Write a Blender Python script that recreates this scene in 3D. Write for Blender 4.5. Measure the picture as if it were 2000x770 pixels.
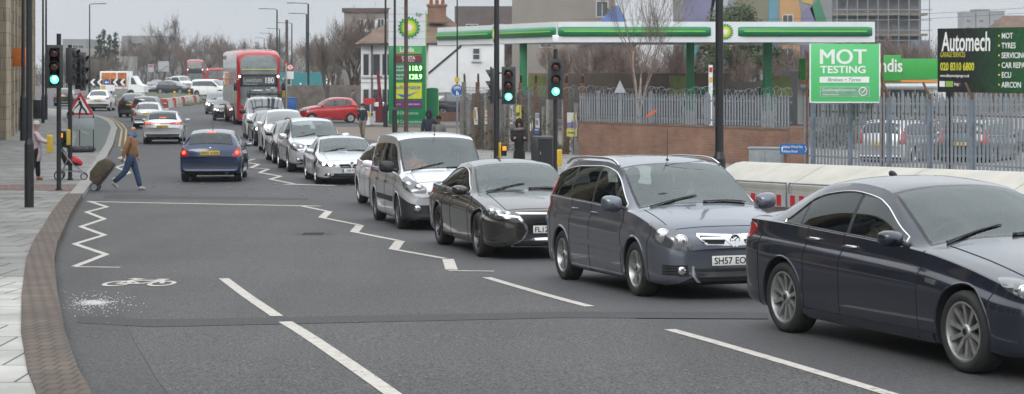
import bpy, bmesh, math, random
from mathutils import Vector, Matrix
from mathutils.bvhtree import BVHTree
from mathutils.geometry import delaunay_2d_cdt
PI = math.pi
R = math.radians
for _o in list(bpy.data.objects): bpy.data.objects.remove(_o)
scene = bpy.context.scene
C = scene.collection

# ------------------------------------------------------------------ camera
F, YH, CZ = 4000.0, 128.0, 3.5          # focal length in photo pixels, horizon row, camera height
cam_d = bpy.data.cameras.new('camera')
cam_d.sensor_width = 36; cam_d.lens = 36 * F / 2000
cam_d.shift_y = (YH - 385) / 2000
cam_d.clip_end = 6000; cam_d.clip_start = 0.2
cam_d.dof.use_dof = True; cam_d.dof.focus_distance = 26; cam_d.dof.aperture_fstop = 8.0
cam = bpy.data.objects.new('camera', cam_d); C.objects.link(cam)
cam.location = (0, 0, CZ); cam.rotation_euler = (PI / 2, 0, 0)
scene.camera = cam

# ------------------------------------------------------------------ world, sun, exposure
SUN_EL, SUN_AZ = R(38), R(200)
w = bpy.data.worlds.new('World'); scene.world = w; w.use_nodes = True
nt = w.node_tree; nt.nodes.clear()
out = nt.nodes.new('ShaderNodeOutputWorld'); bg = nt.nodes.new('ShaderNodeBackground')
sky = nt.nodes.new('ShaderNodeTexSky'); sky.sky_type = 'NISHITA'; sky.sun_disc = False
sky.sun_elevation = SUN_EL; sky.sun_rotation = SUN_AZ
sky.air_density = 1.0; sky.dust_density = 3.0; sky.ozone_density = 1.0
hs = nt.nodes.new('ShaderNodeHueSaturation'); hs.inputs['Saturation'].default_value = 0.16
tc = nt.nodes.new('ShaderNodeTexCoord'); nz = nt.nodes.new('ShaderNodeTexNoise')
mp = nt.nodes.new('ShaderNodeMapping'); mp.inputs['Scale'].default_value = (1.2, 1.2, 5.5)
nz.inputs['Scale'].default_value = 2.2; nz.inputs['Detail'].default_value = 6; nz.inputs['Roughness'].default_value = .55
cr = nt.nodes.new('ShaderNodeValToRGB')
cr.color_ramp.elements[0].position = .3; cr.color_ramp.elements[0].color = (6.3, 6.8, 7.3, 1)
cr.color_ramp.elements[1].position = .7; cr.color_ramp.elements[1].color = (7.7, 7.95, 8.2, 1)
mx = nt.nodes.new('ShaderNodeMixRGB'); mx.inputs[0].default_value = .88
nt.links.new(tc.outputs['Generated'], mp.inputs[0]); nt.links.new(mp.outputs[0], nz.inputs['Vector'])
nt.links.new(nz.outputs['Fac'], cr.inputs[0]); nt.links.new(sky.outputs[0], hs.inputs['Color'])
nt.links.new(hs.outputs[0], mx.inputs[1]); nt.links.new(cr.outputs[0], mx.inputs[2])
# an overcast sky is about three times brighter overhead than at the horizon
sxyz = nt.nodes.new('ShaderNodeSeparateXYZ'); nt.links.new(tc.outputs['Generated'], sxyz.inputs[0])
zr = nt.nodes.new('ShaderNodeMapRange'); zr.inputs[1].default_value = .04; zr.inputs[2].default_value = .8; zr.inputs[3].default_value = 1.0; zr.inputs[4].default_value = 2.7
nt.links.new(sxyz.outputs[2], zr.inputs[0])
vm = nt.nodes.new('ShaderNodeVectorMath'); vm.operation = 'SCALE'; nt.links.new(mx.outputs[0], vm.inputs[0]); nt.links.new(zr.outputs[0], vm.inputs['Scale'])
nt.links.new(vm.outputs[0], bg.inputs[0]); bg.inputs[1].default_value = 0.10
nt.links.new(bg.outputs[0], out.inputs[0])
sl = bpy.data.lights.new('sun', 'SUN'); sl.energy = 0.9; sl.angle = R(25); sl.color = (1, .965, .92)
sun = bpy.data.objects.new('sun', sl); C.objects.link(sun)
# sun low-ish, behind and to the left of the camera, veiled by cloud
sun.rotation_euler = (R(90) - SUN_EL, 0, R(-20))
scene.view_settings.view_transform = 'Standard'; scene.view_settings.look = 'None'
scene.view_settings.gamma = 1; scene.view_settings.exposure = 0.0
scene.view_settings.use_curve_mapping = False

# ------------------------------------------------------------------ ground profile: the road dips away from the camera, then levels
_P = [(-60, 1.05), (0, 1.05), (10, 1.03), (16, 1.01), (19, .985), (24, .82), (27, .73), (31, .63), (34, .56), (38, .48),
      (45, .38), (60, .20), (90, .07), (130, 0.0), (6000, 0.0)]
def _mk():
    xs = [p[0] for p in _P]; ys = [p[1] for p in _P]; n = len(xs)
    d = [(ys[i+1]-ys[i])/(xs[i+1]-xs[i]) for i in range(n-1)]
    m = [0]*n
    for i in range(1, n-1):
        if d[i-1]*d[i] > 0:
            w1 = 2*(xs[i+1]-xs[i])+(xs[i]-xs[i-1]); w2 = (xs[i+1]-xs[i])+2*(xs[i]-xs[i-1])
            m[i] = (w1+w2)/(w1/d[i-1]+w2/d[i])
    return xs, ys, m
_X, _Y, _M = _mk()
def gz(Y):
    if Y <= _X[0]: return _Y[0]
    if Y >= _X[-1]: return _Y[-1]
    i = 0
    while Y > _X[i+1]: i += 1
    h = _X[i+1]-_X[i]; t = (Y-_X[i])/h
    return ((1+2*t)*(1-t)**2*_Y[i] + t*(1-t)**2*h*_M[i] + t*t*(3-2*t)*_Y[i+1] + t*t*(t-1)*h*_M[i+1])
def G(px, py, h=0.0):
    """ground point seen at a photo pixel (survey helper), h = height above road"""
    lo, hi = 6.0, 3000.0
    for _ in range(50):
        m = (lo+hi)/2
        if YH + F*(CZ-gz(m)-h)/m > py: lo = m
        else: hi = m
    return Vector(((px-1000)/F*lo, lo, gz(lo)+h))
def at(px, py, Y): return Vector(((px-1000)/F*Y, Y, CZ+(YH-py)/F*Y))
def gp(X, Y, h=0.0): return Vector((X, Y, gz(Y)+h))

# ------------------------------------------------------------------ materials
MATS = {}
def mat(name, col, rough=.6, metal=0.0, var=.12, scale=6.0, bump=0.0, coat=0.0, emit=None, es=1.0, spec=.5, detail=4, alpha=None):
    if name in MATS: return MATS[name]
    m = bpy.data.materials.new(name); m.use_nodes = True; MATS[name] = m
    t = m.node_tree; b = t.nodes['Principled BSDF']
    b.inputs['Roughness'].default_value = rough; b.inputs['Metallic'].default_value = metal
    b.inputs['Specular IOR Level'].default_value = spec
    b.inputs['Coat Weight'].default_value = coat; b.inputs['Coat Roughness'].default_value = .04
    if var > 0 or bump > 0:
        c = t.nodes.new('ShaderNodeTexCoord'); n = t.nodes.new('ShaderNodeTexNoise')
        n.inputs['Scale'].default_value = scale; n.inputs['Detail'].default_value = detail; n.inputs['Roughness'].default_value = .6
        t.links.new(c.outputs['Object'], n.inputs['Vector'])
        r = t.nodes.new('ShaderNodeValToRGB')
        r.color_ramp.elements[0].position = .3; r.color_ramp.elements[1].position = .7
        r.color_ramp.elements[0].color = (*[x*(1-var) for x in col[:3]], 1); r.color_ramp.elements[1].color = (*[min(1, x*(1+var)) for x in col[:3]], 1)
        t.links.new(n.outputs['Fac'], r.inputs[0]); t.links.new(r.outputs[0], b.inputs['Base Color'])
        if bump > 0:
            bp = t.nodes.new('ShaderNodeBump'); bp.inputs['Strength'].default_value = bump; bp.inputs['Distance'].default_value = .02
            t.links.new(n.outputs['Fac'], bp.inputs['Height']); t.links.new(bp.outputs[0], b.inputs['Normal'])
    else: b.inputs['Base Color'].default_value = (*col[:3], 1)
    if emit:
        b.inputs['Emission Color'].default_value = (*emit, 1); b.inputs['Emission Strength'].default_value = es
    return m
def glassmat(name, tint=(.55, .6, .58), ior=1.6, rough=.02, clear=1.0):
    if name in MATS: return MATS[name]
    m = bpy.data.materials.new(name); m.use_nodes = True; MATS[name] = m
    t = m.node_tree; t.nodes.remove(t.nodes['Principled BSDF']); o = t.nodes['Material Output']
    tr = t.nodes.new('ShaderNodeBsdfTransparent'); tr.inputs[0].default_value = (*tint, 1)
    g = t.nodes.new('ShaderNodeBsdfGlossy'); g.inputs['Roughness'].default_value = rough; g.inputs[0].default_value = (.9, .97, .97, 1)
    f = t.nodes.new('ShaderNodeFresnel'); f.inputs[0].default_value = ior
    x = t.nodes.new('ShaderNodeMixShader')
    t.links.new(f.outputs[0], x.inputs[0]); t.links.new(tr.outputs[0], x.inputs[1]); t.links.new(g.outputs[0], x.inputs[2]); t.links.new(x.outputs[0], o.inputs[0])
    return m
def paint(name, col, metal=.5, rough=.32, dirt=.25):
    """car paint: flake noise, clear coat, and a film of road dirt that thickens towards the sill"""
    if name in MATS: return MATS[name]
    m = mat(name, col, rough, metal, var=.05, scale=3, coat=1.0)
    t = m.node_tree; b = t.nodes['Principled BSDF']
    old = b.inputs['Base Color'].links[0].from_socket
    tcn = t.nodes.new('ShaderNodeTexCoord'); sx = t.nodes.new('ShaderNodeSeparateXYZ'); t.links.new(tcn.outputs['Object'], sx.inputs[0])
    mr = t.nodes.new('ShaderNodeMapRange'); mr.inputs[1].default_value = .75; mr.inputs[2].default_value = .15; mr.inputs[3].default_value = .0; mr.inputs[4].default_value = 1.0
    t.links.new(sx.outputs[2], mr.inputs[0])
    n = t.nodes.new('ShaderNodeTexNoise'); n.inputs['Scale'].default_value = 9; n.inputs['Detail'].default_value = 6
    t.links.new(tcn.outputs['Object'], n.inputs['Vector'])
    mu = t.nodes.new('ShaderNodeMath'); mu.operation = 'MULTIPLY'; t.links.new(mr.outputs[0], mu.inputs[0]); t.links.new(n.outputs['Fac'], mu.inputs[1])
    m2 = t.nodes.new('ShaderNodeMath'); m2.operation = 'MULTIPLY'; m2.inputs[1].default_value = dirt*2; t.links.new(mu.outputs[0], m2.inputs[0])
    ad = t.nodes.new('ShaderNodeMath'); ad.operation = 'ADD'; ad.inputs[1].default_value = dirt*.12; ad.use_clamp = True; t.links.new(m2.outputs[0], ad.inputs[0])
    mix = t.nodes.new('ShaderNodeMixRGB'); mix.inputs[2].default_value = (.12, .115, .105, 1)
    t.links.new(ad.outputs[0], mix.inputs[0]); t.links.new(old, mix.inputs[1]); t.links.new(mix.outputs[0], b.inputs['Base Color'])
    cw = t.nodes.new('ShaderNodeMath'); cw.operation = 'SUBTRACT'; cw.inputs[0].default_value = 1; cw.use_clamp = True
    t.links.new(m2.outputs[0], cw.inputs[1]); t.links.new(cw.outputs[0], b.inputs['Coat Weight'])
    return m
def nodes_of(m): return m.node_tree, m.node_tree.nodes['Principled BSDF']
def brickmat(name, c1, c2, mortar, sc=1.0, bw=.225, bh=.075, mort=.012, rough=.85, off=.5, axes='XZ', bump=.5, objspace=True):
    if name in MATS: return MATS[name]
    m = bpy.data.materials.new(name); m.use_nodes = True; MATS[name] = m
    t, b = nodes_of(m); b.inputs['Roughness'].default_value = rough
    c = t.nodes.new('ShaderNodeTexCoord'); s = t.nodes.new('ShaderNodeSeparateXYZ'); k = t.nodes.new('ShaderNodeCombineXYZ')
    t.links.new(c.outputs['Object'], s.inputs[0]); t.links.new(s.outputs['XYZ'.index(axes[0])], k.inputs[0]); t.links.new(s.outputs['XYZ'.index(axes[1])], k.inputs[1])
    br = t.nodes.new('ShaderNodeTexBrick'); br.offset = off
    br.inputs['Scale'].default_value = sc; br.inputs['Brick Width'].default_value = bw; br.inputs['Row Height'].default_value = bh; br.inputs['Mortar Size'].default_value = mort
    br.inputs['Color1'].default_value = (*c1, 1); br.inputs['Color2'].default_value = (*c2, 1); br.inputs['Mortar'].default_value = (*mortar, 1)
    t.links.new(k.outputs[0], br.inputs['Vector'])
    n = t.nodes.new('ShaderNodeTexNoise'); n.inputs['Scale'].default_value = 1.3; n.inputs['Detail'].default_value = 8; t.links.new(c.outputs['Object'], n.inputs['Vector'])
    r = t.nodes.new('ShaderNodeValToRGB'); r.color_ramp.elements[0].position = .3; r.color_ramp.elements[0].color = (.72, .72, .72, 1); r.color_ramp.elements[1].position = .7; r.color_ramp.elements[1].color = (1.15, 1.15, 1.15, 1)
    t.links.new(n.outputs['Fac'], r.inputs[0])
    mm = t.nodes.new('ShaderNodeMixRGB'); mm.blend_type = 'MULTIPLY'; mm.inputs[0].default_value = 1
    t.links.new(br.outputs['Color'], mm.inputs[1]); t.links.new(r.outputs[0], mm.inputs[2]); t.links.new(mm.outputs[0], b.inputs['Base Color'])
    bp = t.nodes.new('ShaderNodeBump'); bp.inputs['Strength'].default_value = bump; bp.inputs['Distance'].default_value = .01; bp.invert = True
    t.links.new(br.outputs['Fac'], bp.inputs['Height']); t.links.new(bp.outputs[0], b.inputs['Normal'])
    return m

# ------------------------------------------------------------------ mesh helpers
class MB:
    def __init__(s): s.v = []; s.f = []; s.m = []; s.sm = []
    def add(s, vs, fs, mi=0, smooth=False):
        o = len(s.v); s.v += [tuple(v) for v in vs]; s.f += [tuple(o+i for i in f) for f in fs]
        s.m += [mi]*len(fs); s.sm += [smooth]*len(fs); return s
    def box(s, c, d, rz=0, mi=0, M=None, bev=0.0):
        x, y, z = [q/2 for q in d]
        if bev <= 0:
            P = [Vector((a*x, b*y, e*z)) for a in (-1, 1) for b in (-1, 1) for e in (-1, 1)]
            fs = [(0, 1, 3, 2), (4, 6, 7, 5), (0, 4, 5, 1), (2, 3, 7, 6), (0, 2, 6, 4), (1, 5, 7, 3)]
        else:
            bm = bmesh.new(); bmesh.ops.create_cube(bm, size=1)
            for v in bm.verts: v.co = Vector((v.co.x*2*x, v.co.y*2*y, v.co.z*2*z))
            bmesh.ops.bevel(bm, geom=list(bm.edges), offset=bev, segments=2, affect='EDGES', profile=.5)
            bm.verts.index_update(); P = [v.co.copy() for v in bm.verts]; fs = [[v.index for v in f.verts] for f in bm.faces]; bm.free()
        if M is None: M = Matrix.Rotation(rz, 3, 'Z')
        s.add([M @ p + Vector(c) for p in P], fs, mi, bev > 0); return s
    def cyl(s, p0, p1, r0, r1=None, n=12, mi=0, caps=True, smooth=True):
        p0 = Vector(p0); p1 = Vector(p1); r1 = r0 if r1 is None else r1
        d = (p1-p0).normalized(); a = d.orthogonal().normalized(); b = d.cross(a)
        vs = []
        for p, r in ((p0, r0), (p1, r1)):
            for i in range(n):
                t = 2*PI*i/n; vs.append(p + a*(r*math.cos(t)) + b*(r*math.sin(t)))
        s.add(vs, [(i, (i+1) % n, n+(i+1) % n, n+i) for i in range(n)], mi, smooth)
        if caps: s.add(vs, [tuple(range(n-1, -1, -1)), tuple(range(n, 2*n))], mi)
        return s
    def tube(s, path, r, n=8, mi=0, closed=False):
        P = [Vector(p) for p in path]; k = len(P); vs = []; a = None
        for i, p in enumerate(P):
            if closed: d = (P[(i+1) % k]-P[i-1])
            else: d = P[min(i+1, k-1)]-P[max(i-1, 0)]
            if d.length < 1e-9: d = Vector((0, 0, 1))
            d.normalize()
            a = d.orthogonal().normalized() if a is None else (a-d*a.dot(d))
            if a.length < 1e-6: a = d.orthogonal()
            a.normalize()
            b = d.cross(a); rr = r[i] if isinstance(r, (list, tuple)) else r
            for j in range(n):
                t = 2*PI*j/n; vs.append(p+a*(rr*math.cos(t))+b*(rr*math.sin(t)))
        fs = []
        for i in range(k if closed else k-1):
            i2 = (i+1) % k
            for j in range(n): fs.append((i*n+j, i*n+(j+1) % n, i2*n+(j+1) % n, i2*n+j))
        if not closed: fs += [tuple(range(n-1, -1, -1)), tuple(range((k-1)*n, k*n))]
        s.add(vs, fs, mi, True); return s
    def lathe(s, prof, n=32, mi=0, axis='Y', M=None):
        """prof: (radius, along) pairs"""
        vs = []
        for i in range(n):
            t = 2*PI*i/n; c, q = math.cos(t), math.sin(t)
            for r, a in prof:
                p = Vector((r*c, a, r*q)) if axis == 'Y' else (Vector((r*c, r*q, a)) if axis == 'Z' else Vector((a, r*c, r*q)))
                vs.append(M @ p if M else p)
        k = len(prof)
        s.add(vs, [(i*k+j, i*k+j+1, ((i+1) % n)*k+j+1, ((i+1) % n)*k+j) for i in range(n) for j in range(k-1)], mi, True); return s
    def prism(s, pts, dvec, mi=0):
        """extrude a planar outline (3D points) along dvec"""
        P = [Vector(p) for p in pts]; n = len(P); D = Vector(dvec)
        s.add(P+[p+D for p in P], [tuple(range(n-1, -1, -1)), tuple(range(n, 2*n))]+[(i, (i+1) % n, n+(i+1) % n, n+i) for i in range(n)], mi); return s
    def ell(s, c, r, M=None, n=16, k=10, mi=0):
        vs = []; fs = []
        for j in range(k+1):
            ph = PI*j/k
            for i in range(n):
                t = 2*PI*i/n; p = Vector((r[0]*math.sin(ph)*math.cos(t), r[1]*math.sin(ph)*math.sin(t), r[2]*math.cos(ph)))
                vs.append((M @ p if M else p)+Vector(c))
        for j in range(k):
            for i in range(n): fs.append((j*n+i, (j+1)*n+i, (j+1)*n+(i+1) % n, j*n+(i+1) % n))
        s.add(vs, fs, mi, True); return s
    def build(s, name, mats, parent=None, loc=None, fixn=True):
        me = bpy.data.meshes.new(name); me.from_pydata([tuple(v) for v in s.v], [], s.f)
        if not isinstance(mats, (list, tuple)): mats = [mats]
        for m in mats: me.materials.append(m)
        me.polygons.foreach_set('material_index', s.m); me.polygons.foreach_set('use_smooth', s.sm)
        if fixn:
            bm = bmesh.new(); bm.from_mesh(me); bmesh.ops.remove_doubles(bm, verts=bm.verts, dist=1e-5)
            bmesh.ops.recalc_face_normals(bm, faces=bm.faces); bm.to_mesh(me); bm.free()
        me.set_sharp_from_angle(angle=R(38))
        o = bpy.data.objects.new(name, me); C.objects.link(o)
        if parent: o.parent = parent
        if loc is not None: o.location = loc
        return o
def tag(o, label, cat, group=None):
    o['label'] = label; o['category'] = cat
    if group: o['group'] = group
    return o
def struct(o): o['kind'] = 'structure'; return o
def stuff(o): o['kind'] = 'stuff'; return o
def thing(name, label, cat, loc=(0, 0, 0), rz=0, group=None):
    o = bpy.data.objects.new(name, None); C.objects.link(o); o.location = loc; o.rotation_euler = (0, 0, rz); o.empty_display_size = .3
    return tag(o, label, cat, group)
def kids(o): return [c for c in bpy.data.objects if c.parent == o]
def dup(o, loc=None, rz=None, label=None, group=None, parent=None):
    r = o.copy(); C.objects.link(r)
    if parent: r.parent = parent
    for ch in kids(o): dup(ch, parent=r)
    if loc is not None: r.location = loc
    if rz is not None: r.rotation_euler = (0, 0, rz)
    if label: r['label'] = label
    if group: r['group'] = group
    return r
def text(txt, size, m, parent, M, name='lettering', bold=0.0, ext=.003, align='CENTER', fit=None, shear=0, label=None, ch=None):
    """real lettering mesh; M places it (local X = reading direction, local Y = up, local Z = outwards); fit = total width in m"""
    cu = bpy.data.curves.new('t', 'FONT'); cu.body = txt; cu.size = size; cu.align_x = align; cu.align_y = 'CENTER'
    cu.extrude = ext; cu.offset = bold*size; cu.shear = shear; cu.resolution_u = 3
    ob = bpy.data.objects.new('t', cu); C.objects.link(ob); dg = bpy.context.evaluated_depsgraph_get(); dg.update()
    me = bpy.data.meshes.new_from_object(ob.evaluated_get(dg)); bpy.data.objects.remove(ob); bpy.data.curves.remove(cu)
    if len(me.vertices):
        xs = [v.co.x for v in me.vertices]; wd = max(xs)-min(xs); k = fit/wd if fit else 1
        if fit:
            x0 = {'CENTER': (max(xs)+min(xs))/2, 'LEFT': min(xs), 'RIGHT': max(xs)}[align]
            for v in me.vertices: v.co.x = (v.co.x-x0)*k
        if ch:
            ys = [v.co.y for v in me.vertices]; c0 = (max(ys)+min(ys))/2; q = ch/(max(ys)-min(ys))
            for v in me.vertices: v.co.y = (v.co.y-c0)*q
    me.materials.clear(); me.materials.append(m); me.transform(M)
    for p in me.polygons: p.material_index = 0; p.use_smooth = False
    o = bpy.data.objects.new(name, me); C.objects.link(o)
    if parent: o.parent = parent
    if label: o['label'] = label
    return o
def frame(o, x, y):
    """4x4 with local X=x, Y=y, Z=x cross y, origin o"""
    x = Vector(x).normalized(); y = Vector(y).normalized(); z = x.cross(y)
    return Matrix(((x.x, y.x, z.x, o[0]), (x.y, y.y, z.y, o[1]), (x.z, y.z, z.z, o[2]), (0, 0, 0, 1)))
FACE = lambda x, y, z: frame((x, y, z), (1, 0, 0), (0, 0, 1))      # lettering that faces -Y (towards the camera side)
def pip(x, y, poly):
    c = False; j = len(poly)-1
    for i in range(len(poly)):
        if (poly[i][1] > y) != (poly[j][1] > y) and x < (poly[j][0]-poly[i][0])*(y-poly[i][1])/(poly[j][1]-poly[i][1])+poly[i][0]: c = not c
        j = i
    return c
def fillpoly(poly, step):
    """triangulated outline with inner grid points"""
    out = []
    n = len(poly)
    for i in range(n):
        a, b = poly[i], poly[(i+1) % n]; L = math.hypot(b[0]-a[0], b[1]-a[1]); k = max(1, int(math.ceil(L/step)))
        out += [(a[0]+(b[0]-a[0])*j/k, a[1]+(b[1]-a[1])*j/k) for j in range(k)]
    nb = len(out); pts = [Vector(p) for p in out]
    x0, x1 = min(p[0] for p in poly), max(p[0] for p in poly); y0, y1 = min(p[1] for p in poly), max(p[1] for p in poly)
    def near(x, y):
        for i in range(nb):
            if abs(out[i][0]-x) < step*.45 and abs(out[i][1]-y) < step*.45: return True
        return False
    for i in range(1, int((x1-x0)/step)+1):
        for j in range(1, int((y1-y0)/step)+1):
            x, y = x0+i*step, y0+j*step
            if pip(x, y, poly) and not near(x, y): pts.append(Vector((x, y)))
    r = delaunay_2d_cdt(pts, [], [list(range(nb))], 1, 1e-6)
    return [tuple(v) for v in r[0]], [tuple(f) for f in r[2]], nb
def sheet(name, poly, lift, m, step=None, thick=0.0, parent=None, edge=None):
    """flat outline in plan (X,Y) laid on the ground profile; thick>0 gives it a kerb-like skirt"""
    xs = [p[0] for p in poly]; ys = [p[1] for p in poly]
    bm = bmesh.new(); f = bm.faces.new([bm.verts.new((p[0], p[1], 0)) for p in poly])
    ylo, yhi = min(ys), min(max(ys), 200); y = ylo
    cuts = []
    while y < yhi:
        y += max(.5, min(6, y*.03)); cuts.append(y)
    for c in cuts:
        if c < yhi: bmesh.ops.bisect_plane(bm, geom=bm.verts[:]+bm.edges[:]+bm.faces[:], plane_co=(0, c, 0), plane_no=(0, 1, 0))
    bmesh.ops.triangulate(bm, faces=[f for f in bm.faces if len(f.verts) > 4])
    for v in bm.verts: v.co.z = gz(v.co.y)+lift
    if thick > 0:
        be = [e for e in bm.edges if e.is_boundary]
        r = bmesh.ops.extrude_edge_only(bm, edges=be)
        for v in [g for g in r['geom'] if isinstance(g, bmesh.types.BMVert)]: v.co.z -= thick
    bmesh.ops.recalc_face_normals(bm, faces=bm.faces)
    me = bpy.data.meshes.new(name); bm.to_mesh(me); bm.free(); me.materials.append(m)
    o = bpy.data.objects.new(name, me); C.objects.link(o)
    if parent: o.parent = parent
    return o
# ------------------------------------------------------------------ surface materials
def asphalt(name, c0, c1, sc=60, bump=.5, patch=.15):
    m = bpy.data.materials.new(name); m.use_nodes = True; MATS[name] = m
    t, b = nodes_of(m); b.inputs['Roughness'].default_value = .72
    c = t.nodes.new('ShaderNodeTexCoord')
    n = t.nodes.new('ShaderNodeTexNoise'); n.inputs['Scale'].default_value = sc; n.inputs['Detail'].default_value = 3; n.inputs['Roughness'].default_value = .7
    t.links.new(c.outputs['Object'], n.inputs['Vector'])
    r = t.nodes.new('ShaderNodeValToRGB'); r.color_ramp.elements[0].position = .40; r.color_ramp.elements[1].position = .62
    r.color_ramp.elements[0].color = (*c0, 1); r.color_ramp.elements[1].color = (*c1, 1); t.links.new(n.outputs['Fac'], r.inputs[0])
    # long streaks where tyres polish the surface, and broad blotches
    mp = t.nodes.new('ShaderNodeMapping'); mp.inputs['Rotation'].default_value = (0, 0, R(14)); mp.inputs['Scale'].default_value = (1.1, .06, 1)
    t.links.new(c.outputs['Object'], mp.inputs[0])
    n2 = t.nodes.new('ShaderNodeTexNoise'); n2.inputs['Scale'].default_value = 1.0; n2.inputs['Detail'].default_value = 5; t.links.new(mp.outputs[0], n2.inputs['Vector'])
    n3 = t.nodes.new('ShaderNodeTexNoise'); n3.inputs['Scale'].default_value = .35; n3.inputs['Detail'].default_value = 8; t.links.new(c.outputs['Object'], n3.inputs['Vector'])
    r2 = t.nodes.new('ShaderNodeValToRGB'); r2.color_ramp.elements[0].position = .3; r2.color_ramp.elements[0].color = (1-patch,)*3+(1,); r2.color_ramp.elements[1].position = .7; r2.color_ramp.elements[1].color = (1+patch,)*3+(1,)
    a = t.nodes.new('ShaderNodeMath'); a.operation = 'ADD'; t.links.new(n2.outputs['Fac'], a.inputs[0]); t.links.new(n3.outputs['Fac'], a.inputs[1])
    h = t.nodes.new('ShaderNodeMath'); h.operation = 'MULTIPLY'; h.inputs[1].default_value = .5; t.links.new(a.outputs[0], h.inputs[0]); t.links.new(h.outputs[0], r2.inputs[0])
    mm = t.nodes.new('ShaderNodeMixRGB'); mm.blend_type = 'MULTIPLY'; mm.inputs[0].default_value = 1
    t.links.new(r.outputs[0], mm.inputs[1]); t.links.new(r2.outputs[0], mm.inputs[2]); t.links.new(mm.outputs[0], b.inputs['Base Color'])
    bp = t.nodes.new('ShaderNodeBump'); bp.inputs['Strength'].default_value = bump; bp.inputs['Distance'].default_value = .012
    t.links.new(n.outputs['Fac'], bp.inputs['Height']); t.links.new(bp.outputs[0], b.inputs['Normal'])
    return m
A_COARSE = asphalt('asphalt_coarse', (.015, .0145, .014), (.120, .114, .109), 44, 1.0, .26)
A_FINE = asphalt('asphalt_fine', (.034, .033, .034), (.080, .079, .081), 45, .5, .22)
A_DARK = asphalt('asphalt_dark', (.017, .017, .017), (.055, .054, .054), 45, .6, .15)
A_EDGE = asphalt('asphalt_edge', (.020, .020, .020), (.090, .087, .085), 40, .8, .24)
def wornpaint(name, col, lo=.30, wearc=(.10, .10, .10)):
    m = bpy.data.materials.new(name); m.use_nodes = True; MATS[name] = m
    t, b = nodes_of(m); b.inputs['Roughness'].default_value = .7
    c = t.nodes.new('ShaderNodeTexCoord'); n = t.nodes.new('ShaderNodeTexNoise'); n.inputs['Scale'].default_value = 9; n.inputs['Detail'].default_value = 9; n.inputs['Roughness'].default_value = .75
    t.links.new(c.outputs['Object'], n.inputs['Vector'])
    r = t.nodes.new('ShaderNodeValToRGB'); e = r.color_ramp.elements
    e[0].position = lo; e[0].color = (*wearc, 1); e[1].position = lo+.1; e[1].color = (*[x*.82 for x in col], 1)
    k = e.new(.62); k.color = (*col, 1); t.links.new(n.outputs['Fac'], r.inputs[0]); t.links.new(r.outputs[0], b.inputs['Base Color'])
    return m
WHITE_LINE = wornpaint('white_road_paint', (.54, .50, .45), .33)
FAINT_LINE = wornpaint('worn_road_paint', (.34, .33, .31), .45)
YELLOW_LINE = wornpaint('yellow_road_paint', (.48, .33, .10), .30)
SLAB_NEAR = brickmat('pale_slabs', (.48, .465, .435), (.38, .37, .345), (.10, .10, .095), bw=.62, bh=.9, mort=.012, axes='XY', bump=.3)
SLAB_FAR = brickmat('grey_slabs', (.265, .255, .24), (.205, .198, .188), (.06, .06, .057), bw=.75, bh=1.15, mort=.016, axes='XY', bump=.3)
KERB = brickmat('brown_block_kerb', (.135, .102, .080), (.112, .086, .068), (.075, .060, .05), bw=.12, bh=.24, mort=.014, axes='XY', bump=.8)
TACT = brickmat('red_tactile', (.20, .12, .11), (.17, .105, .10), (.10, .075, .07), bw=.2, bh=.4, mort=.014, axes='XY', bump=.6)
GREEN_TRK = asphalt('green_cycle_surface', (.055, .075, .062), (.10, .125, .105), 40, .3, .15)
GRASS = mat('verge_grass', (.075, .085, .045), .95, var=.4, scale=1.5, bump=.6, detail=9)
EARTH = mat('rough_ground', (.10, .09, .075), .95, var=.35, scale=.6, bump=.5, detail=9)
BLACKM = mat('black_painted_steel', (.016, .017, .019), .42, .0, .15, 12, .15)
GREYSTEEL = mat('galvanised_steel', (.26, .285, .31), .5, .35, .2, 7)
RUST = mat('rusty_steel', (.13, .07, .045), .9, 0, .4, 12, .3)
WHITEP = mat('white_panel', (.78, .79, .79), .5, 0, .06, 2)
BLUEP = mat('blue_sign', (.02, .11, .34), .4, 0, .05, 5)
REDP = mat('red_sign', (.50, .03, .035), .4, 0, .08, 5)
YELLOWP = mat('yellow_plastic', (.62, .42, .04), .45, 0, .1, 8)
CONC = mat('concrete', (.30, .29, .27), .9, 0, .18, 3, .3, detail=8)

# ------------------------------------------------------------------ the ground in layers
struct(sheet('ground', [(-900, -200), (1100, -200), (1100, 3000), (-900, 3000)], -.03, EARTH))
_kerb_px = [(179, 770), (151, 720), (126, 647), (112, 575), (106, 507), (112, 474), (137, 418), (150, 396), (162, 379)]
K = [G(x, y, .12) for x, y in _kerb_px]
KO = [(3.5, -14), (1.6, -6), (-.2, 2), (-1.6, 8.5)]+[(p.x, p.y) for p in K]          # road-side edge of the kerb, near part
_far = [(182, 354), (204, 315), (221, 283), (229, 251), (221, 239), (202, 229), (182, 225), (130, 216), (60, 210)]
KF = [G(x, y, .08) for x, y in _far]; KF = [(p.x, p.y) for p in KF]
def inset(line, d):
    o = []
    for i, p in enumerate(line):
        a = line[max(0, i-1)]; b = line[min(len(line)-1, i+1)]; t = Vector((b[0]-a[0], b[1]-a[1])).normalized()
        o.append((p[0]-t.y*d, p[1]+t.x*d))
    return o
RD = KO+KF
road_poly = RD+[(-120, 172), (-150, 200), (-120, 262), (-20, 262), (30, 262), (30, 60), (14, -14)]
struct(sheet('road', road_poly, 0, A_FINE))
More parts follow.
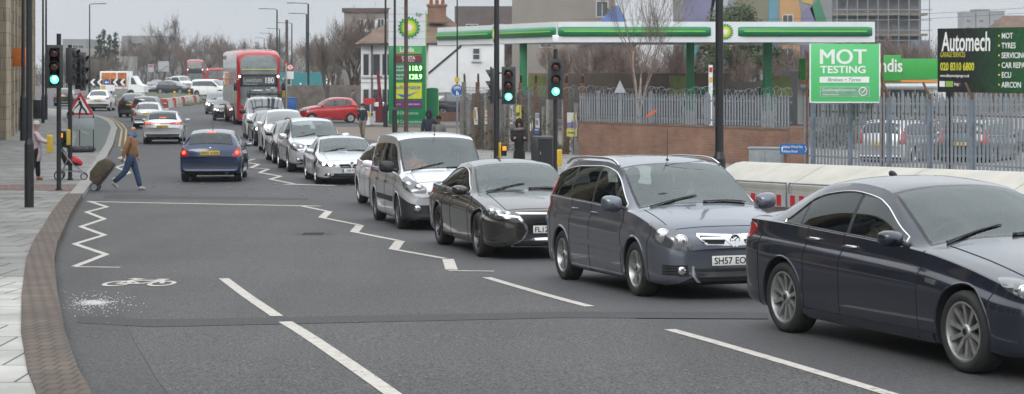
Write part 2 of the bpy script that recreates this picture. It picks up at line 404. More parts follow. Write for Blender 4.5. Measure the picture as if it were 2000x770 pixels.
# coarse-textured lane surface that fills the near carriageway, its right edge runs beside the queue
edge_px = [(1000, 386), (600, 388), (600, 402), (642, 413), (703, 440), (781, 471), (880, 506), (930, 533), (1100, 590), (1300, 640), (1500, 705), (1700, 765)]
ce = [G(x, y) for x, y in [(592, 386), (600, 402), (642, 413), (703, 440), (781, 471), (870, 512), (930, 533), (1130, 595), (1300, 640), (1500, 702), (1700, 760)]]
inner = inset(KO, -.62)
coarse = inner[:-1]+[(G(176, 386).x, G(176, 386).y)]+[(p.x, p.y) for p in ce]+[(4.4, 10), (9, -14)]
struct(sheet('lane_surface', coarse, .004, A_COARSE))
struct(sheet('channel_strip', KO+inset(KO, -.60)[::-1], .005, A_EDGE))
def ribbon(name, px, wpx=None, w_m=.1, lift=.009, m=WHITE_LINE, ext=0):
    """a painted line of real width along ground points read off the survey"""
    P = [G(x, y) for x, y in px]; L = [(p.x, p.y) for p in P]
    bmv = []; n = len(L); fs = []
    # mitred strip
    for i in range(n):
        a = Vector(L[i])-Vector(L[i-1]) if i > 0 else None; b = Vector(L[i+1])-Vector(L[i]) if i < n-1 else None
        ta = (a or b).normalized(); tb = (b or a).normalized(); t = (ta+tb)
        if t.length < .2: nn = Vector((-tb.y, tb.x)); k = 1
        else:
            t.normalize(); nn = Vector((-t.y, t.x)); k = min(2.2, 1/max(.3, nn.dot(Vector((-ta.y, ta.x)))))
        p = Vector(L[i]); bmv += [p+nn*(w_m/2*k), p-nn*(w_m/2*k)]
    sub = MB(); vs = []; 
    for i in range(n-1):
        q = [bmv[2*i], bmv[2*i+1], bmv[2*i+3], bmv[2*i+2]]; k = max(1, int(abs(q[2].y-q[0].y)/.8))
        for j in range(k):
            a0, a1 = j/k, (j+1)/k
            qq = [q[0].lerp(q[3], a0), q[1].lerp(q[2], a0), q[1].lerp(q[2], a1), q[0].lerp(q[3], a1)]
            sub.add([(v.x, v.y, gz(v.y)+lift) for v in qq], [(0, 1, 2, 3)])
    return struct(sub.build(name, m))
struct(sheet('trench_repair', [(p.x, p.y) for p in [G(150, 618), G(300, 625), G(700, 618), G(1100, 610), G(1420, 611), G(1500, 612), G(1500, 624), G(1100, 622), G(700, 631), G(300, 640), G(150, 632)]], .0075, A_DARK))
struct(sheet('trench_repair', [(p.x, p.y) for p in [G(205, 381), G(600, 387), G(600, 391), G(203, 388)]], .0075, A_DARK))
ribbon('stop_line', [(172, 394.5), (625, 403.5)], w_m=.22)
ribbon('stop_line', [(556, 360.5), (655, 363)], w_m=.3)
ribbon('zigzag_line', [(173, 393.5), (209, 405), (169, 415), (204, 428.5), (158, 443.5), (204, 460), (146, 477.5), (207, 498), (146, 521.5)], w_m=.11)
ribbon('zigzag_line', [(146, 522.3), (235, 523.3)], w_m=.12)
for a, b in [((589, 403), (642, 414)), ((630, 426), (703, 440.5)), ((690, 453.5), (781, 471.5)), ((769, 488), (869, 506)), ((876, 530), (965, 531))]:
    ribbon('zigzag_line', [a, b], w_m=.11)
for a, b in [((642, 414), (629, 426)), ((703, 441), (692, 454)), ((781, 472), (769, 488)), ((875, 507), (882, 528))]:
    ribbon('zigzag_line', [a, b], w_m=.17)
ribbon('zigzag_line', [(474, 312.3), (497, 311.4), (476, 317), (505, 322), (490, 328.5), (524, 331), (507, 338), (548, 345), (528, 351), (575, 360)], w_m=.14, lift=.012)
ribbon('zigzag_line', [(236, 293), (262, 300), (232, 309), (258, 318), (226, 327), (254, 338), (222, 350)], w_m=.13, lift=.012)
ribbon('lane_dash', [(437, 545), (541, 619)], w_m=.13); ribbon('lane_dash', [(557, 630), (772, 775)], w_m=.135)
ribbon('lane_dash', [(950, 543), (1152, 600)], w_m=.12); ribbon('lane_dash', [(1308, 645), (1760, 778)], w_m=.12)
_yl = inset(RD[15:], -.25); _y2 = inset(RD[15:], -.48)
for ln in (_yl, _y2):
    L = [Vector((a[0], a[1])) for a in ln]; mb = MB()
    for i in range(len(L)-1):
        d = (L[i+1]-L[i]).normalized(); nn = Vector((-d.y, d.x))*.045
        q = [L[i]+nn, L[i]-nn, L[i+1]-nn, L[i+1]+nn]; mb.add([(v.x, v.y, gz(v.y)+.012) for v in q], [(0, 1, 2, 3)])
    struct(mb.build('yellow_line', YELLOW_LINE))
# crossing studs: two rows of small white squares each side of the crossing
mb = MB()
random.seed(3)
for (x0, y0, x1, y1, n) in ((300, 359, 680, 361, 9), (300, 366, 690, 370, 9), (320, 380, 700, 383, 8)):
    for i in range(n):
        p = G(x0+(x1-x0)*i/(n-1), y0+(y1-y0)*i/(n-1)); mb.box((p.x, p.y, p.z+.012), (.10, .10, .008))
struct(mb.build('crossing_studs', FAINT_LINE))
# manhole cover
p = G(612, 458.5); mb = MB(); mb.lathe([(0.0, .010), (.30, .010), (.34, .006)], 28, 0, 'Z')
for i in range(5): mb.box((0, -.2+.1*i, .012), (.36, .03, .006))
tag(mb.build('manhole_cover', A_DARK, loc=(p.x, p.y, p.z+.004)), 'round iron manhole cover set in the near lane', 'manhole cover')
# cycle symbol painted on the carriageway
p = G(272, 554); mb = MB(); k = .98
ky = 2.6
def ringp(cx, cy, r, wd, sx=1, n=26):
    vs = []
    for i in range(n):
        t = 2*PI*i/n
        for q in (r, r-wd): vs.append((cx+sx*q*math.cos(t), cy+ky*q*math.sin(t)))
    return vs, [(2*i, 2*i+1, 2*((i+1) % n)+1, 2*((i+1) % n)) for i in range(n)]
def put2(vs, fs):
    mb.add([(p.x+x, p.y+y, gz(p.y+y)+.010) for x, y in vs], fs)
put2(*ringp(-.26, -.10, .17, .055)); put2(*ringp(.30, -.10, .17, .055))
def bar2(a, b, wd=.045):
    d = (Vector(b)-Vector(a)).normalized(); nn = Vector((-d.y, d.x))*wd
    put2([tuple(Vector(a)+nn), tuple(Vector(a)-nn), tuple(Vector(b)-nn), tuple(Vector(b)+nn)], [(0, 1, 2, 3)])
bar2((-.26, -.1), (-.14, .58), .03); bar2((-.14, .42), (.20, .42), .07); bar2((-.20, .40), (.04, -.14), .03); bar2((.04, -.14), (.22, .46), .03); bar2((.02, -.12), (-.26, -.1), .06); bar2((.30, -.1), (.2, .56), .03)
bar2((-.24, .72), (-.06, .62), .07); bar2((.12, .60), (.27, .60), .07)
struct(mb.build('cycle_marking', WHITE_LINE))
# spill of pale grit
mb = MB(); random.seed(5)
for i in range(900):
    px = random.gauss(185, 15 if i < 650 else 38); py = random.gauss(593, 2.6 if i < 650 else 11); q = G(px, py); s = random.uniform(.003, .009)
    if px < 122: continue
    mb.box((q.x, q.y, q.z+.008+s/3), (s*1.5, s*2, s*.7), random.random()*3)
stuff(tag(mb.build('spilled_grit', mat('pale_grit', (.6, .6, .58), .9, 0, .1)), 'pale gritty powder spilled on the road by the kerb', 'grit'))
# random small litter / stones
mb = MB()
for i in range(260):
    px = random.uniform(120, 1500); py = random.uniform(400, 765); q = G(px, py); s = random.uniform(.004, .011)
    if px > 1000+ (py-560)*2.2: continue
    mb.box((q.x, q.y, q.z+.008+s/3), (s*1.5, s*1.5, s*.7), random.random()*3)
stuff(tag(mb.build('loose_chippings', mat('chippings', (.25, .25, .24), .9, 0, .3, 30)), 'small loose chippings scattered over the carriageway', 'grit'))

# footway on the left
split = G(60, 541, .12).y
near_in = inset(KO, .38)
lo = [q for q in near_in if q[1] < split]; hi = [q for q in near_in if q[1] >= split]
xc = lo[-1][0]+(hi[0][0]-lo[-1][0])*(split-lo[-1][1])/(hi[0][1]-lo[-1][1])
struct(sheet('pavement', lo+[(xc, split), (-60, split), (-60, -14)], .12, SLAB_NEAR, thick=.13))
cyc = [(225, 251), (219, 239), (200, 229.5), (180, 226), (150, 223)]
struct(sheet('pavement', [(xc, split)]+hi+KF+[(-120, 172), (-120, split)], .12, SLAB_FAR, thick=.13))
# kerb band, and the lower stone kerb that carries on past the crossing
struct(sheet('kerb', KO+near_in[::-1], .135, KERB, thick=.14))
kf2 = [(KO[-1])]+KF
struct(sheet('kerb', kf2+inset(kf2, .32)[::-1], .127, CONC, thick=.13))
q = [G(x, y, .12) for x, y in ((0, 361), (60, 361), (160, 361), (172, 365), (158, 374), (60, 372), (0, 371))]
struct(sheet('tactile_paving', [(v.x, v.y) for v in q], .126, TACT))
q = [G(x, y, .12) for x, y in ((203, 296), (222, 262), (219, 244), (206, 233), (188, 228), (140, 224), (120, 232), (150, 262), (140, 297))]
struct(sheet('cycle_track', [(v.x, v.y) for v in q], .126, GREEN_TRK))
mb = MB()
for a, b in (((148, 250), (171, 262)),):
    A, B = G(*a, .12), G(*b, .12); d = (B-A).normalized(); n_ = Vector((-d.y, d.x, 0))*.06
    mb.add([A+n_+Vector((0, 0, .01)), A-n_+Vector((0, 0, .01)), B-n_+Vector((0, 0, .01)), B+n_+Vector((0, 0, .01))], [(0, 1, 2, 3)])
struct(mb.build('track_line', FAINT_LINE))
# faded cycle mark on the footway
mb = MB(); p = G(42, 387, .12)
def put2(vs, fs): mb.add([(p.x+x, p.y+y, gz(p.y+y)+.13) for x, y in vs], fs)
put2(*ringp(-.2, 0, .17, .03)); put2(*ringp(.25, 0, .17, .03)); bar2((-.2, 0), (.1, .3), .02); bar2((.1, .3), (.25, 0), .02)
struct(mb.build('cycle_marking', FAINT_LINE))

# right-hand footway, side road and forecourt (mostly behind the queue)
q = [(9.5, 12), (3.3, 36), (1.2, 44), (-1.0, 54), (-2.6, 66), (-4.0, 80), (6, 84), (30, 80), (40, 12)]
struct(sheet('pavement', q, .12, SLAB_FAR, thick=.13))
q = [G(x, y) for x, y in ((600, 245), (800, 243), (1000, 262), (1000, 300), (640, 268))]
q = [(-9.5, 104), (-4.5, 88), (6, 90), (9, 106), (-3, 114), (-10, 116)]
struct(sheet('side_road', q, .006, mat('buff_surfacing', (.17, .135, .11), .85, 0, .2, 2, .2, detail=8)))
q = [(-8.5, 117.5), (-1.5, 115.5), (10, 108), (40, 108), (40, 150), (-9, 150), (-10, 127)]
struct(sheet('forecourt', q, .10, mat('forecourt_concrete', (.21, .20, .19), .85, 0, .2, 1.2, .2, detail=8), thick=.11))
# verge and roundabout island
q = [G(x, y) for x, y in ((300, 205), (370, 207), (400, 200), (440, 196), (440, 186), (340, 184), (190, 184), (150, 188), (200, 196))]
struct(sheet('verge', [(v.x, v.y) for v in q], .1, GRASS, thick=.12))
struct(sheet('verge', [(-24, 190), (-14, 150), (-10.5, 150), (-9, 200), (30, 230), (30, 330), (-60, 330)], .03, GRASS))
# ------------------------------------------------------------------ vehicle builder (local x forward, y left, z up, origin on the road midway between the axles)
GLASS = glassmat('car_glass', (.66, .72, .70), 1.75)
GLASS_WS = glassmat('windscreen_glass', (.72, .79, .77), 1.95, .015)
GLASS_SIDE = glassmat('privacy_glass', (.16, .18, .18), 1.6)
GLASS_FAR = mat('far_car_glass', (.05, .06, .065), .08, 0, .1, 3, coat=1.0, spec=.8)
FRIT = mat('black_glass_border', (.008, .008, .009), .12, 0, 0)
TRIM = mat('black_trim', (.022, .023, .025), .55, 0, .15, 20)
UNDER = mat('underbody', (.008, .008, .009), .95, 0, 0)
TYRE = mat('tyre_rubber', (.020, .0195, .019), .82, 0, .3, 14, .2)
RIM = mat('alloy', (.42, .42, .42), .38, .75, .2, 10)
RIMD = mat('dark_alloy', (.10, .10, .105), .4, .7, .2, 10)
HUB = mat('brake_dark', (.03, .03, .03), .7, .3, .2, 10)
CHROME = mat('chrome', (.78, .79, .80), .14, 1.0, .03, 5)
LENS = mat('headlamp_lens', (.13, .135, .14), .15, .6, .10, 40, coat=1.0)
LAMPIN = mat('headlamp_reflector', (.75, .76, .78), .08, .9, .1, 30, coat=1.0)
REDLENS = mat('tail_lens', (.38, .012, .012), .15, 0, .2, 20, coat=1.0)
REDLIT = mat('tail_lamp_lit', (.7, .03, .02), .3, 0, 0, emit=(1, .10, .05), es=3.0)
LIT = mat('headlamp_lit', (.9, .85, .7), .3, 0, 0, emit=(1, .86, .62), es=7.0)
DRL = mat('daylight_strip_lit', (.9, .9, .9), .3, 0, 0, emit=(.95, .98, 1), es=3.2)
SHUT = mat('shut_line', (.006, .006, .006), .9, 0, 0)
PLATE_W = mat('white_plate', (.70, .70, .67), .4, 0, .04, 5)
PLATE_Y = mat('yellow_plate', (.72, .50, .06), .4, 0, .04, 5)
INK = mat('black_lettering', (.012, .012, .012), .5, 0, 0)
WHITEINK = mat('white_lettering', (.80, .80, .78), .5, 0, 0)
SEAT = mat('seat_cloth', (.07, .07, .075), .85, 0, .2, 20)
DASH = mat('dashboard', (.03, .03, .032), .6, 0, .1, 20)
MESHG = mat('grille_black', (.010, .010, .011), .5, 0, .3, 60)

def pchip(ys):
    n = len(ys); d = [ys[i+1]-ys[i] for i in range(n-1)]; m = [0.0]*n; m[0] = d[0]; m[-1] = d[-1]
    for i in range(1, n-1):
        if d[i-1]*d[i] > 0: m[i] = 2/(1/d[i-1]+1/d[i])
    def f(i, t): return (1+2*t)*(1-t)**2*ys[i]+t*(1-t)**2*m[i]+t*t*(3-2*t)*ys[i+1]+t*t*(t-1)*m[i+1]
    return f
def catmull(P, sub):
    o = [P[0]]
    for i in range(len(P)-1):
        a = P[max(0, i-1)]; b = P[i]; c = P[i+1]; d = P[min(len(P)-1, i+2)]
        for k in range(1, sub+1):
            t = k/sub
            o.append(tuple(.5*((2*b[j])+(-a[j]+c[j])*t+(2*a[j]-5*b[j]+4*c[j]-d[j])*t*t+(-a[j]+3*b[j]-3*c[j]+d[j])*t**3) for j in (0, 1)))
    return o
def lerp(a, b, t): return a+(b-a)*t
def section(v, p, crease, hi):
    x, bot, belt, gl, re_, top, wl, wb, wr, c = v
    h = belt-bot; sub = 3 if hi else 1
    A = [(0, bot), (wl*.45, bot), (wl*.86, bot)]
    side = catmull([(wl*.86, bot), (wl*.955, bot+.035), (wl*.985, bot+.17*h), (wl, bot+.45*h), (lerp(wl, wb, .22)+crease*.6, bot+.72*h), (lerp(wl, wb, .62)-crease*.5, bot+.85*h), (wb, belt)], sub)
    L = [(wb-.014, belt+.010)]
    g0 = (wb-.020, belt+.011); f = max(.04, min(.98, (gl-belt-.011)/max(.01, re_-belt-.011)))
    def gp_(t): return (lerp(g0[0], wr, t)+.022*math.sin(PI*t)*min(1, (re_-belt)/.3), lerp(g0[1], re_, t))
    ng = 4 if hi else 2
    Gs = [gp_(f*k/ng) for k in range(0, ng+1)]
    nr = 2
    Rl = [gp_(f+(1-f)*k/nr) for k in range(1, nr+1)]
    nd = 10 if hi else 5
    D = []
    for k in range(1, nd+1):
        q = (1-k/nd) if not hi else (.955 if k == 1 else .955*(1-(k-1)/(nd-1))); D.append((wr*q, re_+(top-re_)*(1-q**p)))
    pts = A+side[1:]+L+Gs+Rl+D
    i1 = len(A)-1; i2 = i1+len(side)-1; i3 = i2+1; i4 = i3+len(Gs); i5 = i4+nr; i6 = i5+nd
    # row index ranges: under [0,i1) side [i1,i2) ledge [i2,i3+1) glass [i3+1,i4) rail [i4,i5) dome [i5,i6)
    return pts, (i1, i2, i3+1, i4, i5, i6)
class Body: pass
def make_body(S, hi=True):
    keys = S['keys']; cols = list(zip(*keys)); fs = [pchip(c) for c in cols]
    res = .055 if hi else .13; st = []
    for i in range(len(keys)-1):
        L = math.hypot(keys[i+1][0]-keys[i][0], keys[i+1][5]-keys[i][5]); n = max(2 if hi else 1, int(math.ceil(L/res)))
        for k in range(n): st.append([f(i, k/n) for f in fs])
    st.append(list(keys[-1]))
    p = S.get('p', 2.4); grid = []; idx = None
    for v in st:
        pts, idx = section(v, p, S.get('crease', .012), hi)
        grid.append([Vector((v[0]+v[9]*y*y, y, z)) for y, z in pts])
    B = Body(); B.grid = grid; B.idx = idx; B.st = st; B.S = S; B.hi = hi
    ns = len(grid); nr = len(grid[0]); xs = [v[0] for v in st]
    B.near = lambda x: min(range(ns), key=lambda s: abs(xs[s]-x))
    i1, i2, i3, i4, i5, i6 = idx
    # regions
    FR2 = 8000
    PAINT, DARK, PIL, FR, WS, RW = 0, 1, 2, 3, 4, 5
    nsw = len(S['side']); nd = len(S.get('doors', []))
    cow, hdr = B.near(S['ws'][0]), B.near(S['ws'][1]); r0, r1 = (B.near(S['rw'][0]), B.near(S['rw'][1])) if S.get('rw') else (0, 0)
    sw = [(B.near(a), B.near(b)) for a, b in S['side']]; dr = [(B.near(a), B.near(b)) for a, b in S.get('doors', [])]
    B.sw = sw; B.dr = dr; B.cow = cow; B.hdr = hdr; B.rw = (r0, r1)
    allw = (min(a for a, b in sw), max(b for a, b in sw)) if sw else (0, 0)
    bumpf, bumpr = S.get('bumper_f', -9), S.get('bumper_r', 9)
    verts = []; faces = []; mi = []
    for sgn in (1, -1):
        o = len(verts)
        for g in grid: verts += [(q.x, q.y*sgn, q.z) for q in g]
        for s in range(ns-1):
            for j in range(nr-1):
                m = PAINT; xm = (xs[s]+xs[s+1])/2; zc = (grid[s][j].z+grid[s+1][j+1].z)/2
                if j < i1: m = DARK
                elif j < i2:
                    for k, (a, b) in enumerate(dr):
                        if a <= s < b and j >= i1+(2 if hi else 1): m = 6+2*nsw+2*k+(0 if sgn > 0 else 1)
                    if S.get('clad_name') and S.get('cladfz', 0) > 0 and (xm > S.get('cladf', 9) or xm < S.get('cladr', -9)) and j < i1+(11 if hi else 4): m = PIL
                elif j < i3: m = PAINT
                elif j < i4:
                    if allw[0] <= s < allw[1] and st[s][3]-st[s][2] > .03:
                        m = PIL
                        for k, (a, b) in enumerate(sw):
                            if a <= s < b: m = 6+2*k+(0 if sgn > 0 else 1)
                elif j < i5:
                    pass
                else:
                    if cow <= s < hdr: m = FR if hi and (s == cow or s == hdr-1 or j == i5) else WS
                    elif r0 <= s < r1: m = FR2 if hi and (s == r0 or s == r1-1 or j == i5) else RW
                a, b, c, d = o+s*nr+j, o+(s+1)*nr+j, o+(s+1)*nr+j+1, o+s*nr+j+1
                faces.append((a, b, c, d) if sgn > 0 else (d, c, b, a)); mi.append(m)
    H = ns*nr
    for s, flip in ((0, False), (ns-1, True)):
        for j in range(nr-1):
            a, b = s*nr+j, s*nr+j+1; f = (a, b, H+b, H+a)
            faces.append(f[::-1] if flip else f); mi.append(PAINT if not (S.get('clad_name') and S.get('cladfz', 0) > 0 and j < i1+(11 if hi else 4)) else PIL)
    me = bpy.data.meshes.new('b'); me.from_pydata(verts, [], faces)
    nreg = 6+2*nsw+2*nd+1
    mi = [nreg-1 if q == 8000 else q for q in mi]
    dummy = [mat('_r%d' % k, (.5, .5, .5), var=0) for k in range(nreg)]
    for k in range(nreg): me.materials.append(dummy[k])
    me.polygons.foreach_set('material_index', mi); me.polygons.foreach_set('use_smooth', [True]*len(faces))
    bm = bmesh.new(); bm.from_mesh(me); bmesh.ops.remove_doubles(bm, verts=bm.verts, dist=1e-4)
    bmesh.ops.dissolve_degenerate(bm, edges=bm.edges, dist=1e-5); bmesh.ops.recalc_face_normals(bm, faces=bm.faces); bm.to_mesh(me); bm.free()
    ob = bpy.data.objects.new('b', me); C.objects.link(ob)
    if not S.get('noarch'):
        cut = MB(); n = 40 if hi else 18
        wmax = max(k[6] for k in keys)
        for ax in S['axles']:
            for sg in (1, -1): cut.cyl((ax, sg*(wmax-.34), S['tr']+.01), (ax, sg*(wmax+.3), S['tr']+.01), S['arch'], n=n, mi=1)
        for k in range(len(cut.m)): cut.m[k] = 1
        co = cut.build('cut', dummy[:2]); md = ob.modifiers.new('x', 'BOOLEAN'); md.object = co; md.solver = 'EXACT'; md.operation = 'DIFFERENCE'
        dg = bpy.context.evaluated_depsgraph_get(); dg.update()
        me2 = bpy.data.meshes.new_from_object(ob.evaluated_get(dg)); bpy.data.objects.remove(co); ob.modifiers.clear()
    else: me2 = me
    me2.set_sharp_from_angle(angle=R(40))
    B.fr2 = nreg-1; B.mesh = me2; B.nsw = nsw; B.nd = nd
    bpy.data.objects.remove(ob)
    B.bvh = BVHTree.FromPolygons([v.co.copy() for v in me2.vertices], [tuple(p.vertices) for p in me2.polygons])
    return B
def region(B, ids, name, m, parent, ids2=None, m2=None):
    me = B.mesh; sel = [p for p in me.polygons if p.material_index in ids or (ids2 and p.material_index in ids2)]
    if not sel: return None
    vm = {}; vs = []; fs = []; nm = []; mi = []
    for p in sel:
        f = []
        for li in p.loop_indices:
            vi = me.loops[li].vertex_index
            if vi not in vm: vm[vi] = len(vs); vs.append(me.vertices[vi].co.copy())
            f.append(vm[vi]); nm.append(Vector(me.corner_normals[li].vector))
        fs.append(f); mi.append(0 if p.material_index in ids else 1)
    n = bpy.data.meshes.new(name); n.from_pydata(vs, [], fs); n.materials.append(m)
    if m2: n.materials.append(m2)
    n.polygons.foreach_set('use_smooth', [True]*len(fs)); n.polygons.foreach_set('material_index', mi)
    n.normals_split_custom_set(nm)
    o = bpy.data.objects.new(name, n); C.objects.link(o); o.parent = parent; return o
def patch(B, pts, d, off, m, name, parent, step=.05, skirt=.012, mirror=False, inner=None):
    """an outline of 3D points projected along d on to the body, standing off by off"""
    d = Vector(d).normalized(); r = Vector((0, 0, 1)).cross(d).normalized() if abs(d.z) < .9 else Vector((0, 1, 0)); u = d.cross(r)
    poly = [(Vector(q).dot(r), Vector(q).dot(u)) for q in pts]
    if name in ('headlamp', 'tail_lamp'):
        P_ = poly; n_ = len(P_); poly = []
        for i in range(n_):
            a_, b_, c_, d_ = P_[i-1], P_[i], P_[(i+1) % n_], P_[(i+2) % n_]
            for t_ in (0, .34, .67): poly.append(tuple(.5*((2*b_[j])+(-a_[j]+c_[j])*t_*.7+(2*a_[j]-5*b_[j]+4*c_[j]-d_[j])*t_*t_*.0+(-a_[j]+3*b_[j]-3*c_[j]+d_[j])*t_**3*.0)*1.0 if t_ == 0 else lerp(b_[j], c_[j], t_)+(.10*(t_*(1-t_))*4)*((b_[j]+c_[j])/2-(a_[j]+d_[j])/2)*.5 for j in (0, 1)))
    if sum(poly[i][0]*poly[(i+1) % len(poly)][1]-poly[(i+1) % len(poly)][0]*poly[i][1] for i in range(len(poly))) < 0: poly = poly[::-1]
    V, Fc, nb = fillpoly(poly, step); out = []; base = []
    ref = sum((Vector(q).dot(d) for q in pts))/len(pts)
    for a, b in V:
        o = r*a+u*b-d*6; h = B.bvh.ray_cast(o, d)
        if h[0] is None or h[0].dot(d) > ref+1.3:
            q = r*a+u*b+d*ref; h = B.bvh.find_nearest(q); 
        nn = h[1] if h[1].dot(d) < 0 else -h[1]
        out.append(h[0]-d*off*.6+nn*off*.4); base.append(h[0]+d*skirt)
    ob = []
    for sg in ((1, -1) if mirror else (1,)):
        mb = MB(); mb.add([(q.x, q.y*sg, q.z) for q in out], Fc, 0, True); k = len(out)
        mb.add([(q.x, q.y*sg, q.z) for q in out[:nb]]+[(q.x, q.y*sg, q.z) for q in base[:nb]], [(i, (i+1) % nb, nb+(i+1) % nb, nb+i) for i in range(nb)], 0)
        ob.append(mb.build(name, m, parent))
    return ob if mirror else ob[0]
def hitf(B, y, z, rear=False):
    d = Vector((1 if rear else -1, 0, 0)); h = B.bvh.ray_cast(Vector((0, y, z))-d*6, d); return h[0] if h[0] else Vector((0, y, z))
def hits(B, x, z, sg):
    d = Vector((0, -sg, 0)); h = B.bvh.ray_cast(Vector((x, 0, z))-d*6, d); return h[0] if h[0] else Vector((x, sg*.8, z))
def hitt(B, x, y):
    h = B.bvh.ray_cast(Vector((x, y, 6)), Vector((0, 0, -1))); return h[0] if h[0] else Vector((x, y, 1))
def blob(B, c, d, r, m, name, parent, n=14, flat=.5, mirror=False, ring=None, ringm=None):
    """a round lamp / badge dome sitting on the body where the ray from c along d lands"""
    d = Vector(d).normalized(); h = B.bvh.ray_cast(Vector(c)-d*3, d); q = h[0] if h[0] else Vector(c)
    a = Vector((0, 0, 1)).cross(d).normalized(); b = d.cross(a); M = Matrix((a, b, -d)).transposed(); ob = []
    for sg in ((1, -1) if mirror else (1,)):
        mb = MB(); prof = [(r, -.01), (r, .006)]+[(r*math.cos(t*PI/8)*.98, .006+r*flat*math.sin(t*PI/8)) for t in range(0, 4)]+[(0, .006+r*flat)]
        mb.lathe(prof, n, 0, 'Z', M)
        if ring: mb.lathe([(r, -.01), (r+ring*.3, .012), (r+ring, .008), (r+ring, -.01)], n, 1, 'Z', M)
        vs = [Vector(v)+q for v in mb.v]; mb.v = [(v.x, v.y*sg, v.z) for v in vs]
        ob.append(mb.build(name, [m, ringm or CHROME], parent))
    return ob
def make_wheel(S, hi, m_rim):
    r = S['tr']; rr = S.get('rr', r-.115); w = S.get('tw', .225)/2; n = 40 if hi else 20
    t = MB()
    prof = [(rr-.005, -w*.82), (rr+.012, -w*.98), (rr+.05, -w*1.04), (r-.03, -w), (r-.006, -w*.82), (r, -w*.6), (r, w*.6), (r-.006, w*.82), (r-.03, w), (rr+.05, w*1.04), (rr+.012, w*.98), (rr-.005, w*.82)]
    t.lathe(prof, n)
    if hi:
        for gq in (-.35, -.1, .15, .4): t.lathe([(r+.0005, w*(gq-.04)), (r+.001, w*gq), (r+.0005, w*(gq+.04))], n)
    k = MB(); st = S.get('spokes', 10); style = S.get('style', 'v')
    k.lathe([(rr, w*.85), (rr+.004, w*.93), (rr-.012, w*.95), (rr-.022, w*.75), (rr-.03, w*.2), (rr-.05, -w*.5), (0, -w*.5)], n)
    for p_ in range(2): pass
    hubr = .062; a0 = PI/2
    face = w*.72
    def spoke(a, wid0, wid1, tw_=0):
        ca, sa = math.cos(a), math.sin(a); cb, sb = math.cos(a+tw_), math.sin(a+tw_)
        def P(rad, t_, y, c_, s_): return (rad*c_-t_*s_, y, rad*s_+t_*c_)
        vs = []
        for rad, wd, y, c_, s_ in ((hubr*.7, wid0, face-.012, ca, sa), ((rr+hubr)/2, (wid0+wid1)/2*.92, face-.002, math.cos(a+tw_/2), math.sin(a+tw_/2)), (rr-.012, wid1, face+.012, cb, sb)):
            vs += [P(rad, -wd, y, c_, s_), P(rad, wd, y, c_, s_), P(rad, wd*.8, y-.045, c_, s_), P(rad, -wd*.8, y-.045, c_, s_), ]
        fs = []
        for i in (0, 4): fs += [(i, i+1, i+5, i+4), (i+1, i+2, i+6, i+5), (i+2, i+3, i+7, i+6), (i+3, i, i+4, i+7)]
        k.add(vs, fs, 0)
    if style == 'v':
        for i in range(st):
            a = 2*PI*i/st+a0
            for s_ in (-1, 1): spoke(a+s_*.05, .009, .012, s_*PI/st*.38)
    elif style == 'five':
        for i in range(st): spoke(2*PI*i/st+a0, .030*S.get('sw', 1), .040*S.get('sw', 1), 0)
    elif style == 'twin':
        for i in range(st):
            for s_ in (-1, 1): spoke(2*PI*i/st+a0+s_*.12, .012, .015, s_*.06)
    elif style == 'cover':
        k.lathe([(rr-.03, w*.6), (rr-.05, w*.72), (.09, w*.80), (.07, w*.7), (0, w*.72)], n)
        for i in range(st): spoke(2*PI*i/st+a0, .016, .028, 0)
    k.lathe([(hubr, w*.3), (hubr, face-.004), (hubr*.85, face+.006), (.03, face+.008)], 20)
    k.lathe([(.024, face+.006), (.022, face+.011), (0, face+.012)], 16, 1)
    dk = MB(); dk.lathe([(rr-.04, -w*.15), (rr-.06, -w*.1), (.08, -w*.1), (.07, w*.1), (0, w*.1)], 24)
    return t, k, dk
def plate(parent, c, yaw_x, txt, m, w=.52, h=.111, d=(1, 0, 0), eu=False):
    """number plate whose face looks along d (local)"""
    d = Vector(d).normalized(); x = Vector((0, 0, 1)).cross(d).normalized(); M = frame(Vector(c), x, (0, 0, 1))
    mb = MB(); mb.box((0, 0, 0), (w, h, .012), 0, 0, bev=.003)
    mb.v = [tuple(M @ Vector(v)) for v in mb.v]
    o = mb.build('number_plate', m, parent)
    if eu:
        q = MB(); q.box((-w/2+.022, 0, .0075), (.04, h*.94, .003)); q.v = [tuple(M @ Vector(v)) for v in q.v]; q.build('plate_band', BLUEP, o)
    if txt: text(txt, h*1.0, INK, o, M @ Matrix.Translation(((.02 if eu else 0), 0, .0085)), 'plate_lettering', bold=.012, ext=.001, fit=w*(.82 if eu else .90)*(len(txt)/8 if len(txt) < 7 else 1), ch=h*.70)
    return o
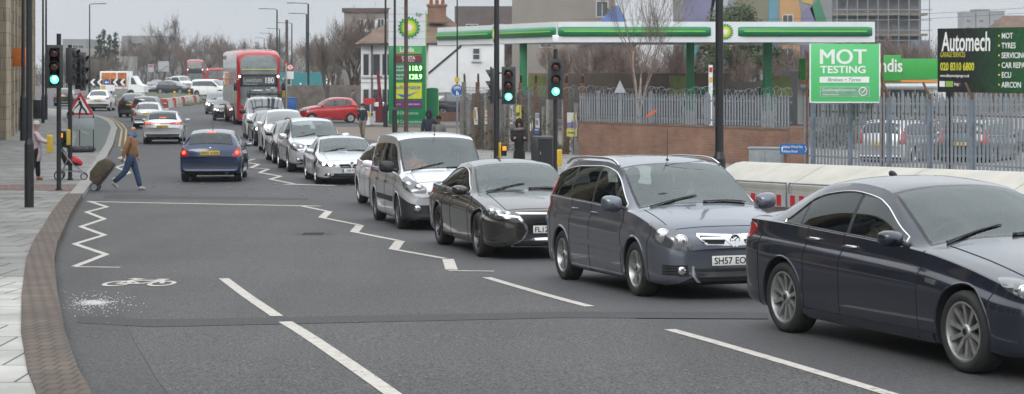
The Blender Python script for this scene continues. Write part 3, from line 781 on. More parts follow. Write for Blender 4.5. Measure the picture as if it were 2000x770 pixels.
def add_mirror(parent, x, y, z, sg, m, sz=1.0, square=False):
    mb = MB(); W_, H_, D_ = .122*sz, (.070 if not square else .090)*sz, .070*sz
    vs = []; n = 16; prof = [(-1, .55), (-.9, .9), (-.3, 1.0), (.35, .86), (.8, .5), (1, .12)]
    for a, s_ in prof:
        for i in range(n):
            t = 2*PI*i/n; c, s = math.cos(t), math.sin(t); e = .6
            yy = math.copysign(abs(c)**e, c)*W_*s_; zz = math.copysign(abs(s)**e, s)*H_*s_
            vs.append((x+a*D_, sg*(y+W_*.9)+sg*yy*(1), z+zz+(.01 if c > 0 else 0)))
    fs = [(j*n+i, j*n+(i+1) % n, (j+1)*n+(i+1) % n, (j+1)*n+i) for j in range(len(prof)-1) for i in range(n)]
    fs += [tuple(range(n-1, -1, -1)), tuple(range((len(prof)-1)*n, len(prof)*n))]
    mb.add(vs, fs, 0, True)
    o = mb.build('door_mirror', m, parent)
    q = MB(); q.tube([(x+.01, sg*(y+.03), z-.03), (x+.02, sg*(y-.03), z-.055), (x+.03, sg*(y-.09), z-.075)], [.022, .026, .03], 8); q.build('mirror_stalk', TRIM, o)
    g = MB(); g.box((x-D_-.002, sg*(y+W_*.9), z), (.004, W_*1.3, H_*1.2), bev=.0015); g.build('mirror_glass', mat('mirror_glass', (.6, .62, .64), .05, 1, 0), o)
    return o
def fit_interior(S, parent, lhd=False):
    x0, x1 = S['cab']; hw = S['cabw']; zf = S.get('floor', .32); mb = MB()
    mb.box(((x0+x1)/2, 0, zf), (x0-x1, hw*2-.08, .03))
    mb.build('cabin_floor', UNDER, parent)
    dsh = MB(); dz = S['dash']; dsh.box((x0-.16, 0, dz-.14), (.42, hw*2-.14, .26), bev=.06)
    dsh.build('dashboard', DASH, parent)
    sw = MB(); c = Vector((x0-.46, -.36, dz+.02)); ax = Vector((-.9, 0, .42)).normalized(); a = Vector((0, 1, 0)); b = ax.cross(a)
    sw.tube([c+a*(.185*math.cos(t*PI/12))+b*(.185*math.sin(t*PI/12)) for t in range(24)], .014, 6, closed=True); sw.cyl(c, c-ax*.02+Vector((0.001, 0, 0)), .07, n=12)
    for t in (0, PI, -PI/2): sw.tube([c, c+a*(.18*math.cos(t))+b*(.18*math.sin(t))], .014, 6)
    sw.build('steering_wheel', TRIM, parent)
    for rowi, xr in enumerate(S['seats']):
        for yy in ((-.36, .36) if rowi == 0 else (-.42, 0, .42)):
            s_ = MB(); zs = S.get('seatz', .52)
            s_.box((xr+.05, yy, zs), (.5, .46 if rowi == 0 else .42, .16), bev=.05)
            Mr = Matrix.Rotation(R(-16), 3, 'Y'); s_.box((xr-.24, yy, zs+.34), (.14, .46 if rowi == 0 else .42, .62), M=Mr, bev=.05)
            s_.box((xr-.355, yy, zs+.74), (.09, .25, .16), M=Mr, bev=.035)
            s_.build('seat', SEAT, parent)
def build_car(S, pm, name, label, cat='car', group=None, hi=True, **kw):
    """returns the Empty of a complete car at the origin"""
    B = make_body(S, hi); t = thing(name, label, cat, group=group)
    pil = S.get('pillar', TRIM)
    rm = {0: pm, 1: UNDER, 2: pil, 3: FRIT}
    n = bpy.data.meshes.new('body')
    ids = [0]; region(B, [0], 'body', pm, t)
    region(B, [2], S.get('clad_name', 'pillar_and_trim'), pil, t); region(B, [1], 'underbody', UNDER, t)
    gl = GLASS if hi else GLASS_FAR; gs = (S.get('side_glass', GLASS) if hi else GLASS_FAR)
    wsn = region(B, [4], 'windscreen', GLASS_WS if hi else gl, t, [3] if hi else None, FRIT)
    if S.get('rw'): region(B, [5], 'rear_window', gl if not S.get('dark_rear') else GLASS_FAR, t, [B.fr2] if hi else None, FRIT)
    for k in range(B.nsw):
        for q in (0, 1):
            gm = gs
            if hi and S.get('privacy') is not None and k >= S['privacy']: gm = GLASS_SIDE
            region(B, [6+2*k+q], 'side_window', gm, t)
    i1, i2, i3, i4, i5, i6 = B.idx; g = B.grid
    for k in range(B.nd):
        for q, sg in ((0, 1), (1, -1)):
            dd = region(B, [6+2*B.nsw+2*k+q], 'door', pm, t)
            if not dd: continue
            a, b = B.dr[k]
            if hi:
                xh = g[b][i2].x+.13 if S.get('handles') is None else S['handles'][k]
                z_ = B.st[min(b, len(B.st)-1)][2]-S.get('hdrop', .10); zz = lerp(B.st[a][2], B.st[b][2], .85)-S.get('hdrop', .10)
                h0 = hits(B, xh, zz, sg); hb = MB()
                hb.tube([(xh-.085, h0.y-sg*.004, zz), (xh-.075, h0.y+sg*.030, zz+.002), (xh, h0.y+sg*.038, zz+.004), (xh+.075, h0.y+sg*.030, zz+.002), (xh+.085, h0.y-sg*.004, zz)], [.011, .013, .0125, .013, .011], 8)
                hb.build('door_handle', S.get('handle_m', pm), dd)
    # shut lines
    if hi or B.nd:
        mb = MB(); rr_ = .0045 if hi else .007
        def inarch(p): return any((p.x-a)**2+(p.z-S['tr']-.01)**2 < (S['arch']+.012)**2 for a in S['axles'])
        def runline(P, sg):
            cur = []
            for p in P:
                if inarch(p):
                    if len(cur) > 1: mb.tube(cur, rr_, 5)
                    cur = []
                else: cur.append(Vector((p.x, p.y*sg, p.z)))
            if len(cur) > 1: mb.tube(cur, rr_, 5)
        for sg in (1, -1):
            for a, b in B.dr:
                for s in (a, b): runline(g[s][i1+(2 if hi else 1):i3+1], sg)
                runline([g[s][i1+(2 if hi else 1)] for s in range(a, b+1)], sg)
            if hi:
                for x_ in S.get('lines', []):
                    s = B.near(x_); runline(g[s][i1+(2 if hi else 1):i2+1], sg)
        if hi and S.get('bonnet'):
            xa, xb, fr = S['bonnet']; sa, sb = B.near(xa), B.near(xb); jj = i5+int(round((1-fr)*(i6-i5)))
            for sg in (1, -1): mb.tube([Vector((g[s][jj].x, g[s][jj].y*sg, g[s][jj].z+.001)) for s in range(sa, sb+1)], .0045, 5)
            mb.tube([Vector((g[sa][j].x, g[sa][j].y, g[sa][j].z)) for j in range(jj, i6)]+[Vector((g[sa][j].x, -g[sa][j].y, g[sa][j].z)) for j in range(i6-1, jj-1, -1)], .004, 5)
        if mb.v: mb.build('panel_gaps', SHUT, t)
    if hi and S.get('sidetrim'):
        m_ = S['sidetrim']; a, b = min(q[0] for q in B.sw), max(q[1] for q in B.sw)
        rng = [s for s in range(a, b+1) if B.st[s][3]-B.st[s][2] > .03]
        for sg in (1, -1):
            lowr = [Vector((g[s][i3].x, (g[s][i3].y+.004)*sg, g[s][i3].z)) for s in rng]; upr = [Vector((g[s][i4-1+1 if False else i4].x, (g[s][i4].y+.004)*sg, g[s][i4].z)) for s in rng]
            MB().tube(lowr+upr[::-1], .0095, 6, closed=True).build('window_surround', m_, t)
    if hi:
        for ax in S['axles']:
            for sg in (1, -1):
                mb = MB(); P = []; R_ = S['arch']+.004
                for k in range(0, 33):
                    an = PI*1.12*k/32-PI*.06; x_, z_ = ax+R_*math.cos(an), S['tr']+.01+R_*math.sin(an)
                    if z_ < B.st[B.near(x_)][1]+.03: continue
                    h = B.bvh.ray_cast(Vector((x_, sg*3, z_)), Vector((0, -sg, 0)))
                    if h[0] and abs(h[0].y) > .5: P.append(h[0]-Vector((0, sg*.004, 0)))
                if len(P) > 3: mb.tube(P, S.get('lip', .011), 6).build('wheel_arch', S.get('lipm', pm), t)
    # wheels
    tm, km, dm = make_wheel(S, hi, None); rim_m = S.get('rimm', RIM); trk = S.get('track', .78)
    w0 = None
    for ax in S['axles']:
        for sg in (1, -1):
            if w0 is None:
                w0 = tm.build('wheel', TYRE, t); w0r = km.build('rim', [rim_m, S.get('capm', HUB)], w0); w0d = dm.build('brake_disc', HUB, w0); o = w0
            else:
                o = w0.copy(); C.objects.link(o)
                for c_ in (w0r, w0d): q = c_.copy(); C.objects.link(q); q.parent = o
            o.location = (ax, sg*trk, S['tr']); o.rotation_euler = (0, random.uniform(-.5, .5), 0 if sg > 0 else PI)
            if ax > 0 and S.get('steer'): o.rotation_euler = (0, .2, (0 if sg > 0 else PI)+S['steer'])
    if hi: fit_interior(S, t)
    # mirrors
    mx_, my_, mz_ = S['mirror']
    for sg in (1, -1): add_mirror(t, mx_, my_, mz_, sg, S.get('mirm', pm), S.get('mirs', 1.0), S.get('mirsq', False))
    deco(B, t, pm, S, kw, hi)
    return t, B
def place_car(t, S, px, py, deg, side=-1, axle=0, at_xy=None):
    """put the contact point of one wheel (side -1 = car's right) on the ground point seen at px,py; deg = heading, 0 = towards the camera, positive turns to picture right"""
    a = R(deg); hx, hy = math.sin(a), -math.cos(a); rz = math.atan2(hy, hx)
    lx, ly = -hy, hx
    lx, ly = math.cos(rz+PI/2), math.sin(rz+PI/2)
    if at_xy: X, Y = at_xy
    else:
        g0 = G(px, py); ax = S['axles'][axle]; tr = S.get('track', .78)
        X = g0.x-hx*ax-lx*side*(tr+.05); Y = g0.y-hy*ax-ly*side*(tr+.05)
    xf, xr = S['axles'][0], S['axles'][-1]
    zf, zr = gz(Y+hy*xf), gz(Y+hy*xr); wb = xf-xr
    t.location = (X, Y, zf+(zr-zf)*(xf/wb)); t.rotation_euler = (0, math.atan((zr-zf)/wb), rz)
    return t
GM = {}
def deco(B, t, pm, S, kw, hi):
    mm = dict(grille=MESHG, chrome=CHROME, trim=TRIM, paint=pm, black=FRIT, lens=LENS, red=REDLENS, lit=LIT, drl=DRL, silver=GREYSTEEL, under=UNDER, white=WHITEP, redlit=REDLIT)
    st = .05 if hi else .12
    for nm, mk, off, pts, mir in S.get('front', []):
        patch(B, [(2.5, y, z) for y, z in pts], (-1, 0, 0), off, mm[mk], nm, t, st, mirror=mir)
    for nm, mk, off, pts, mir in S.get('rear', []):
        patch(B, [(-2.5, y, z) for y, z in pts], (1, 0, 0), off, mm[mk], nm, t, st, mirror=mir)
    if hi:
        for nm, mk, off, pts in S.get('flank', []):
            patch(B, [(x, 1.2, z) for x, z in pts], (0, -1, 0), off, mm[mk], nm, t, .08, mirror=True)
    if S.get('hl'):
        hls = patch(B, S['hl'], S.get('hld', (-.8, -.6, 0)), .010, LENS, 'headlamp', t, .04 if hi else .1, mirror=True)
        for c, r in S.get('hlb', []):
            for k, o in enumerate(blob(B, c, S.get('hlbd', (-.93, -.36, 0)), r, LIT if kw.get('lit') and (r > .045 or not hi) else LAMPIN, 'lamp_bowl', None, 18 if hi else 8, .35, mirror=True, ring=.010 if hi else None)): o.parent = hls[k]
        if kw.get('drl') and S.get('drlp'):
            P = S['drlp']
            for sg in (1, -1):
                for (x, y, z) in P:
                    d = Vector((-.85, -.53, 0)).normalized(); h = B.bvh.ray_cast(Vector((x, y, z))-d*2, d)[0]
                    if h:
                        h = h-d*.018; MB().box((h.x, sg*h.y, h.z), (.02, .026, .016), sg*.5, bev=.004).build('daylight_lamp', DRL, hls[0 if sg > 0 else 1])
    if S.get('tl'):
        tls = patch(B, S['tl'], S.get('tld', (.85, -.53, 0)), .010, REDLENS, 'tail_lamp', t, .04 if hi else .1, mirror=True)
        if kw.get('brake'):
            for c, r in S.get('tlb', []):
                for k, o in enumerate(blob(B, c, S.get('tld', (.85, -.53, 0)), r, REDLIT, 'lamp_bowl', None, 12, .3, mirror=True)): o.parent = tls[k]
        elif S.get('tlc') and hi:
            for c, r in S['tlc']:
                for k, o in enumerate(blob(B, c, S.get('tld', (.85, -.53, 0)), r, LAMPIN, 'lamp_bowl', None, 12, .3, mirror=True)): o.parent = tls[k]
    if kw.get('brake') and S.get('hbrake'):
        z, w_ = S['hbrake']; q = hitf(B, 0, z, True); MB().box((q.x-.01, 0, z), (.03, w_, .025), bev=.005).build('high_brake_lamp', REDLIT, t)
    if S.get('fog') and hi:
        y, z, r = S['fog']; blob(B, (2.3, y, z), (-1, -.15, 0), r, LAMPIN, 'fog_lamp', t, 16, .3, mirror=True, ring=.012, ringm=TRIM)
    if hi and S.get('slats'):
        for (y0, y1, zs, mir) in S['slats']:
            for z in zs:
                for sg in ((1, -1) if mir else (1,)):
                    P = [hitf(B, y0+(y1-y0)*k/8, z)+Vector((.012, 0, 0)) for k in range(9)]; MB().tube([(p.x, p.y*sg, p.z) for p in P], .006, 5).build('grille_bar', mm[S.get('slatm', 'trim')], t)
    if kw.get('plate_f') is not None:
        z = S['pf']; yy = kw.get('pfy', 0); q = hitf(B, yy, z); plate(t, (q.x+.02, yy, z), 0, kw['plate_f'], PLATE_W, eu=kw.get('eu', False))
    if kw.get('plate_r') is not None:
        z = S['pr']; q = hitf(B, 0, z, True); plate(t, (q.x-.02, 0, z), 0, kw['plate_r'], PLATE_Y, d=(-1, 0, 0))
    if S.get('emb'):
        for kind, c, r in S['emb']:
            q = hitf(B, c[0], c[1], c[2] == 'r'); sx = -1 if c[2] == 'r' else 1
            M = frame(q+Vector((.016*sx, 0, 0)), (0, sx, 0), (0, 0, 1)); mb = MB()
            n = 24 if hi else 10
            if kind == 'ring':
                mb.lathe([(r*.80, 0), (r*.86, .008), (r, .006), (r, -.012)], n, 0, 'Z', M.to_3x3()); o = [Vector(v)+M.translation for v in mb.v]; mb.v = o
                e = mb.build('badge', CHROME, t)
                if hi:
                    q2 = MB(); q2.lathe([(0, .001), (r*.8, .001)], n, 0, 'Z', M.to_3x3()); q2.v = [Vector(v)+M.translation for v in q2.v]; q2.build('badge_field', S.get('embm', MESHG), e)
                    if S.get('glyph') == 'slash':
                        q3 = MB(); q3.prism([M @ Vector(v) for v in ((-.25*r, -.45*r, .002), (.55*r, -.45*r, .002), (.55*r, -.3*r, .002), (-.05*r, -.3*r, .002), (.35*r, .55*r, .002), (.15*r, .55*r, .002))], M.to_3x3() @ Vector((0, 0, .006))); q3.build('badge_glyph', CHROME, e)
                    elif S.get('glyph') == 'quad':
                        for qa in (0, 1):
                            q3 = MB(); k = 8; a0 = qa*PI
                            q3.add([M @ Vector((0, 0, .004))]+[M @ Vector((r*.52*math.cos(a0+PI/2*j/k), r*.52*math.sin(a0+PI/2*j/k), .004)) for j in range(k+1)], [(0, j+1, j+2) for j in range(k)]); q3.build('badge_glyph', BLUEP, e)
                        for qa in (.5, 1.5):
                            q3 = MB(); k = 8; a0 = qa*PI
                            q3.add([M @ Vector((0, 0, .004))]+[M @ Vector((r*.52*math.cos(a0+PI/2*j/k), r*.52*math.sin(a0+PI/2*j/k), .004)) for j in range(k+1)], [(0, j+1, j+2) for j in range(k)]); q3.build('badge_glyph', WHITEP, e)
                    elif S.get('glyph') == 'beast':
                        q3 = MB()
                        q3.tube([M @ Vector(v) for v in ((-.5*r, -.2*r, .004), (-.1*r, .1*r, .006), (.2*r, .35*r, .006), (.45*r, .1*r, .005))], [.2*r, .22*r, .18*r, .08*r], 6)
                        q3.tube([M @ Vector(v) for v in ((-.1*r, .1*r, .004), (-.35*r, .5*r, .004))], [.14*r, .05*r], 6)
                        q3.tube([M @ Vector(v) for v in ((.0, 0, .004), (.1*r, -.5*r, .004))], [.14*r, .06*r], 6); q3.build('badge_glyph', CHROME, e)
            elif kind == 'star':
                mb.tube([M @ Vector((r*math.cos(a*PI/10), r*math.sin(a*PI/10), 0)) for a in range(20)], .006, 5, closed=True)
                for a in (90, 210, 330): mb.tube([M @ Vector((0, 0, 0)), M @ Vector((r*math.cos(R(a)), r*math.sin(R(a)), 0))], [.012, .004], 5)
                mb.build('badge', CHROME, t)
            elif kind == 'blob':
                mb.ell((0, 0, 0), (r, r, .01), None, 10, 6); mb.v = [M @ Vector(v) for v in mb.v]; mb.build('badge', CHROME, t)
            elif kind == 'lion':
                mb.tube([M @ Vector(v) for v in ((-.3*r, -r, 0), (-.1*r, -.2*r, 0), (.1*r, .5*r, 0), (0, r, 0))], [.15*r, .3*r, .35*r, .2*r], 6)
                mb.tube([M @ Vector(v) for v in ((0, .4*r, 0), (.8*r, .5*r, 0))], [.2*r, .1*r], 6); mb.tube([M @ Vector(v) for v in ((0, -.3*r, 0), (.7*r, -.9*r, 0))], [.22*r, .12*r], 6); mb.build('badge', CHROME, t)
    if S.get('wipers', True):
        (ca, cb) = S['ws']; 
        for (y0, y1, dx) in (((-.62, .02, .22), (.05, .62, .14)) if hi else ((-.5, .1, .15),)):
            P = []
            for k in range(9):
                u = k/8; y = y0+(y1-y0)*u; x = ca+S.get('wipx', -.03)-dx*(u if y0 < 0 else u)*.6; h = hitt(B, x, y); P.append(h+Vector((.0, 0, .014)))
            MB().tube(P, [.012]+[.009]*7+[.006] if hi else .012, 6).build('wiper', TRIM, t)
    if S.get('rails'):
        xa, xb, m_ = S['rails']; a, b = B.near(xa), B.near(xb); i5 = B.idx[4]
        for sg in (1, -1):
            P = []; n_ = b-a
            for s in range(a, b+1):
                g = B.grid[s][i5]; u = (s-a)/n_; e = min(1, min(u, 1-u)*8); P.append(Vector((g.x, sg*(g.y-.005), g.z+.012+.028*e)))
            MB().tube(P, .017, 8).build('roof_rail', mm[m_], t)
    if S.get('aerial'):
        x, y, L_, tilt = S['aerial']; h = hitt(B, x, y); mb = MB()
        if L_ < .1: mb.ell(h+Vector((0, 0, .015)), (.075, .02, .035), Matrix.Rotation(.25, 3, 'Y'), 10, 6)
        else: mb.cyl(h, h+Vector((-math.sin(tilt)*L_, 0, math.cos(tilt)*L_)), .005, .003, 6); mb.ell(h, (.03, .02, .02), None, 8, 5)
        mb.build('aerial', TRIM, t)
    if hi and S.get('exhaust'):
        for (x, y, z) in S['exhaust']: MB().lathe([(.034, 0), (.036, .004), (.034, .14), (.028, .14), (.028, .01)], 14, 0, 'X', None).build('exhaust_pipe', GREYSTEEL, t, loc=(x, y, z))
def scaled(S, sx, sy, sz, **over):
    """a model of the same layout with other proportions"""
    N = dict(S)
    N['keys'] = [(k[0]*sx, k[1], k[2]*sz, k[3]*sz, k[4]*sz, k[5]*sz, k[6]*sy, k[7]*sy, k[8]*sy, k[9]*sx/sy/sy) for k in S['keys']]
    for q in ('ws', 'rw'):
        if N.get(q): N[q] = tuple(v*sx for v in N[q])
    N['side'] = [(a*sx, b*sx) for a, b in S['side']]; N['doors'] = [(a*sx, b*sx) for a, b in S.get('doors', [])]
    N['axles'] = tuple(a*sx for a in S['axles'])
    for q in ('front', 'rear'): N[q] = [(n, m, o, [(y*sy, z*sz) for y, z in p], mi) for n, m, o, p, mi in S.get(q, [])]
    N['flank'] = [(n, m, o, [(x*sx, z*sz) for x, z in p]) for n, m, o, p in S.get('flank', [])]
    for q in ('hl', 'tl'):
        if N.get(q): N[q] = [(x*sx, y*sy, z*sz) for x, y, z in S[q]]
    for q in ('hlb', 'tlb', 'tlc'): N[q] = [((c[0]*sx, c[1]*sy, c[2]*sz), r) for c, r in S.get(q, [])]
    m = S['mirror']; N['mirror'] = (m[0]*sx, m[1]*sy, m[2]*sz); N['track'] = S.get('track', .78)*sy
    for q in ('pf', 'pr'):
        if q in S: N[q] = S[q]*sz
    N['slats'] = []; N['lines'] = [v*sx for v in S.get('lines', [])]
    if S.get('bonnet'): b = S['bonnet']; N['bonnet'] = (b[0]*sx, b[1]*sx, b[2])
    N['cab'] = tuple(v*sx for v in S['cab']); N['seats'] = tuple(v*sx for v in S['seats']); N['cabw'] = S['cabw']*sy; N['dash'] = S['dash']*sz
    if S.get('rails'): r = S['rails']; N['rails'] = (r[0]*sx, r[1]*sx, r[2])
    if S.get('fog'): N['fog'] = (S['fog'][0]*sy, S['fog'][1]*sz, S['fog'][2])
    if S.get('emb'): N['emb'] = [(k, (c[0]*sy, c[1]*sz, c[2]), r) for k, c, r in S['emb']]
    if S.get('hbrake'): N['hbrake'] = (S['hbrake'][0]*sz, S['hbrake'][1])
    N.update(over); return N
# ------------------------------------------------------------------ buildings
def wall_quad(mb, A, B_, z0, z1, th=.25, mi=0):
    """upright slab from plan point A to B_"""
    A = Vector(A); B_ = Vector(B_); d = (B_-A).normalized(); n = Vector((-d.y, d.x))*th
    P = [(A.x, A.y), (B_.x, B_.y), (B_.x+n.x, B_.y+n.y), (A.x+n.x, A.y+n.y)]
    mb.prism([(x, y, z0) for x, y in P], (0, 0, z1-z0), mi)
def Mwall(A, B_, s, z, out=.02):
    """frame on the wall A->B_ (seen from the right-hand side of A->B_): origin s metres along, height z"""
    A = Vector((A[0], A[1], 0)); B_ = Vector((B_[0], B_[1], 0)); d = (B_-A).normalized(); n = d.cross(Vector((0, 0, 1)))
    return frame(A+d*s+Vector((0, 0, z))+n*out, d, (0, 0, 1))
PANE = mat('window_glass', (.045, .055, .065), .07, 0, .2, 1.5, coat=1.0)
UPVC = mat('white_window_frame', (.62, .62, .61), .4, 0, .05, 8)
def window(parent, M, w, h, name='window', fm=None, mull=1, trans=0, sill=True):
    fm = fm or UPVC; f = MB(); t = .07
    for x in (-w/2+t/2, w/2-t/2): f.box((x, 0, .03), (t, h, .08))
    for y in (-h/2+t/2, h/2-t/2): f.box((0, y, .032), (w-2*t, t, .08))
    for k in range(mull): f.box((-w/2+w*(k+1)/(mull+1), 0, .03), (t*.8, h-2*t, .06))
    for k in range(trans): f.box((0, -h/2+h*(k+1)/(trans+1), .028), (w-2*t, t*.7, .05))
    if sill: f.box((0, -h/2-.05, .06), (w+.14, .07, .16))
    f.v = [tuple(M @ Vector(v)) for v in f.v]; o = f.build(name, fm, parent)
    p = MB(); p.box((0, 0, .012), (w-.1, h-.1, .02)); p.v = [tuple(M @ Vector(v)) for v in p.v]; p.build('pane', PANE, o)
    return o
RENDERW = mat('white_render', (.74, .75, .75), .85, 0, .10, .8, .15, detail=9)
TILES = brickmat('brown_roof_tiles', (.24, .155, .105), (.19, .125, .09), (.08, .055, .045), bw=.16, bh=.095, mort=.012, axes='XZ', bump=.8)
BRICKR = brickmat('red_brick', (.31, .155, .095), (.25, .125, .08), (.22, .175, .145), bw=.235, bh=.085, mort=.012, axes='XZ', bump=.6)
GREYPIPE = mat('dark_downpipe', (.04, .04, .042), .5, 0, .1)

def house():
    Y = 138.0; px = lambda x: (x-1000)/F*Y
    t = thing('white_house', 'white rendered house with brown tiled roof behind the tall price sign', 'house', (px(705), Y, 0))
    o = Vector((px(705), Y, 0)); W1 = px(838)-px(705); W2 = px(984)-px(705); D = 9.0; zw = 4.95
    mb = MB(); mb.box((W1/2, D/2, zw/2), (W1, D, zw)); mb.build('wall', RENDERW, t)
    mb = MB(); mb.box((W1+(W2-W1)/2+.01, -1.2+D/2, zw/2), (W2-W1, D, zw+.02)); mb.build('wall', RENDERW, t)
    # hipped roofs
    def hip(x0, x1, y0, y1, ze, zr, inl, inr, name='roof'):
        yc = (y0+y1)/2; m = MB(); m.add([(x0, y0, ze), (x1, y0, ze), (x1, y1, ze), (x0, y1, ze), (x0+inl, yc, zr), (x1-inr, yc, zr)], [(0, 1, 5, 4), (1, 2, 5), (2, 3, 4, 5), (3, 0, 4), (0, 3, 2, 1)])
        return m.build(name, TILES, t)
    r1 = hip(-.4, W1+1.5, -.45, D+.3, zw+.01, 6.95, 2.6, 1.8); hip(W1-3.2, W2-1.6, -.6, D, zw+.05, 7.1, 2.8, 2.6)
    g = MB(); g.box((W1/2+.4, -.48, zw-.03), (W1+.9, .12, .14)); g.build('gutter', GREYPIPE, t)
    c = MB(); c.box((W1+.45, 2.2, 7.0), (1.25, .75, 1.1)); c.box((W1+.45, 2.2, 7.6), (1.4, .9, .16)); co = c.build('chimney', BRICKR, t)
    for k in range(3): MB().lathe([(.10, 0), (.13, .06), (.11, .3), (.14, .45), (.10, .46), (.08, .1)], 12, 0, 'Z').build('chimney_pot', mat('terracotta', (.30, .12, .07), .8), co, loc=(W1+.05+.4*k, 2.2, 7.68))
    A, B_ = (0, 0), (W1, 0)
    for x, w, mull in ((.35, .5, 0), (1.05, .6, 0), (1.75, .75, 1), (2.5, .55, 0), (3.15, .55, 0), (4.0, .7, 1)):
        window(t, Mwall(A, B_, x, 3.55), w, 1.55, mull=mull); 
        if x < 2 or x > 3: window(t, Mwall(A, B_, x, 1.15), w, 1.6, mull=mull)
    MB().box((W1*.36, -.03, 2.42), (W1*.72, .06, .12)).build('string_course', RENDERW, t); MB().box((W1*.36, -.03, .18), (W1*.72, .08, .36)).build('plinth', RENDERW, t)
    MB().tube([(.75, -.12, zw-.1), (.75, -.12, .1)], .05, 8).build('downpipe', GREYPIPE, t)
    s = MB(); s.box((3.6, -.25, 3.05), (1.1, .3, .8), bev=.03); s.build('shop_sign', mat('lilac_sign', (.25, .27, .42), .5), t)
    s = MB(); s.box((3.7, -.3, 2.2), (.9, .3, .7), bev=.03); s.build('shop_sign', mat('pink_sign', (.55, .25, .22), .5), t)
    s = MB(); s.prism([(3.1, -.05, 1.7), (3.1, -1.1, 1.25), (3.1, -1.1, 1.0), (3.1, -.05, 1.0)], (1.3, 0, 0)); s.build('awning', BLUEP, t)
    s = MB(); s.box((3.7, -.02, .6), (1.0, .1, 1.9)); s.build('door', mat('dark_door', (.05, .06, .08), .4), t)
    window(t, Mwall((W1, -1.2), (W2, -1.2), px(931)-px(838), 4.25), .55, .85, mull=0, trans=1)
    # raking verge of the lower wing
    v = MB(); x0, x1 = 0.0+W1, W1+px(902)-px(838)
    v.prism([(x0, -1.24, 3.05), (x1, -1.24, 4.9), (x1, -1.24, 4.72), (x0, -1.24, 2.87)], (0, .08, 0)); v.build('verge_board', GREYPIPE, t)
    e = MB(); e.box((px(893)-px(705), -1.26, 4.95), (px(975)-px(835), .12, .10)); e.build('gutter', GREYPIPE, t)
house()

def block(name, label, x0, x1, Y, ztop, m, depth=14, floors=(), wm=None, group=None, cat='building', parapet=None, wx=None, rot=0, z0=0):
    X0, X1 = (x0-1000)/F*Y, (x1-1000)/F*Y; t = thing(name, label, cat, (X0, Y, 0), rot, group); W_ = X1-X0
    mb = MB(); mb.box((W_/2, depth/2, ztop/2), (W_, depth, ztop)); mb.build('wall', m, t)
    if parapet: p = MB(); p.box((W_/2, depth/2, ztop+.25), (W_+.5, depth+.5, .5)); p.build('roof', parapet, t)
    for z, h, w, gap, off in floors:
        n = max(1, int((W_-2*off)/(w+gap)))
        for k in range(n): window(t, Mwall((0, 0), (W_, 0), off+(w+gap)*(k+.5), z), w, h, mull=1, sill=False, fm=wm)
    return t, W_
BROWNC = mat('brown_concrete', (.24, .22, .20), .9, 0, .12, .4, .1, detail=9)
GREYC = mat('grey_cladding', (.24, .24, .24), .85, 0, .12, .4, .1, detail=9)
b, W_ = block('flats', 'three storey block of flats with white window bands behind the house', 672, 800, 250, 10.0, BROWNC, 12, [], parapet=mat('brown_fascia', (.10, .06, .05), .8))
for z in (8.35, 6.1):
    m = MB(); m.box((W_/2+.6, -.06, z), (W_-2.2, .12, 1.5)); m.build('window_band', RENDERW, b)
    for k in range(6): window(b, Mwall((0, -.12), (W_, -.12), 2.0+1.25*k, z+.25), .85, 1.2, mull=1, sill=False)
block('brick_block', 'long flat roofed brown brick block seen over the canopy left end', 888, 1010, 235, 10.3, mat('purple_brown_brick', (.13, .105, .10), .9, 0, .15, 1), 14, [(7.6, 1.3, 1.4, 1.6, .5)])
block('beige_block', 'large beige rendered block rising behind the petrol canopy', 1000, 1200, 200, 12.5, mat('beige_render', (.27, .245, .215), .9, 0, .10, .5, .1, detail=8), 16, [(9.0, 1.6, 1.2, 3.4, 6.5), (6.0, 1.5, 1.2, 3.4, 1.0)])
# blue pitched roof in front of it
t = thing('blue_roofed_hall', 'low hall with steep blue metal roof above the canopy', 'hall', ((1120-1000)/F*170, 170, 0))
m = MB(); m.box((3.0, 4, 2.6), (4.4, 8, 5.2)); m.build('wall', BROWNC, t)
m = MB(); m.add([(.6, -.3, 5.2), (5.4, -.3, 5.2), (5.4, 8.3, 5.2), (.6, 8.3, 5.2), (3.6, 3, 8.6), (4.0, 5, 8.6)], [(0, 1, 5, 4), (1, 2, 5), (2, 3, 4, 5), (3, 0, 4), (0, 3, 2, 1)]); m.build('roof', mat('blue_roof', (.045, .10, .25), .5, .2), t)
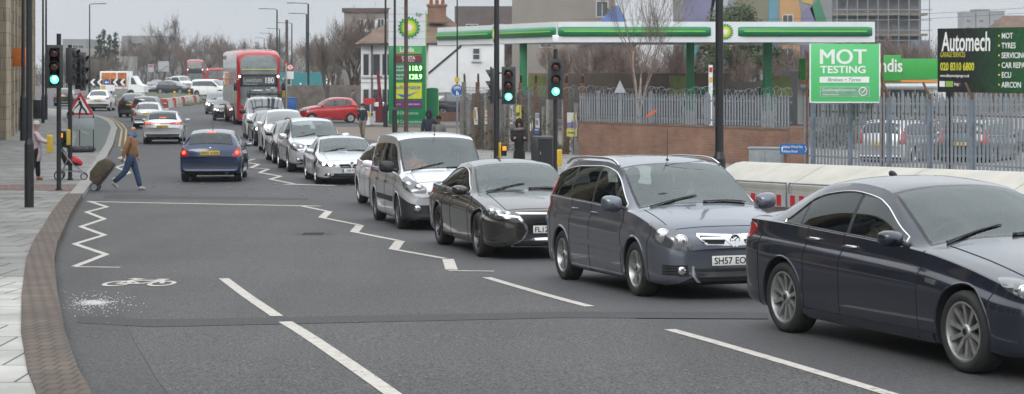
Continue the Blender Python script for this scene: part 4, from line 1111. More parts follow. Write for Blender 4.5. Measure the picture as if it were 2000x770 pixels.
# building with bold painted colour fields
def colourblock():
    Y = 185; t = thing('painted_building', 'tall building painted with bold yellow teal lilac and orange shapes', 'building', ((1335-1000)/F*Y, Y, 0)); W_ = (1625-1335)/F*Y
    m = MB(); m.box((W_/2, 6, 6.5), (W_, 12, 13)); m.build('wall', mat('pale_grey_render', (.24, .25, .25), .85, 0, .08, .5), t)
    pal = dict(y=(.48, .36, .12), t=(.08, .26, .27), l=(.20, .19, .30), o=(.46, .27, .12), g=(.06, .22, .12), b=(.12, .28, .34), p=(.40, .10, .12), w=(.42, .43, .44), n=(.20, .19, .13))
    ms = {k: mat('mural_'+k, v, .8, 0, .1, .6) for k, v in pal.items()}
    shapes = [('l', [(0, 6), (2.2, 6), (3.6, 13), (0, 13)]), ('w', [(2.2, 6), (3.2, 6), (4.2, 10), (3.4, 13), (2.9, 13)]), ('y', [(1.6, 4.8), (4.0, 8.2), (4.6, 4.8)]), ('t', [(0, 3.5), (1.4, 3.5), (1.6, 6.2), (0, 6.2)]), ('n', [(4.7, 3), (7.6, 3), (7.6, 13), (4.7, 13)]),
              ('b', [(7.7, 1), (8.6, 1), (8.4, 13), (7.7, 13)]), ('o', [(8.7, 2), (10.4, 2), (10.6, 8), (9.8, 13), (8.7, 13)]), ('l', [(10.5, 2), (13.2, 2), (11.6, 9), (10.7, 8.4)]), ('y', [(11.6, 9), (12.6, 13), (10.2, 13), (10.7, 9.2)]), ('g', [(11.4, 8.6), (13.3, 4.2), (13.3, 6.4), (12.2, 9.6)]), ('p', [(0, 0), (1.6, 0), (1.0, 3.4), (0, 3.4)]), ('g', [(-.0, 3.41), (.9, 3.41), (.5, 3.49), (0, 3.49)])]
    for k, P in shapes: MB().prism([(x, -.06, z) for x, z in P], (0, .05, 0)).build('painted_panel', ms[k], t)
    for z in (4.5, 7.5, 10.5):
        for x in (6.0, 9.4): window(t, Mwall((0, -.07), (W_, -.07), x, z), 1.0, 1.2, sill=False)
colourblock()
# frame building under scaffolding
def scaff():
    Y = 240; x0, x1 = 1632, 1812; t = thing('scaffolded_building', 'concrete frame building wrapped in scaffolding at upper right', 'building', ((x0-1000)/F*Y, Y, 0)); W_ = (x1-x0)/F*Y
    for k in range(6):
        z = 2.3+2.4*k; MB().box((W_/2, 5, z), (W_, 10, .28)).build('floor_slab', mat('pale_slab_edge', (.26, .23, .20), .8, 0, .15, 2), t)
        MB().box((W_/2, 5.5, z+1.25), (W_-1, 8, 2.1)).build('infill_wall', mat('dark_infill', (.17, .17, .17), .85, 0, .3, .6), t)
    for k in range(10):
        x = W_*k/9; MB().cyl((x, -1.0, 0), (x, -1.0, 15.5), .06, n=6).build('scaffold_pole', GREYSTEEL, t)
    for k in range(12):
        z = 1.6+1.2*k; MB().cyl((-.3, -1.0, z), (W_+.3, -1.0, z), .05, n=6).build('scaffold_rail', GREYSTEEL, t)
    for k in (1, 3, 4): MB().box((W_*.25*k-1, -.6, 3.2+2.4*(k % 3)), (2.2, .05, 1.5)).build('sheeting', mat('pale_blue_sheet', (.20, .28, .33), .5), t)
scaff()
for i, (x0, x1, zt) in enumerate(((1882, 1905, 26.5), (1907, 1932, 27.8), (1934, 1962, 27.0))):
    block('tower_block', ['narrow grey tower block at left of the distant trio', 'tallest grey tower block in the middle of the distant trio', 'grey tower block at right of the distant trio'][i], x0, x1, 900, zt, GREYC, 12, [(z, 1.5, 2.0, 1.6, .4) for z in (11, 14, 17, 20, 23)], parapet=GREYC)
block('brick_house', 'red brick house with tiled roof at the far right edge', 1955, 2060, 240, 7.6, BRICKR, 9, [(5.0, 1.4, 1.2, 1.5, .4)])
m = MB(); X0 = (1938-1000)/F*235; m.add([(X0, 234, 6.9), (X0+9, 234, 6.9), (X0+9, 243, 6.9), (X0, 243, 6.9), (X0+2, 238, 9.3), (X0+9, 238, 9.3)], [(0, 1, 5, 4), (1, 2, 5), (2, 3, 4, 5), (3, 0, 4), (0, 3, 2, 1)])
tag(m.build('tiled_roof', TILES), 'low pinkish tiled roof over the far right houses', 'roof')
block('grey_building', 'low grey flat building far off at upper left', 122, 168, 520, 10.2, GREYC, 20, [(8, 1.5, 3, 3, 1)]); block('grey_building', 'long dark grey building on the far left skyline', 238, 322, 560, 11.6, GREYC, 20, [(9, 1.5, 3, 3, 1)])
block('concrete_ramp', 'pale concrete retaining wall far behind the chevron board', 170, 260, 345, 5.0, CONC, 4, cat='wall'); block('flat_roofed_shed', 'low pale shed on the far left behind the signal posts', 150, 205, 345, 6.4, CONC, 8, cat='shed')
block('footbridge', 'long pale footbridge deck in front of the far woodland', 350, 640, 380, 5.5, CONC, 3, cat='bridge')
# teal cabins and fence by the roadworks
t, _ = block('teal_cabin', 'long teal site cabin beyond the workmen in yellow', 530, 632, 215, 2.75, mat('teal_paint', (.03, .22, .24), .5, 0, .1), 3, [(1.8, .8, .9, 1.4, .5)], cat='cabin')

def left_building():
    # street front that runs away from the camera on the left; continues out of frame beside the camera
    A, B_ = Vector((-13.5, -6)), Vector((-22.8, 92)); C_ = Vector((-32.6, 139)); t = thing('stone_building', 'pale stone fronted building with dark shop glazing at left edge', 'building', (0, 0, 0))
    stone = brickmat('pale_stone', (.44, .36, .25), (.39, .32, .22), (.26, .21, .16), bw=1.1, bh=.55, mort=.02, axes='XZ', bump=.3)
    for P, Q in ((A, B_), (B_, C_)):
        d = (Q-P).normalized(); L_ = (Q-P).length; n = Vector((-d.y, d.x)); m = MB(); m2 = MB()
        a = math.atan2(d.y, d.x)
        mid = (P+Q)/2+n*6.4; mw = MB(); mw.box((mid.x, mid.y, 6.6), (L_, 11.8, 13.2), a); mw.build('upper_wall', stone if False else PANE, t)
        k = 0; s = L_-.6
        while s > 0:
            c = P+d*s; w_ = 1.1; MB().box((c.x+n.x*.2, c.y+n.y*.2, 6.75), (w_, .9, 13.3), a).build('stone_pier', stone, t)
            for z in (3.6, 6.9, 10.2):
                c2 = P+d*(s-2.6); MB().box((c2.x+n.x*.3, c2.y+n.y*.3, z), (4.1, .35, .5), a).build('transom', BLACKM, t)
            for e in (1.5, 2.7, 3.9):
                c3 = P+d*(s-e); MB().box((c3.x+n.x*.35, c3.y+n.y*.35, 6.6), (.12, .2, 13), a).build('mullion', BLACKM, t)
            s -= 5.2
        # roof parapet
        MB().box((mid.x, mid.y, 13.4), (L_+.2, 12.4, .4), a).build('parapet', stone, t)
left_building()
t = thing('orange_shop_sign', 'orange projecting sign on the stone fronted building', 'sign', at(37, 112, 96)); s = MB(); s.box((0, 0, 0), (.62, .16, .88), bev=.02); s.build('sign_panel', mat('orange_sign', (.75, .20, .03), .4), t); s = MB(); s.box((-.42, 0, 0), (.3, .06, .08)); s.build('bracket', BLACKM, t)

# ------------------------------------------------------------------ petrol station
GREENB = mat('green_panel', (.008, .20, .075), .35, 0, .06, 3); LIME = mat('lime_strip', (.22, .58, .06), .4, 0, .05, 3); LGREEN = mat('light_green_sign', (.07, .42, .13), .45, 0, .05, 3)
def sunburst(parent, M, r, name='sunburst_badge', white=True):
    """the flower of layered green, yellow and white petals"""
    mb = MB()
    cols = [(GREENB, 1.0, 18), (LIME, .80, 18), (mat('sun_yellow', (.80, .62, .02), .4, 0, 0), .60, 18), (WHITEP, .34, 18)]
    root = None
    for i, (m, q, n) in enumerate(cols):
        vs = [(0, 0, .02+.012*i)]; 
        for k in range(n*4):
            a = 2*PI*k/(n*4); ph = (k % 4)/4; rr = r*q*(1-.14*abs(math.sin(PI*(ph))) if False else 1-.24*abs(1-2*((k % 4)/4 if k % 4 < 3 else .25))); vs.append((rr*math.cos(a), rr*math.sin(a), .02+.012*i))
        N = n*4; fs = [(0, 1+k, 1+(k+1) % N) for k in range(N)]; b0 = MB(); b0.add([M @ Vector(v) for v in vs]+[M @ Vector((v[0], v[1], 0)) for v in vs[1:]], fs+[(1+k, 1+(k+1) % N, N+1+(k+1) % N, N+1+k) for k in range(N)])
        o = b0.build(name if root is None else 'petal_ring', m, root or parent)
        if root is None: root = o
    return root
def canopy():
    t = thing('petrol_station_canopy', 'long white petrol station canopy with green rounded light bar', 'canopy', (10, 110, 0)); o = Vector((10, 110, 0))
    P = [at(1708, 0, 108), at(1090, 0, 108), at(858, 0, 125), at(1560, 0, 132)]; P = [Vector((p.x, p.y, 0))-o for p in P]
    mb = MB(); mb.prism([(p.x, p.y, 4.80) for p in P], (0, 0, .95)); mb.build('roof_deck', WHITEP, t)
    FASC = mat('fascia_white', (.74, .76, .78), .35, 0, .05, 1)
    for a, b in ((P[1], P[0]), (P[2], P[1])):
        d = (b-a).normalized(); n = d.cross(Vector((0, 0, 1))); L_ = (b-a).length; M = frame(a+n*.02+Vector((0, 0, 4.72)), d, (0, 0, 1))
        f = MB(); f.prism([M @ Vector(v) for v in ((0, 0, 0), (L_, 0, 0), (L_, 1.08, 0), (0, 1.08, 0))], n*.10); f.build('fascia', FASC, t)
        segs = ((0, L_*.482), (L_*.568, L_-.15)) if L_ > 10 and a == P[1] else ((.0, L_*.50), (L_*.56, L_))
        for s0, s1 in segs:
            q = MB(); pr = [(0, 0)]; n_ = 8
            for k in range(n_+1): an = -PI/2+PI*k/n_; pr.append((.26*math.cos(an)*.8, .56+.26*math.sin(an)))
            pr = pr[1:]
            vs = []; 
            for s, sc in ((s0, .3), (s0+.25, 1), (s1-.25, 1), (s1, .3)): vs += [M @ Vector((s, .56+(y-.56)*(.8+.2*sc), .10+x*sc)) for x, y in pr]
            k_ = len(pr); fs = [(i*k_+j, (i+1)*k_+j, (i+1)*k_+j+1, i*k_+j+1) for i in range(3) for j in range(k_-1)]+[tuple(range(k_)), tuple(range(3*k_, 4*k_))]
            q.add(vs, fs, 0, True); go = q.build('light_bar', GREENB, t)
            q = MB(); q.prism([M @ Vector(v) for v in ((s0+.3, .54, .30), (s1-.3, .54, .30), (s1-.3, .61, .30), (s0+.3, .61, .30))], n*.03); q.build('lime_line', LIME, go)
        if a == P[1]: sunburst(t, frame(M @ Vector((L_*.527, .55, .10)), d, (0, 0, 1)), .46)
        else: sunburst(t, frame(M @ Vector((L_*.53, .55, .16)), d, (0, 0, 1)), .52)
    for px, Y, w_ in ((1022, 114, .42), (1348, 113, .42), (1499, 112, .46)):
        q = at(px, 128, Y)-o; c = MB(); c.box((q.x, q.y, 2.9), (w_, w_, 3.9), bev=.03); co = c.build('column', GREENB, t)
        c = MB(); c.box((q.x, q.y, .5), (w_+.25, w_+.25, 1.0), bev=.03); c.build('column_base', CONC, co)
        s = MB(); s.box((q.x+(.75 if px != 1348 else -.7), q.y-.2, 2.35), (.95, .08, 1.15)); s.build('hanging_poster', mat('olive_poster', (.13, .17, .03), .5, 0, .35, 1.5), co)
canopy()
def pump(px, Y, label):
    q = at(px, 128, Y); t = thing('fuel_pump', label, 'fuel pump', (q.x, Y, .1))
    m = MB(); m.box((0, 0, .85), (.9, .5, 1.5), bev=.04); m.build('cabinet', WHITEP, t); m = MB(); m.box((0, 0, 1.95), (1.0, .4, .5), bev=.04); m.build('head', GREENB, t)
    m = MB(); m.box((0, -.26, 1.25), (.6, .03, .35)); m.build('display', FRIT_, t)
    for s in (-.35, .35):
        m = MB(); m.tube([(s, -.28, 1.5), (s*1.3, -.4, .8), (s, -.3, .35)], .02, 6); m.build('hose', BLACKM, t)
FRIT_ = mat('dark_display', (.02, .02, .022), .2, 0, 0)
for i, px in enumerate((1040, 1345, 1385, 1500)): pump(px, 116+i*.5, ['fuel pump by the left green canopy column', 'fuel pump by the middle green canopy column', 'fuel pump just right of the middle canopy column', 'fuel pump by the right green canopy column'][i])
def totem():
    Y = 117.5; s = Y/F; c = at(795, 128, Y); t = thing('fuel_price_sign', 'tall white and green fuel price sign with lit green prices', 'sign', (c.x, Y, 0.1)); z = lambda py: CZ+(YH-py)*s-.1
    X = lambda px: (px-795)*s; D = .45
    mb = MB(); W_ = X(831)
    mb.box((0, D/2, (z(90)+z(252))/2), (2*W_, D, z(90)-z(252)), bev=.02); mb.build('green_body', GREENB, t)
    top = [(-W_, z(90)+.004), (W_, z(90)+.004), (W_, z(20))]+[(W_*math.cos(PI*k/12), z(20)+.22*math.sin(PI*k/12)) for k in range(1, 12)]+[(-W_, z(20))]
    mb = MB(); mb.prism([(x, 0, y) for x, y in top], (0, D, 0)); mb.build('white_head', mat('sign_white', (.66, .69, .71), .4, 0, .03, 2), t)
    for py in (28, 42, 62, 76): MB().box((0, -.003, z(py)), (2*W_-.02, .008, .015)).build('panel_joint', GREYSTEEL, t)
    sunburst(t, FACE(X(799), -.02, z(54)), .66)
    text('bp', .36, GREENB, t, FACE(X(818), -.012, z(28)), 'lettering')
    MB().box((W_+.02, D/2, (z(20)+z(250))/2), (.045, D*.7, z(20)-z(250))).build('edge_strip', LIME, t)
    def panel(y0, y1, m, nm='panel', x0=770, x1=824):
        return MB().box(((X(x0)+X(x1))/2, -.02, (z(y0)+z(y1))/2), (X(x1)-X(x0), .05, z(y0)-z(y1))).build(nm, m, t)
    L_ = panel(91, 105.5, LGREEN); text('Londis', .36, WHITEINK, L_, FACE(0, -.05, z(97.5)), bold=.02, fit=.80); MB().box((0, -.05, z(104)), (X(822)-X(772), .015, .05)).build('orange_line', mat('orange_line', (.7, .25, .02), .5), L_)
    L_ = panel(109, 122, mat('maroon_panel', (.17, .018, .035), .5)); text('COSTA', .27, WHITEINK, L_, FACE(X(798), -.05, z(113.5)), bold=.02, fit=.78); text('EXPRESS', .12, WHITEINK, L_, FACE(X(798), -.05, z(119.5)), fit=.66)
    LED = mat('price_led', (.3, .9, .3), .4, emit=(.45, 1, .35), es=2.2)
    for py, a, b, pr in ((133.5, 'Regular', 'unleaded', '118.9'), (150, 'Regular', 'diesel', '128.9')):
        text(a, .20, WHITEINK, t, FACE(X(772), -.01, z(py-3.5)), align='LEFT', fit=.56); text(b, .20, WHITEINK, t, FACE(X(772), -.01, z(py+3.5)), align='LEFT', fit=.60 if b != 'diesel' else .42)
        q = MB().box((X(812), -.02, z(py)), (.85, .03, .42)).build('price_display', mat('price_back', (.01, .12, .04), .5), t); text(pr, .42, LED, q, FACE(X(812), -.045, z(py)), bold=.02, fit=.72, ch=.30)
    L_ = panel(162, 193, mat('acid_yellow', (.60, .62, .03), .45)); text('ultimate', .34, mat('ultimate_blue', (.02, .12, .42), .4), L_, FACE(X(797), -.05, z(171)), fit=1.4, shear=.25, bold=.01)
    MB().prism([(X(775), -.06, z(183)), (X(795), -.06, z(186)), (X(818), -.06, z(178.5)), (X(795), -.06, z(190)), (X(784), -.06, z(190))], (0, .02, 0)).build('swoosh', mat('swoosh_blue', (.01, .15, .60), .4), L_)
    L_ = panel(197, 210.5, mat('purple_panel', (.14, .015, .16), .5)); text('nectar', .17, mat('nectar_yellow', (.8, .5, .02), .5), L_, FACE(X(778), -.05, z(203.5)), fit=.34); text('points here', .17, WHITEINK, L_, FACE(X(806), -.05, z(203.5)), fit=.80)
    for py, tx in ((221, 'Off licence'), (238, 'Cash machine')):
        text(tx, .26, mat('soft_lettering', (.45, .62, .50), .5), t, FACE(X(781), -.01, z(py)), align='LEFT', fit=1.05 if tx[0] == 'O' else 1.25); MB().lathe([(0, .02), (.14, .02), (.15, 0)], 18, 0, 'Z', Matrix(((1, 0, 0), (0, 0, -1), (0, 1, 0)))).build('round_symbol', mat('soft_symbol', (.30, .45, .30), .5), t, loc=(X(774), -.01, z(py)))
        MB().box((0, -.004, z(py+8)), (2*W_-.06, .008, .02)).build('panel_joint', mat('deep_green', (.004, .09, .035), .5), t)
totem()
# shop with its green fascia beyond
def shop():
    Y = 118; s = Y/F; c = at(1700, 128, Y); t = thing('petrol_station_shop', 'petrol station shop with light green fascia and white Londis lettering', 'shop', (c.x, Y, .1)); X = lambda px: (px-1700)*s; z = lambda py: CZ+(YH-py)*s-.1
    MB().box(((X(1560)+X(1850))/2, 4, 1.55), (X(1850)-X(1560), 7, 3.1)).build('wall', RENDERW, t)
    MB().box(((X(1719)+X(1757))/2, -.2, (z(108)+z(158))/2), (X(1757)-X(1719), .45, z(108)-z(158)), bev=.02).build('fascia_box', mat('fascia_green', (.04, .36, .06), .4, 0, .04, 2), t)
    f = MB().box(((X(1560)+X(1834))/2, -.1, (z(115)+z(155))/2), (X(1834)-X(1560), .3, z(115)-z(155)), bev=.02).build('fascia', MATS['fascia_green'], t)
    MB().box(((X(1560)+X(1834))/2, -.13, z(158.5)), (X(1834)-X(1560), .3, .12)).build('orange_line', MATS['orange_line'], f)
    text('Londis', .8, WHITEINK, f, FACE(X(1724), -.46, z(128)), bold=.02, fit=2.1, ch=.78)
    MB().tube([(X(1560), -.4, z(169)), (X(1834), -.4, z(169))], .20, 12).build('canopy_roll', mat('brushed_roll', (.5, .51, .52), .35, .4, .1), t)
    for px in (1600, 1660, 1740, 1790): window(t, Mwall((0, .48), (1, .48), X(px), 1.3), 1.6, 1.9, mull=1)
shop()
# ------------------------------------------------------------------ buses
BUSRED = paint('bus_red', (.40, .008, .014), 0, .35, .04)
BUSWHITE = paint('bus_roof_white', (.55, .50, .50), 0, .3, .14)
def bus(label, dest=True, double=True, L_=10.2, group='red buses'):
    H = 4.38 if double else 3.0; W_ = 1.26
    t = thing('double_decker_bus' if double else 'single_decker_bus', label, 'bus', group=group)
    # body: rounded stations from nose to tail
    st = [(0, .30, 2.2 if double else 1.6, .72), (-.06, .28, H-.95, .90), (-.14, .26, H-.55, .965), (-.28, .26, H-.24, .99), (-.50, .26, H-.10, 1), (-1.0, .26, H, 1), (-L_+.4, .26, H, 1), (-L_+.1, .28, H-.12, .98), (-L_, .35, H-.5, .94)]
    mb = MB(); G_ = []
    for x, b, tp, w in st:
        ww = W_*w; r = min(.32, (tp-b)*.2); sec = [(0, b), (ww*.7, b), (ww-.06, b+.02), (ww, b+.12)]
        for k in range(1, 8): sec.append((ww-.0, lerp(b+.12, tp-r, k/8)))
        for k in range(0, 6): a = PI/2*k/5; sec.append((ww-r+r*math.cos(a), tp-r+r*math.sin(a)))
        for k in (.66, .33, 0): sec.append(((ww-r)*k, tp+.035*(1-k)))
        G_.append(sec)
    n = len(G_[0])
    for sg in (1, -1):
        vs = [(st[i][0]-.10*(y/W_)**2*(1 if i < 3 else 0), sg*y, z) for i in range(len(st)) for y, z in G_[i]]
        mb.add(vs, [(i*n+j, (i+1)*n+j, (i+1)*n+j+1, i*n+j+1) if sg > 0 else (i*n+j+1, (i+1)*n+j+1, (i+1)*n+j, i*n+j) for i in range(len(st)-1) for j in range(n-1)], 0, True)
    N = len(mb.v)//2
    for i in (0, len(st)-1): mb.add([mb.v[i*n+j] for j in range(n)]+[mb.v[N+i*n+j] for j in range(n)], [(j, j+1, n+j+1, n+j) for j in range(n-1)], 0, True)
    body = mb.build('body', BUSRED, t); B = Body(); me = body.data
    B.bvh = BVHTree.FromPolygons([v.co.copy() for v in me.vertices], [tuple(p.vertices) for p in me.polygons])
    def P(name, m, pts, off=.012, d=(-1, 0, 0), par=None, mirror=False, step=.14): return patch(B, pts, d, off, m, name, par or t, step, mirror=mirror)
    BG = mat('bus_glass', (.15, .18, .18), .08, 0, .35, 1.6, coat=1.0); BLK = mat('bus_black', (.018, .018, .022), .25, 0, 0)
    f = lambda q: [(0, y, z) for y, z in q]
    if double:
        up = [(-1.05, 2.98), (-1.08, 3.4), (-1.02, 3.85), (-.75, 4.08), (.75, 4.08), (1.02, 3.85), (1.08, 3.4), (1.05, 2.98)]
        P('upper_windscreen', BG, f(up), .02)
        P('destination_band', BLK, f([(-1.10, 2.25), (-1.10, 2.95), (1.10, 2.95), (1.10, 2.25)]), .018)
        h = hitf(B, 0, 3.3); MB().tube([(.03+hitf(B, y, 3.25).x, y, 3.25) for y in (-1.0, -.5, 0, .5, 1.0)], .035, 6).build('yellow_rail', mat('yellow_rail', (.50, .50, .12), .5), t)
        zl = 2.25
    else: zl = 2.45
    P('lower_windscreen', BG, f([(-1.06, 1.15), (-1.08, zl), (1.08, zl), (1.06, 1.15), (.7, 1.0), (-.7, 1.0)]), .016)
    if dest:
        h = hitf(B, 0, 2.6); q = MB().box((h.x+.03, 0, 2.60), (.03, 1.9, .5)).build('destination_display', mat('display_grey', (.07, .075, .08), .4, 0, 0), t)
        Mx = frame((h.x+.048, 0, 2.60), (0, 1, 0), (0, 0, 1))
        DT = mat('display_lettering', (.45, .47, .48), .5, 0, 0)
        text('Lewisham', .40, DT, q, Mx @ Matrix.Translation((-.90, .03, 0)), align='LEFT', fit=1.05); text('180', .5, mat('display_white', (.75, .78, .78), .5), q, Mx @ Matrix.Translation((.62, .02, 0)), bold=.02, fit=.5, ch=.36)
        text('Charlton Station', .12, DT, q, Mx @ Matrix.Translation((-.90, -.20, 0)), align='LEFT')
    P('bumper_band', mat('bus_bumper', (.30, .02, .025), .4), f([(-1.0, .30), (-1.05, .62), (1.05, .62), (1.0, .30)]), .02)
    for s in (1, -1):
        h = hitf(B, s*.95, .82); o = MB().ell((h.x+.0, s*.95, .82), (.05, .16, .13)).build('headlamp', LENS, t); MB().ell((h.x+.03, s*.92, .82), (.035, .08, .08), n=12, k=8).build('lamp_bowl', LIT, o)
        MB().tube([(-.05, s*1.15, 2.7), (.28, s*1.30, 2.65), (.30, s*1.38, 2.5)], .03, 6).build('mirror_arm', BLK, t)
        m = MB(); m.box((.30, s*1.40, 2.25), (.12, .22, .46), bev=.04); m.build('door_mirror', BLK, t)
        h = hitf(B, s*1.12, 2.85); MB().ell((h.x+.02, s*1.12, 2.85), (.03, .07, .07), n=10, k=6).build('marker_lamp', LIT, t)
    for s in (-.5, .35): MB().tube([Vector((.03, 0, 0))+hitf(B, s, 1.2), Vector((.03, 0, 0))+hitf(B, s+.25, 1.75), Vector((.03, 0, 0))+hitf(B, s+.35, 2.0)], .018, 6).build('wiper', BLK, t)
    # side windows, both decks
    side = lambda q: [(x, 1.3, z) for x, z in q]
    nwin = int((L_-1.4)/1.45)
    for k in range(nwin):
        x0, x1 = -.75-1.45*k, -.75-1.45*k-1.36
        if double: P('side_window', BG, side([(x0, 3.10), (x0, 3.85), (x1, 3.85), (x1, 3.10)]), .012, (0, -1, 0), mirror=True, step=.4)
        if k > 0 or True: P('side_window', BG, side([(x0, 1.30), (x0, 2.30 if double else 2.5), (x1, 2.30 if double else 2.5), (x1, 1.30)]), .012, (0, -1, 0), mirror=True, step=.4)
    P('waist_moulding', BLK, side([(-.5, 2.62), (-.5, 2.68), (-L_+.5, 2.68), (-L_+.5, 2.62)]), .012, (0, -1, 0), mirror=True, step=.5)
    s = MB(); s.box((-1.9, -1.28, 1.75), (.55, .01, .8)); s.build('yellow_notice', YELLOWP, t)
    if double: P('roof_panel', BUSWHITE, [(-.9, -1.0, 5), (-.9, 1.0, 5), (-L_+.8, 1.0, 5), (-L_+.8, -1.0, 5)], .012, (0, 0, -1), step=.6) if False else None
    m = MB(); m.box((-L_/2, 0, H+.03), (L_-2.0, 1.7, .05), bev=.02); m.build('roof_panel', BUSWHITE, t)
    S = dict(tr=.48, rr=.29, tw=.28, spokes=8, style='cover'); a, k_, d_ = make_wheel(S, False, None)
    w0 = None
    for ax in (-2.5, -8.0 if L_ > 9 else -6.8):
        for sg in (1, -1):
            q = MB(); q.cyl((ax, sg*1.14, .5), (ax, sg*1.275, .5), .58, n=20); q.build('wheel_recess', UNDER, t)
            if w0 is None: w0 = a.build('wheel', TYRE, t); w0r = k_.build('rim', RIM, w0); o = w0
            else: o = w0.copy(); C.objects.link(o); r = w0r.copy(); C.objects.link(r); r.parent = o
            o.location = (ax, sg*1.16, .48); o.rotation_euler = (0, 0, 0 if sg > 0 else PI)
    return t
def place_front(t, px, py, deg):
    g = G(px, py); a = R(deg); t.location = g; t.rotation_euler = (0, 0, math.atan2(-math.cos(a), math.sin(a))); return t
place_front(bus('red double decker bus on route 180 at the tail of the queue', group='red buses'), 506, 244.5, 13)
place_front(bus('smaller looking red double decker bus far off by the roundabout', dest=False), 381, 172, 8)
place_front(bus('far red single deck bus seen side on behind the roundabout', dest=False, double=False, L_=8.5), 399, 168, -82)
# ------------------------------------------------------------------ the vehicles' shapes
# key columns: x, underside, beltline, side-glass top, roof edge, centre top, half-width low, half-width belt, half-width roof edge, plan curvature
SEDAN = dict(
    keys=[(2.345, .30, .52, .53, .545, .56, .50, .48, .44, -.16),
          (2.335, .23, .62, .63, .64, .655, .68, .66, .62, -.20),
          (2.30, .19, .67, .68, .695, .72, .80, .76, .70, -.22),
          (2.20, .18, .70, .71, .725, .765, .87, .82, .73, -.20),
          (1.98, .17, .74, .75, .77, .825, .915, .85, .75, -.14),
          (1.49, .17, .825, .84, .86, .905, .93, .865, .76, -.06),
          (1.05, .17, .885, .90, .92, .965, .93, .865, .76, -.06),
          (.86, .17, .905, .92, .94, 1.00, .93, .862, .755, -.10),
          (.50, .17, .925, 1.04, 1.13, 1.20, .93, .86, .71, -.10),
          (.10, .17, .94, 1.23, 1.32, 1.385, .93, .86, .65, -.08),
          (-.10, .17, .948, 1.285, 1.365, 1.425, .93, .86, .63, -.05),
          (-.60, .17, .962, 1.325, 1.395, 1.455, .93, .86, .605, 0),
          (-1.15, .17, .98, 1.265, 1.355, 1.415, .93, .862, .60, .05),
          (-1.30, .17, .985, 1.22, 1.325, 1.385, .93, .862, .60, .08),
          (-1.66, .18, .995, 1.02, 1.20, 1.25, .93, .86, .63, .10),
          (-2.02, .20, 1.00, 1.01, 1.045, 1.10, .92, .85, .69, .06),
          (-2.38, .24, 1.00, 1.01, 1.03, 1.075, .89, .82, .69, .10),
          (-2.50, .28, .95, .96, .98, 1.045, .85, .78, .66, .14),
          (-2.57, .34, .80, .81, .82, .85, .76, .71, .60, .14)],
    p=2.6, ws=(.86, .04), rw=(-1.18, -2.0), side=[(.62, -.38), (-.46, -1.28), (-1.32, -1.66)],
    doors=[(.92, -.42), (-.42, -1.12)], lines=[1.95, -2.02], bonnet=(2.22, .95, .84), crease=.022,
    axles=(1.485, -1.485), tr=.335, arch=.378, track=.80, rr=.243, tw=.235, spokes=10, style='five', sw=.55, embm=FRIT, glyph='quad', capm=FRIT,
    mirror=(.54, .865, .985), cab=(.92, -1.5), cabw=.80, dash=.93, seats=(-.25, -1.02), seatz=.44, sidetrim=CHROME, handle_m=CHROME, hdrop=.085, privacy=1,
    hl=[(2.26, .40, .60), (2.24, .41, .70), (2.02, .80, .775), (1.92, .88, .77), (2.02, .86, .69), (2.18, .68, .60)], hlb=[((2.2, .60, .665), .055), ((2.1, .76, .69), .048)],
    front=[('kidney_grille', 'grille', .010, [(.04, .46), (.04, .64), (.10, .67), (.33, .67), (.36, .63), (.30, .46)], True),
           ('lower_grille', 'grille', .006, [(-.45, .24), (.45, .24), (.40, .34), (-.40, .34)], False)],
    fog=(.62, .34, .05), pf=.40, pr=.72, emb=[('ring', (0, .72, 'f'), .045)],
    tl=[(-2.42, .50, .82), (-2.42, .50, .93), (-2.2, .84, .97), (-2.12, .86, .93), (-2.2, .86, .82), (-2.4, .72, .80)],
    rear=[('bumper_vent', 'trim', .006, [(-.6, .28), (.6, .28), (.55, .38), (-.55, .38)], False)],
    flank=[('sill_skirt', 'paint', .014, [(1.06, .19), (1.08, .27), (-1.08, .27), (-1.06, .19)]),
           ('side_gill', 'chrome', .012, [(1.12, .66), (.98, .675), (.97, .705), (1.13, .695)])],
    aerial=(-1.0, 0, .05, 0))
SALOON = scaled(SEDAN, .99, .99, 1.0, axles=(1.425, -1.425), rims=None, style='twin', spokes=5, rimm=RIMD, tr=.335, rr=.235, handle_m=None, glyph='slash', emb=[('ring', (0, .60, 'f'), .085)], crease=.03,
    hl=[(2.25, .46, .63), (2.22, .46, .70), (2.05, .72, .755), (1.86, .88, .80), (1.88, .90, .72), (2.0, .86, .645), (2.12, .76, .61)],
    hlb=[((2.2, .62, .675), .045), ((2.1, .74, .695), .045), ((2.0, .82, .72), .04)],
    front=[('grille_surround', 'chrome', .006, [(0, .705), (.50, .715), (.54, .69), (.40, .53), (.36, .42), (.44, .30), (.60, .215), (.58, .195), (.0, .195)], True),
           ('upper_grille', 'grille', .012, [(0, .68), (.47, .685), (.36, .53), (.34, .50), (0, .50)], True),
           ('grille_band', 'under', .013, [(0, .50), (.34, .50), (.33, .42), (.345, .40), (0, .40)], True),
           ('lower_grille', 'grille', .012, [(0, .40), (.345, .40), (.41, .30), (.54, .225), (0, .22)], True),
           ('bumper_vent', 'trim', .006, [(.62, .26), (.84, .30), (.84, .33), (.66, .40)], True)],
    fog=None, pf=.455, flank=[('sill_skirt', 'paint', .012, [(1.0, .19), (1.02, .26), (-1.02, .26), (-1.0, .19)])],
    drlp=[(2.3, .50+.036*k, .632+.004*k) for k in range(10)])
del SALOON['handle_m']
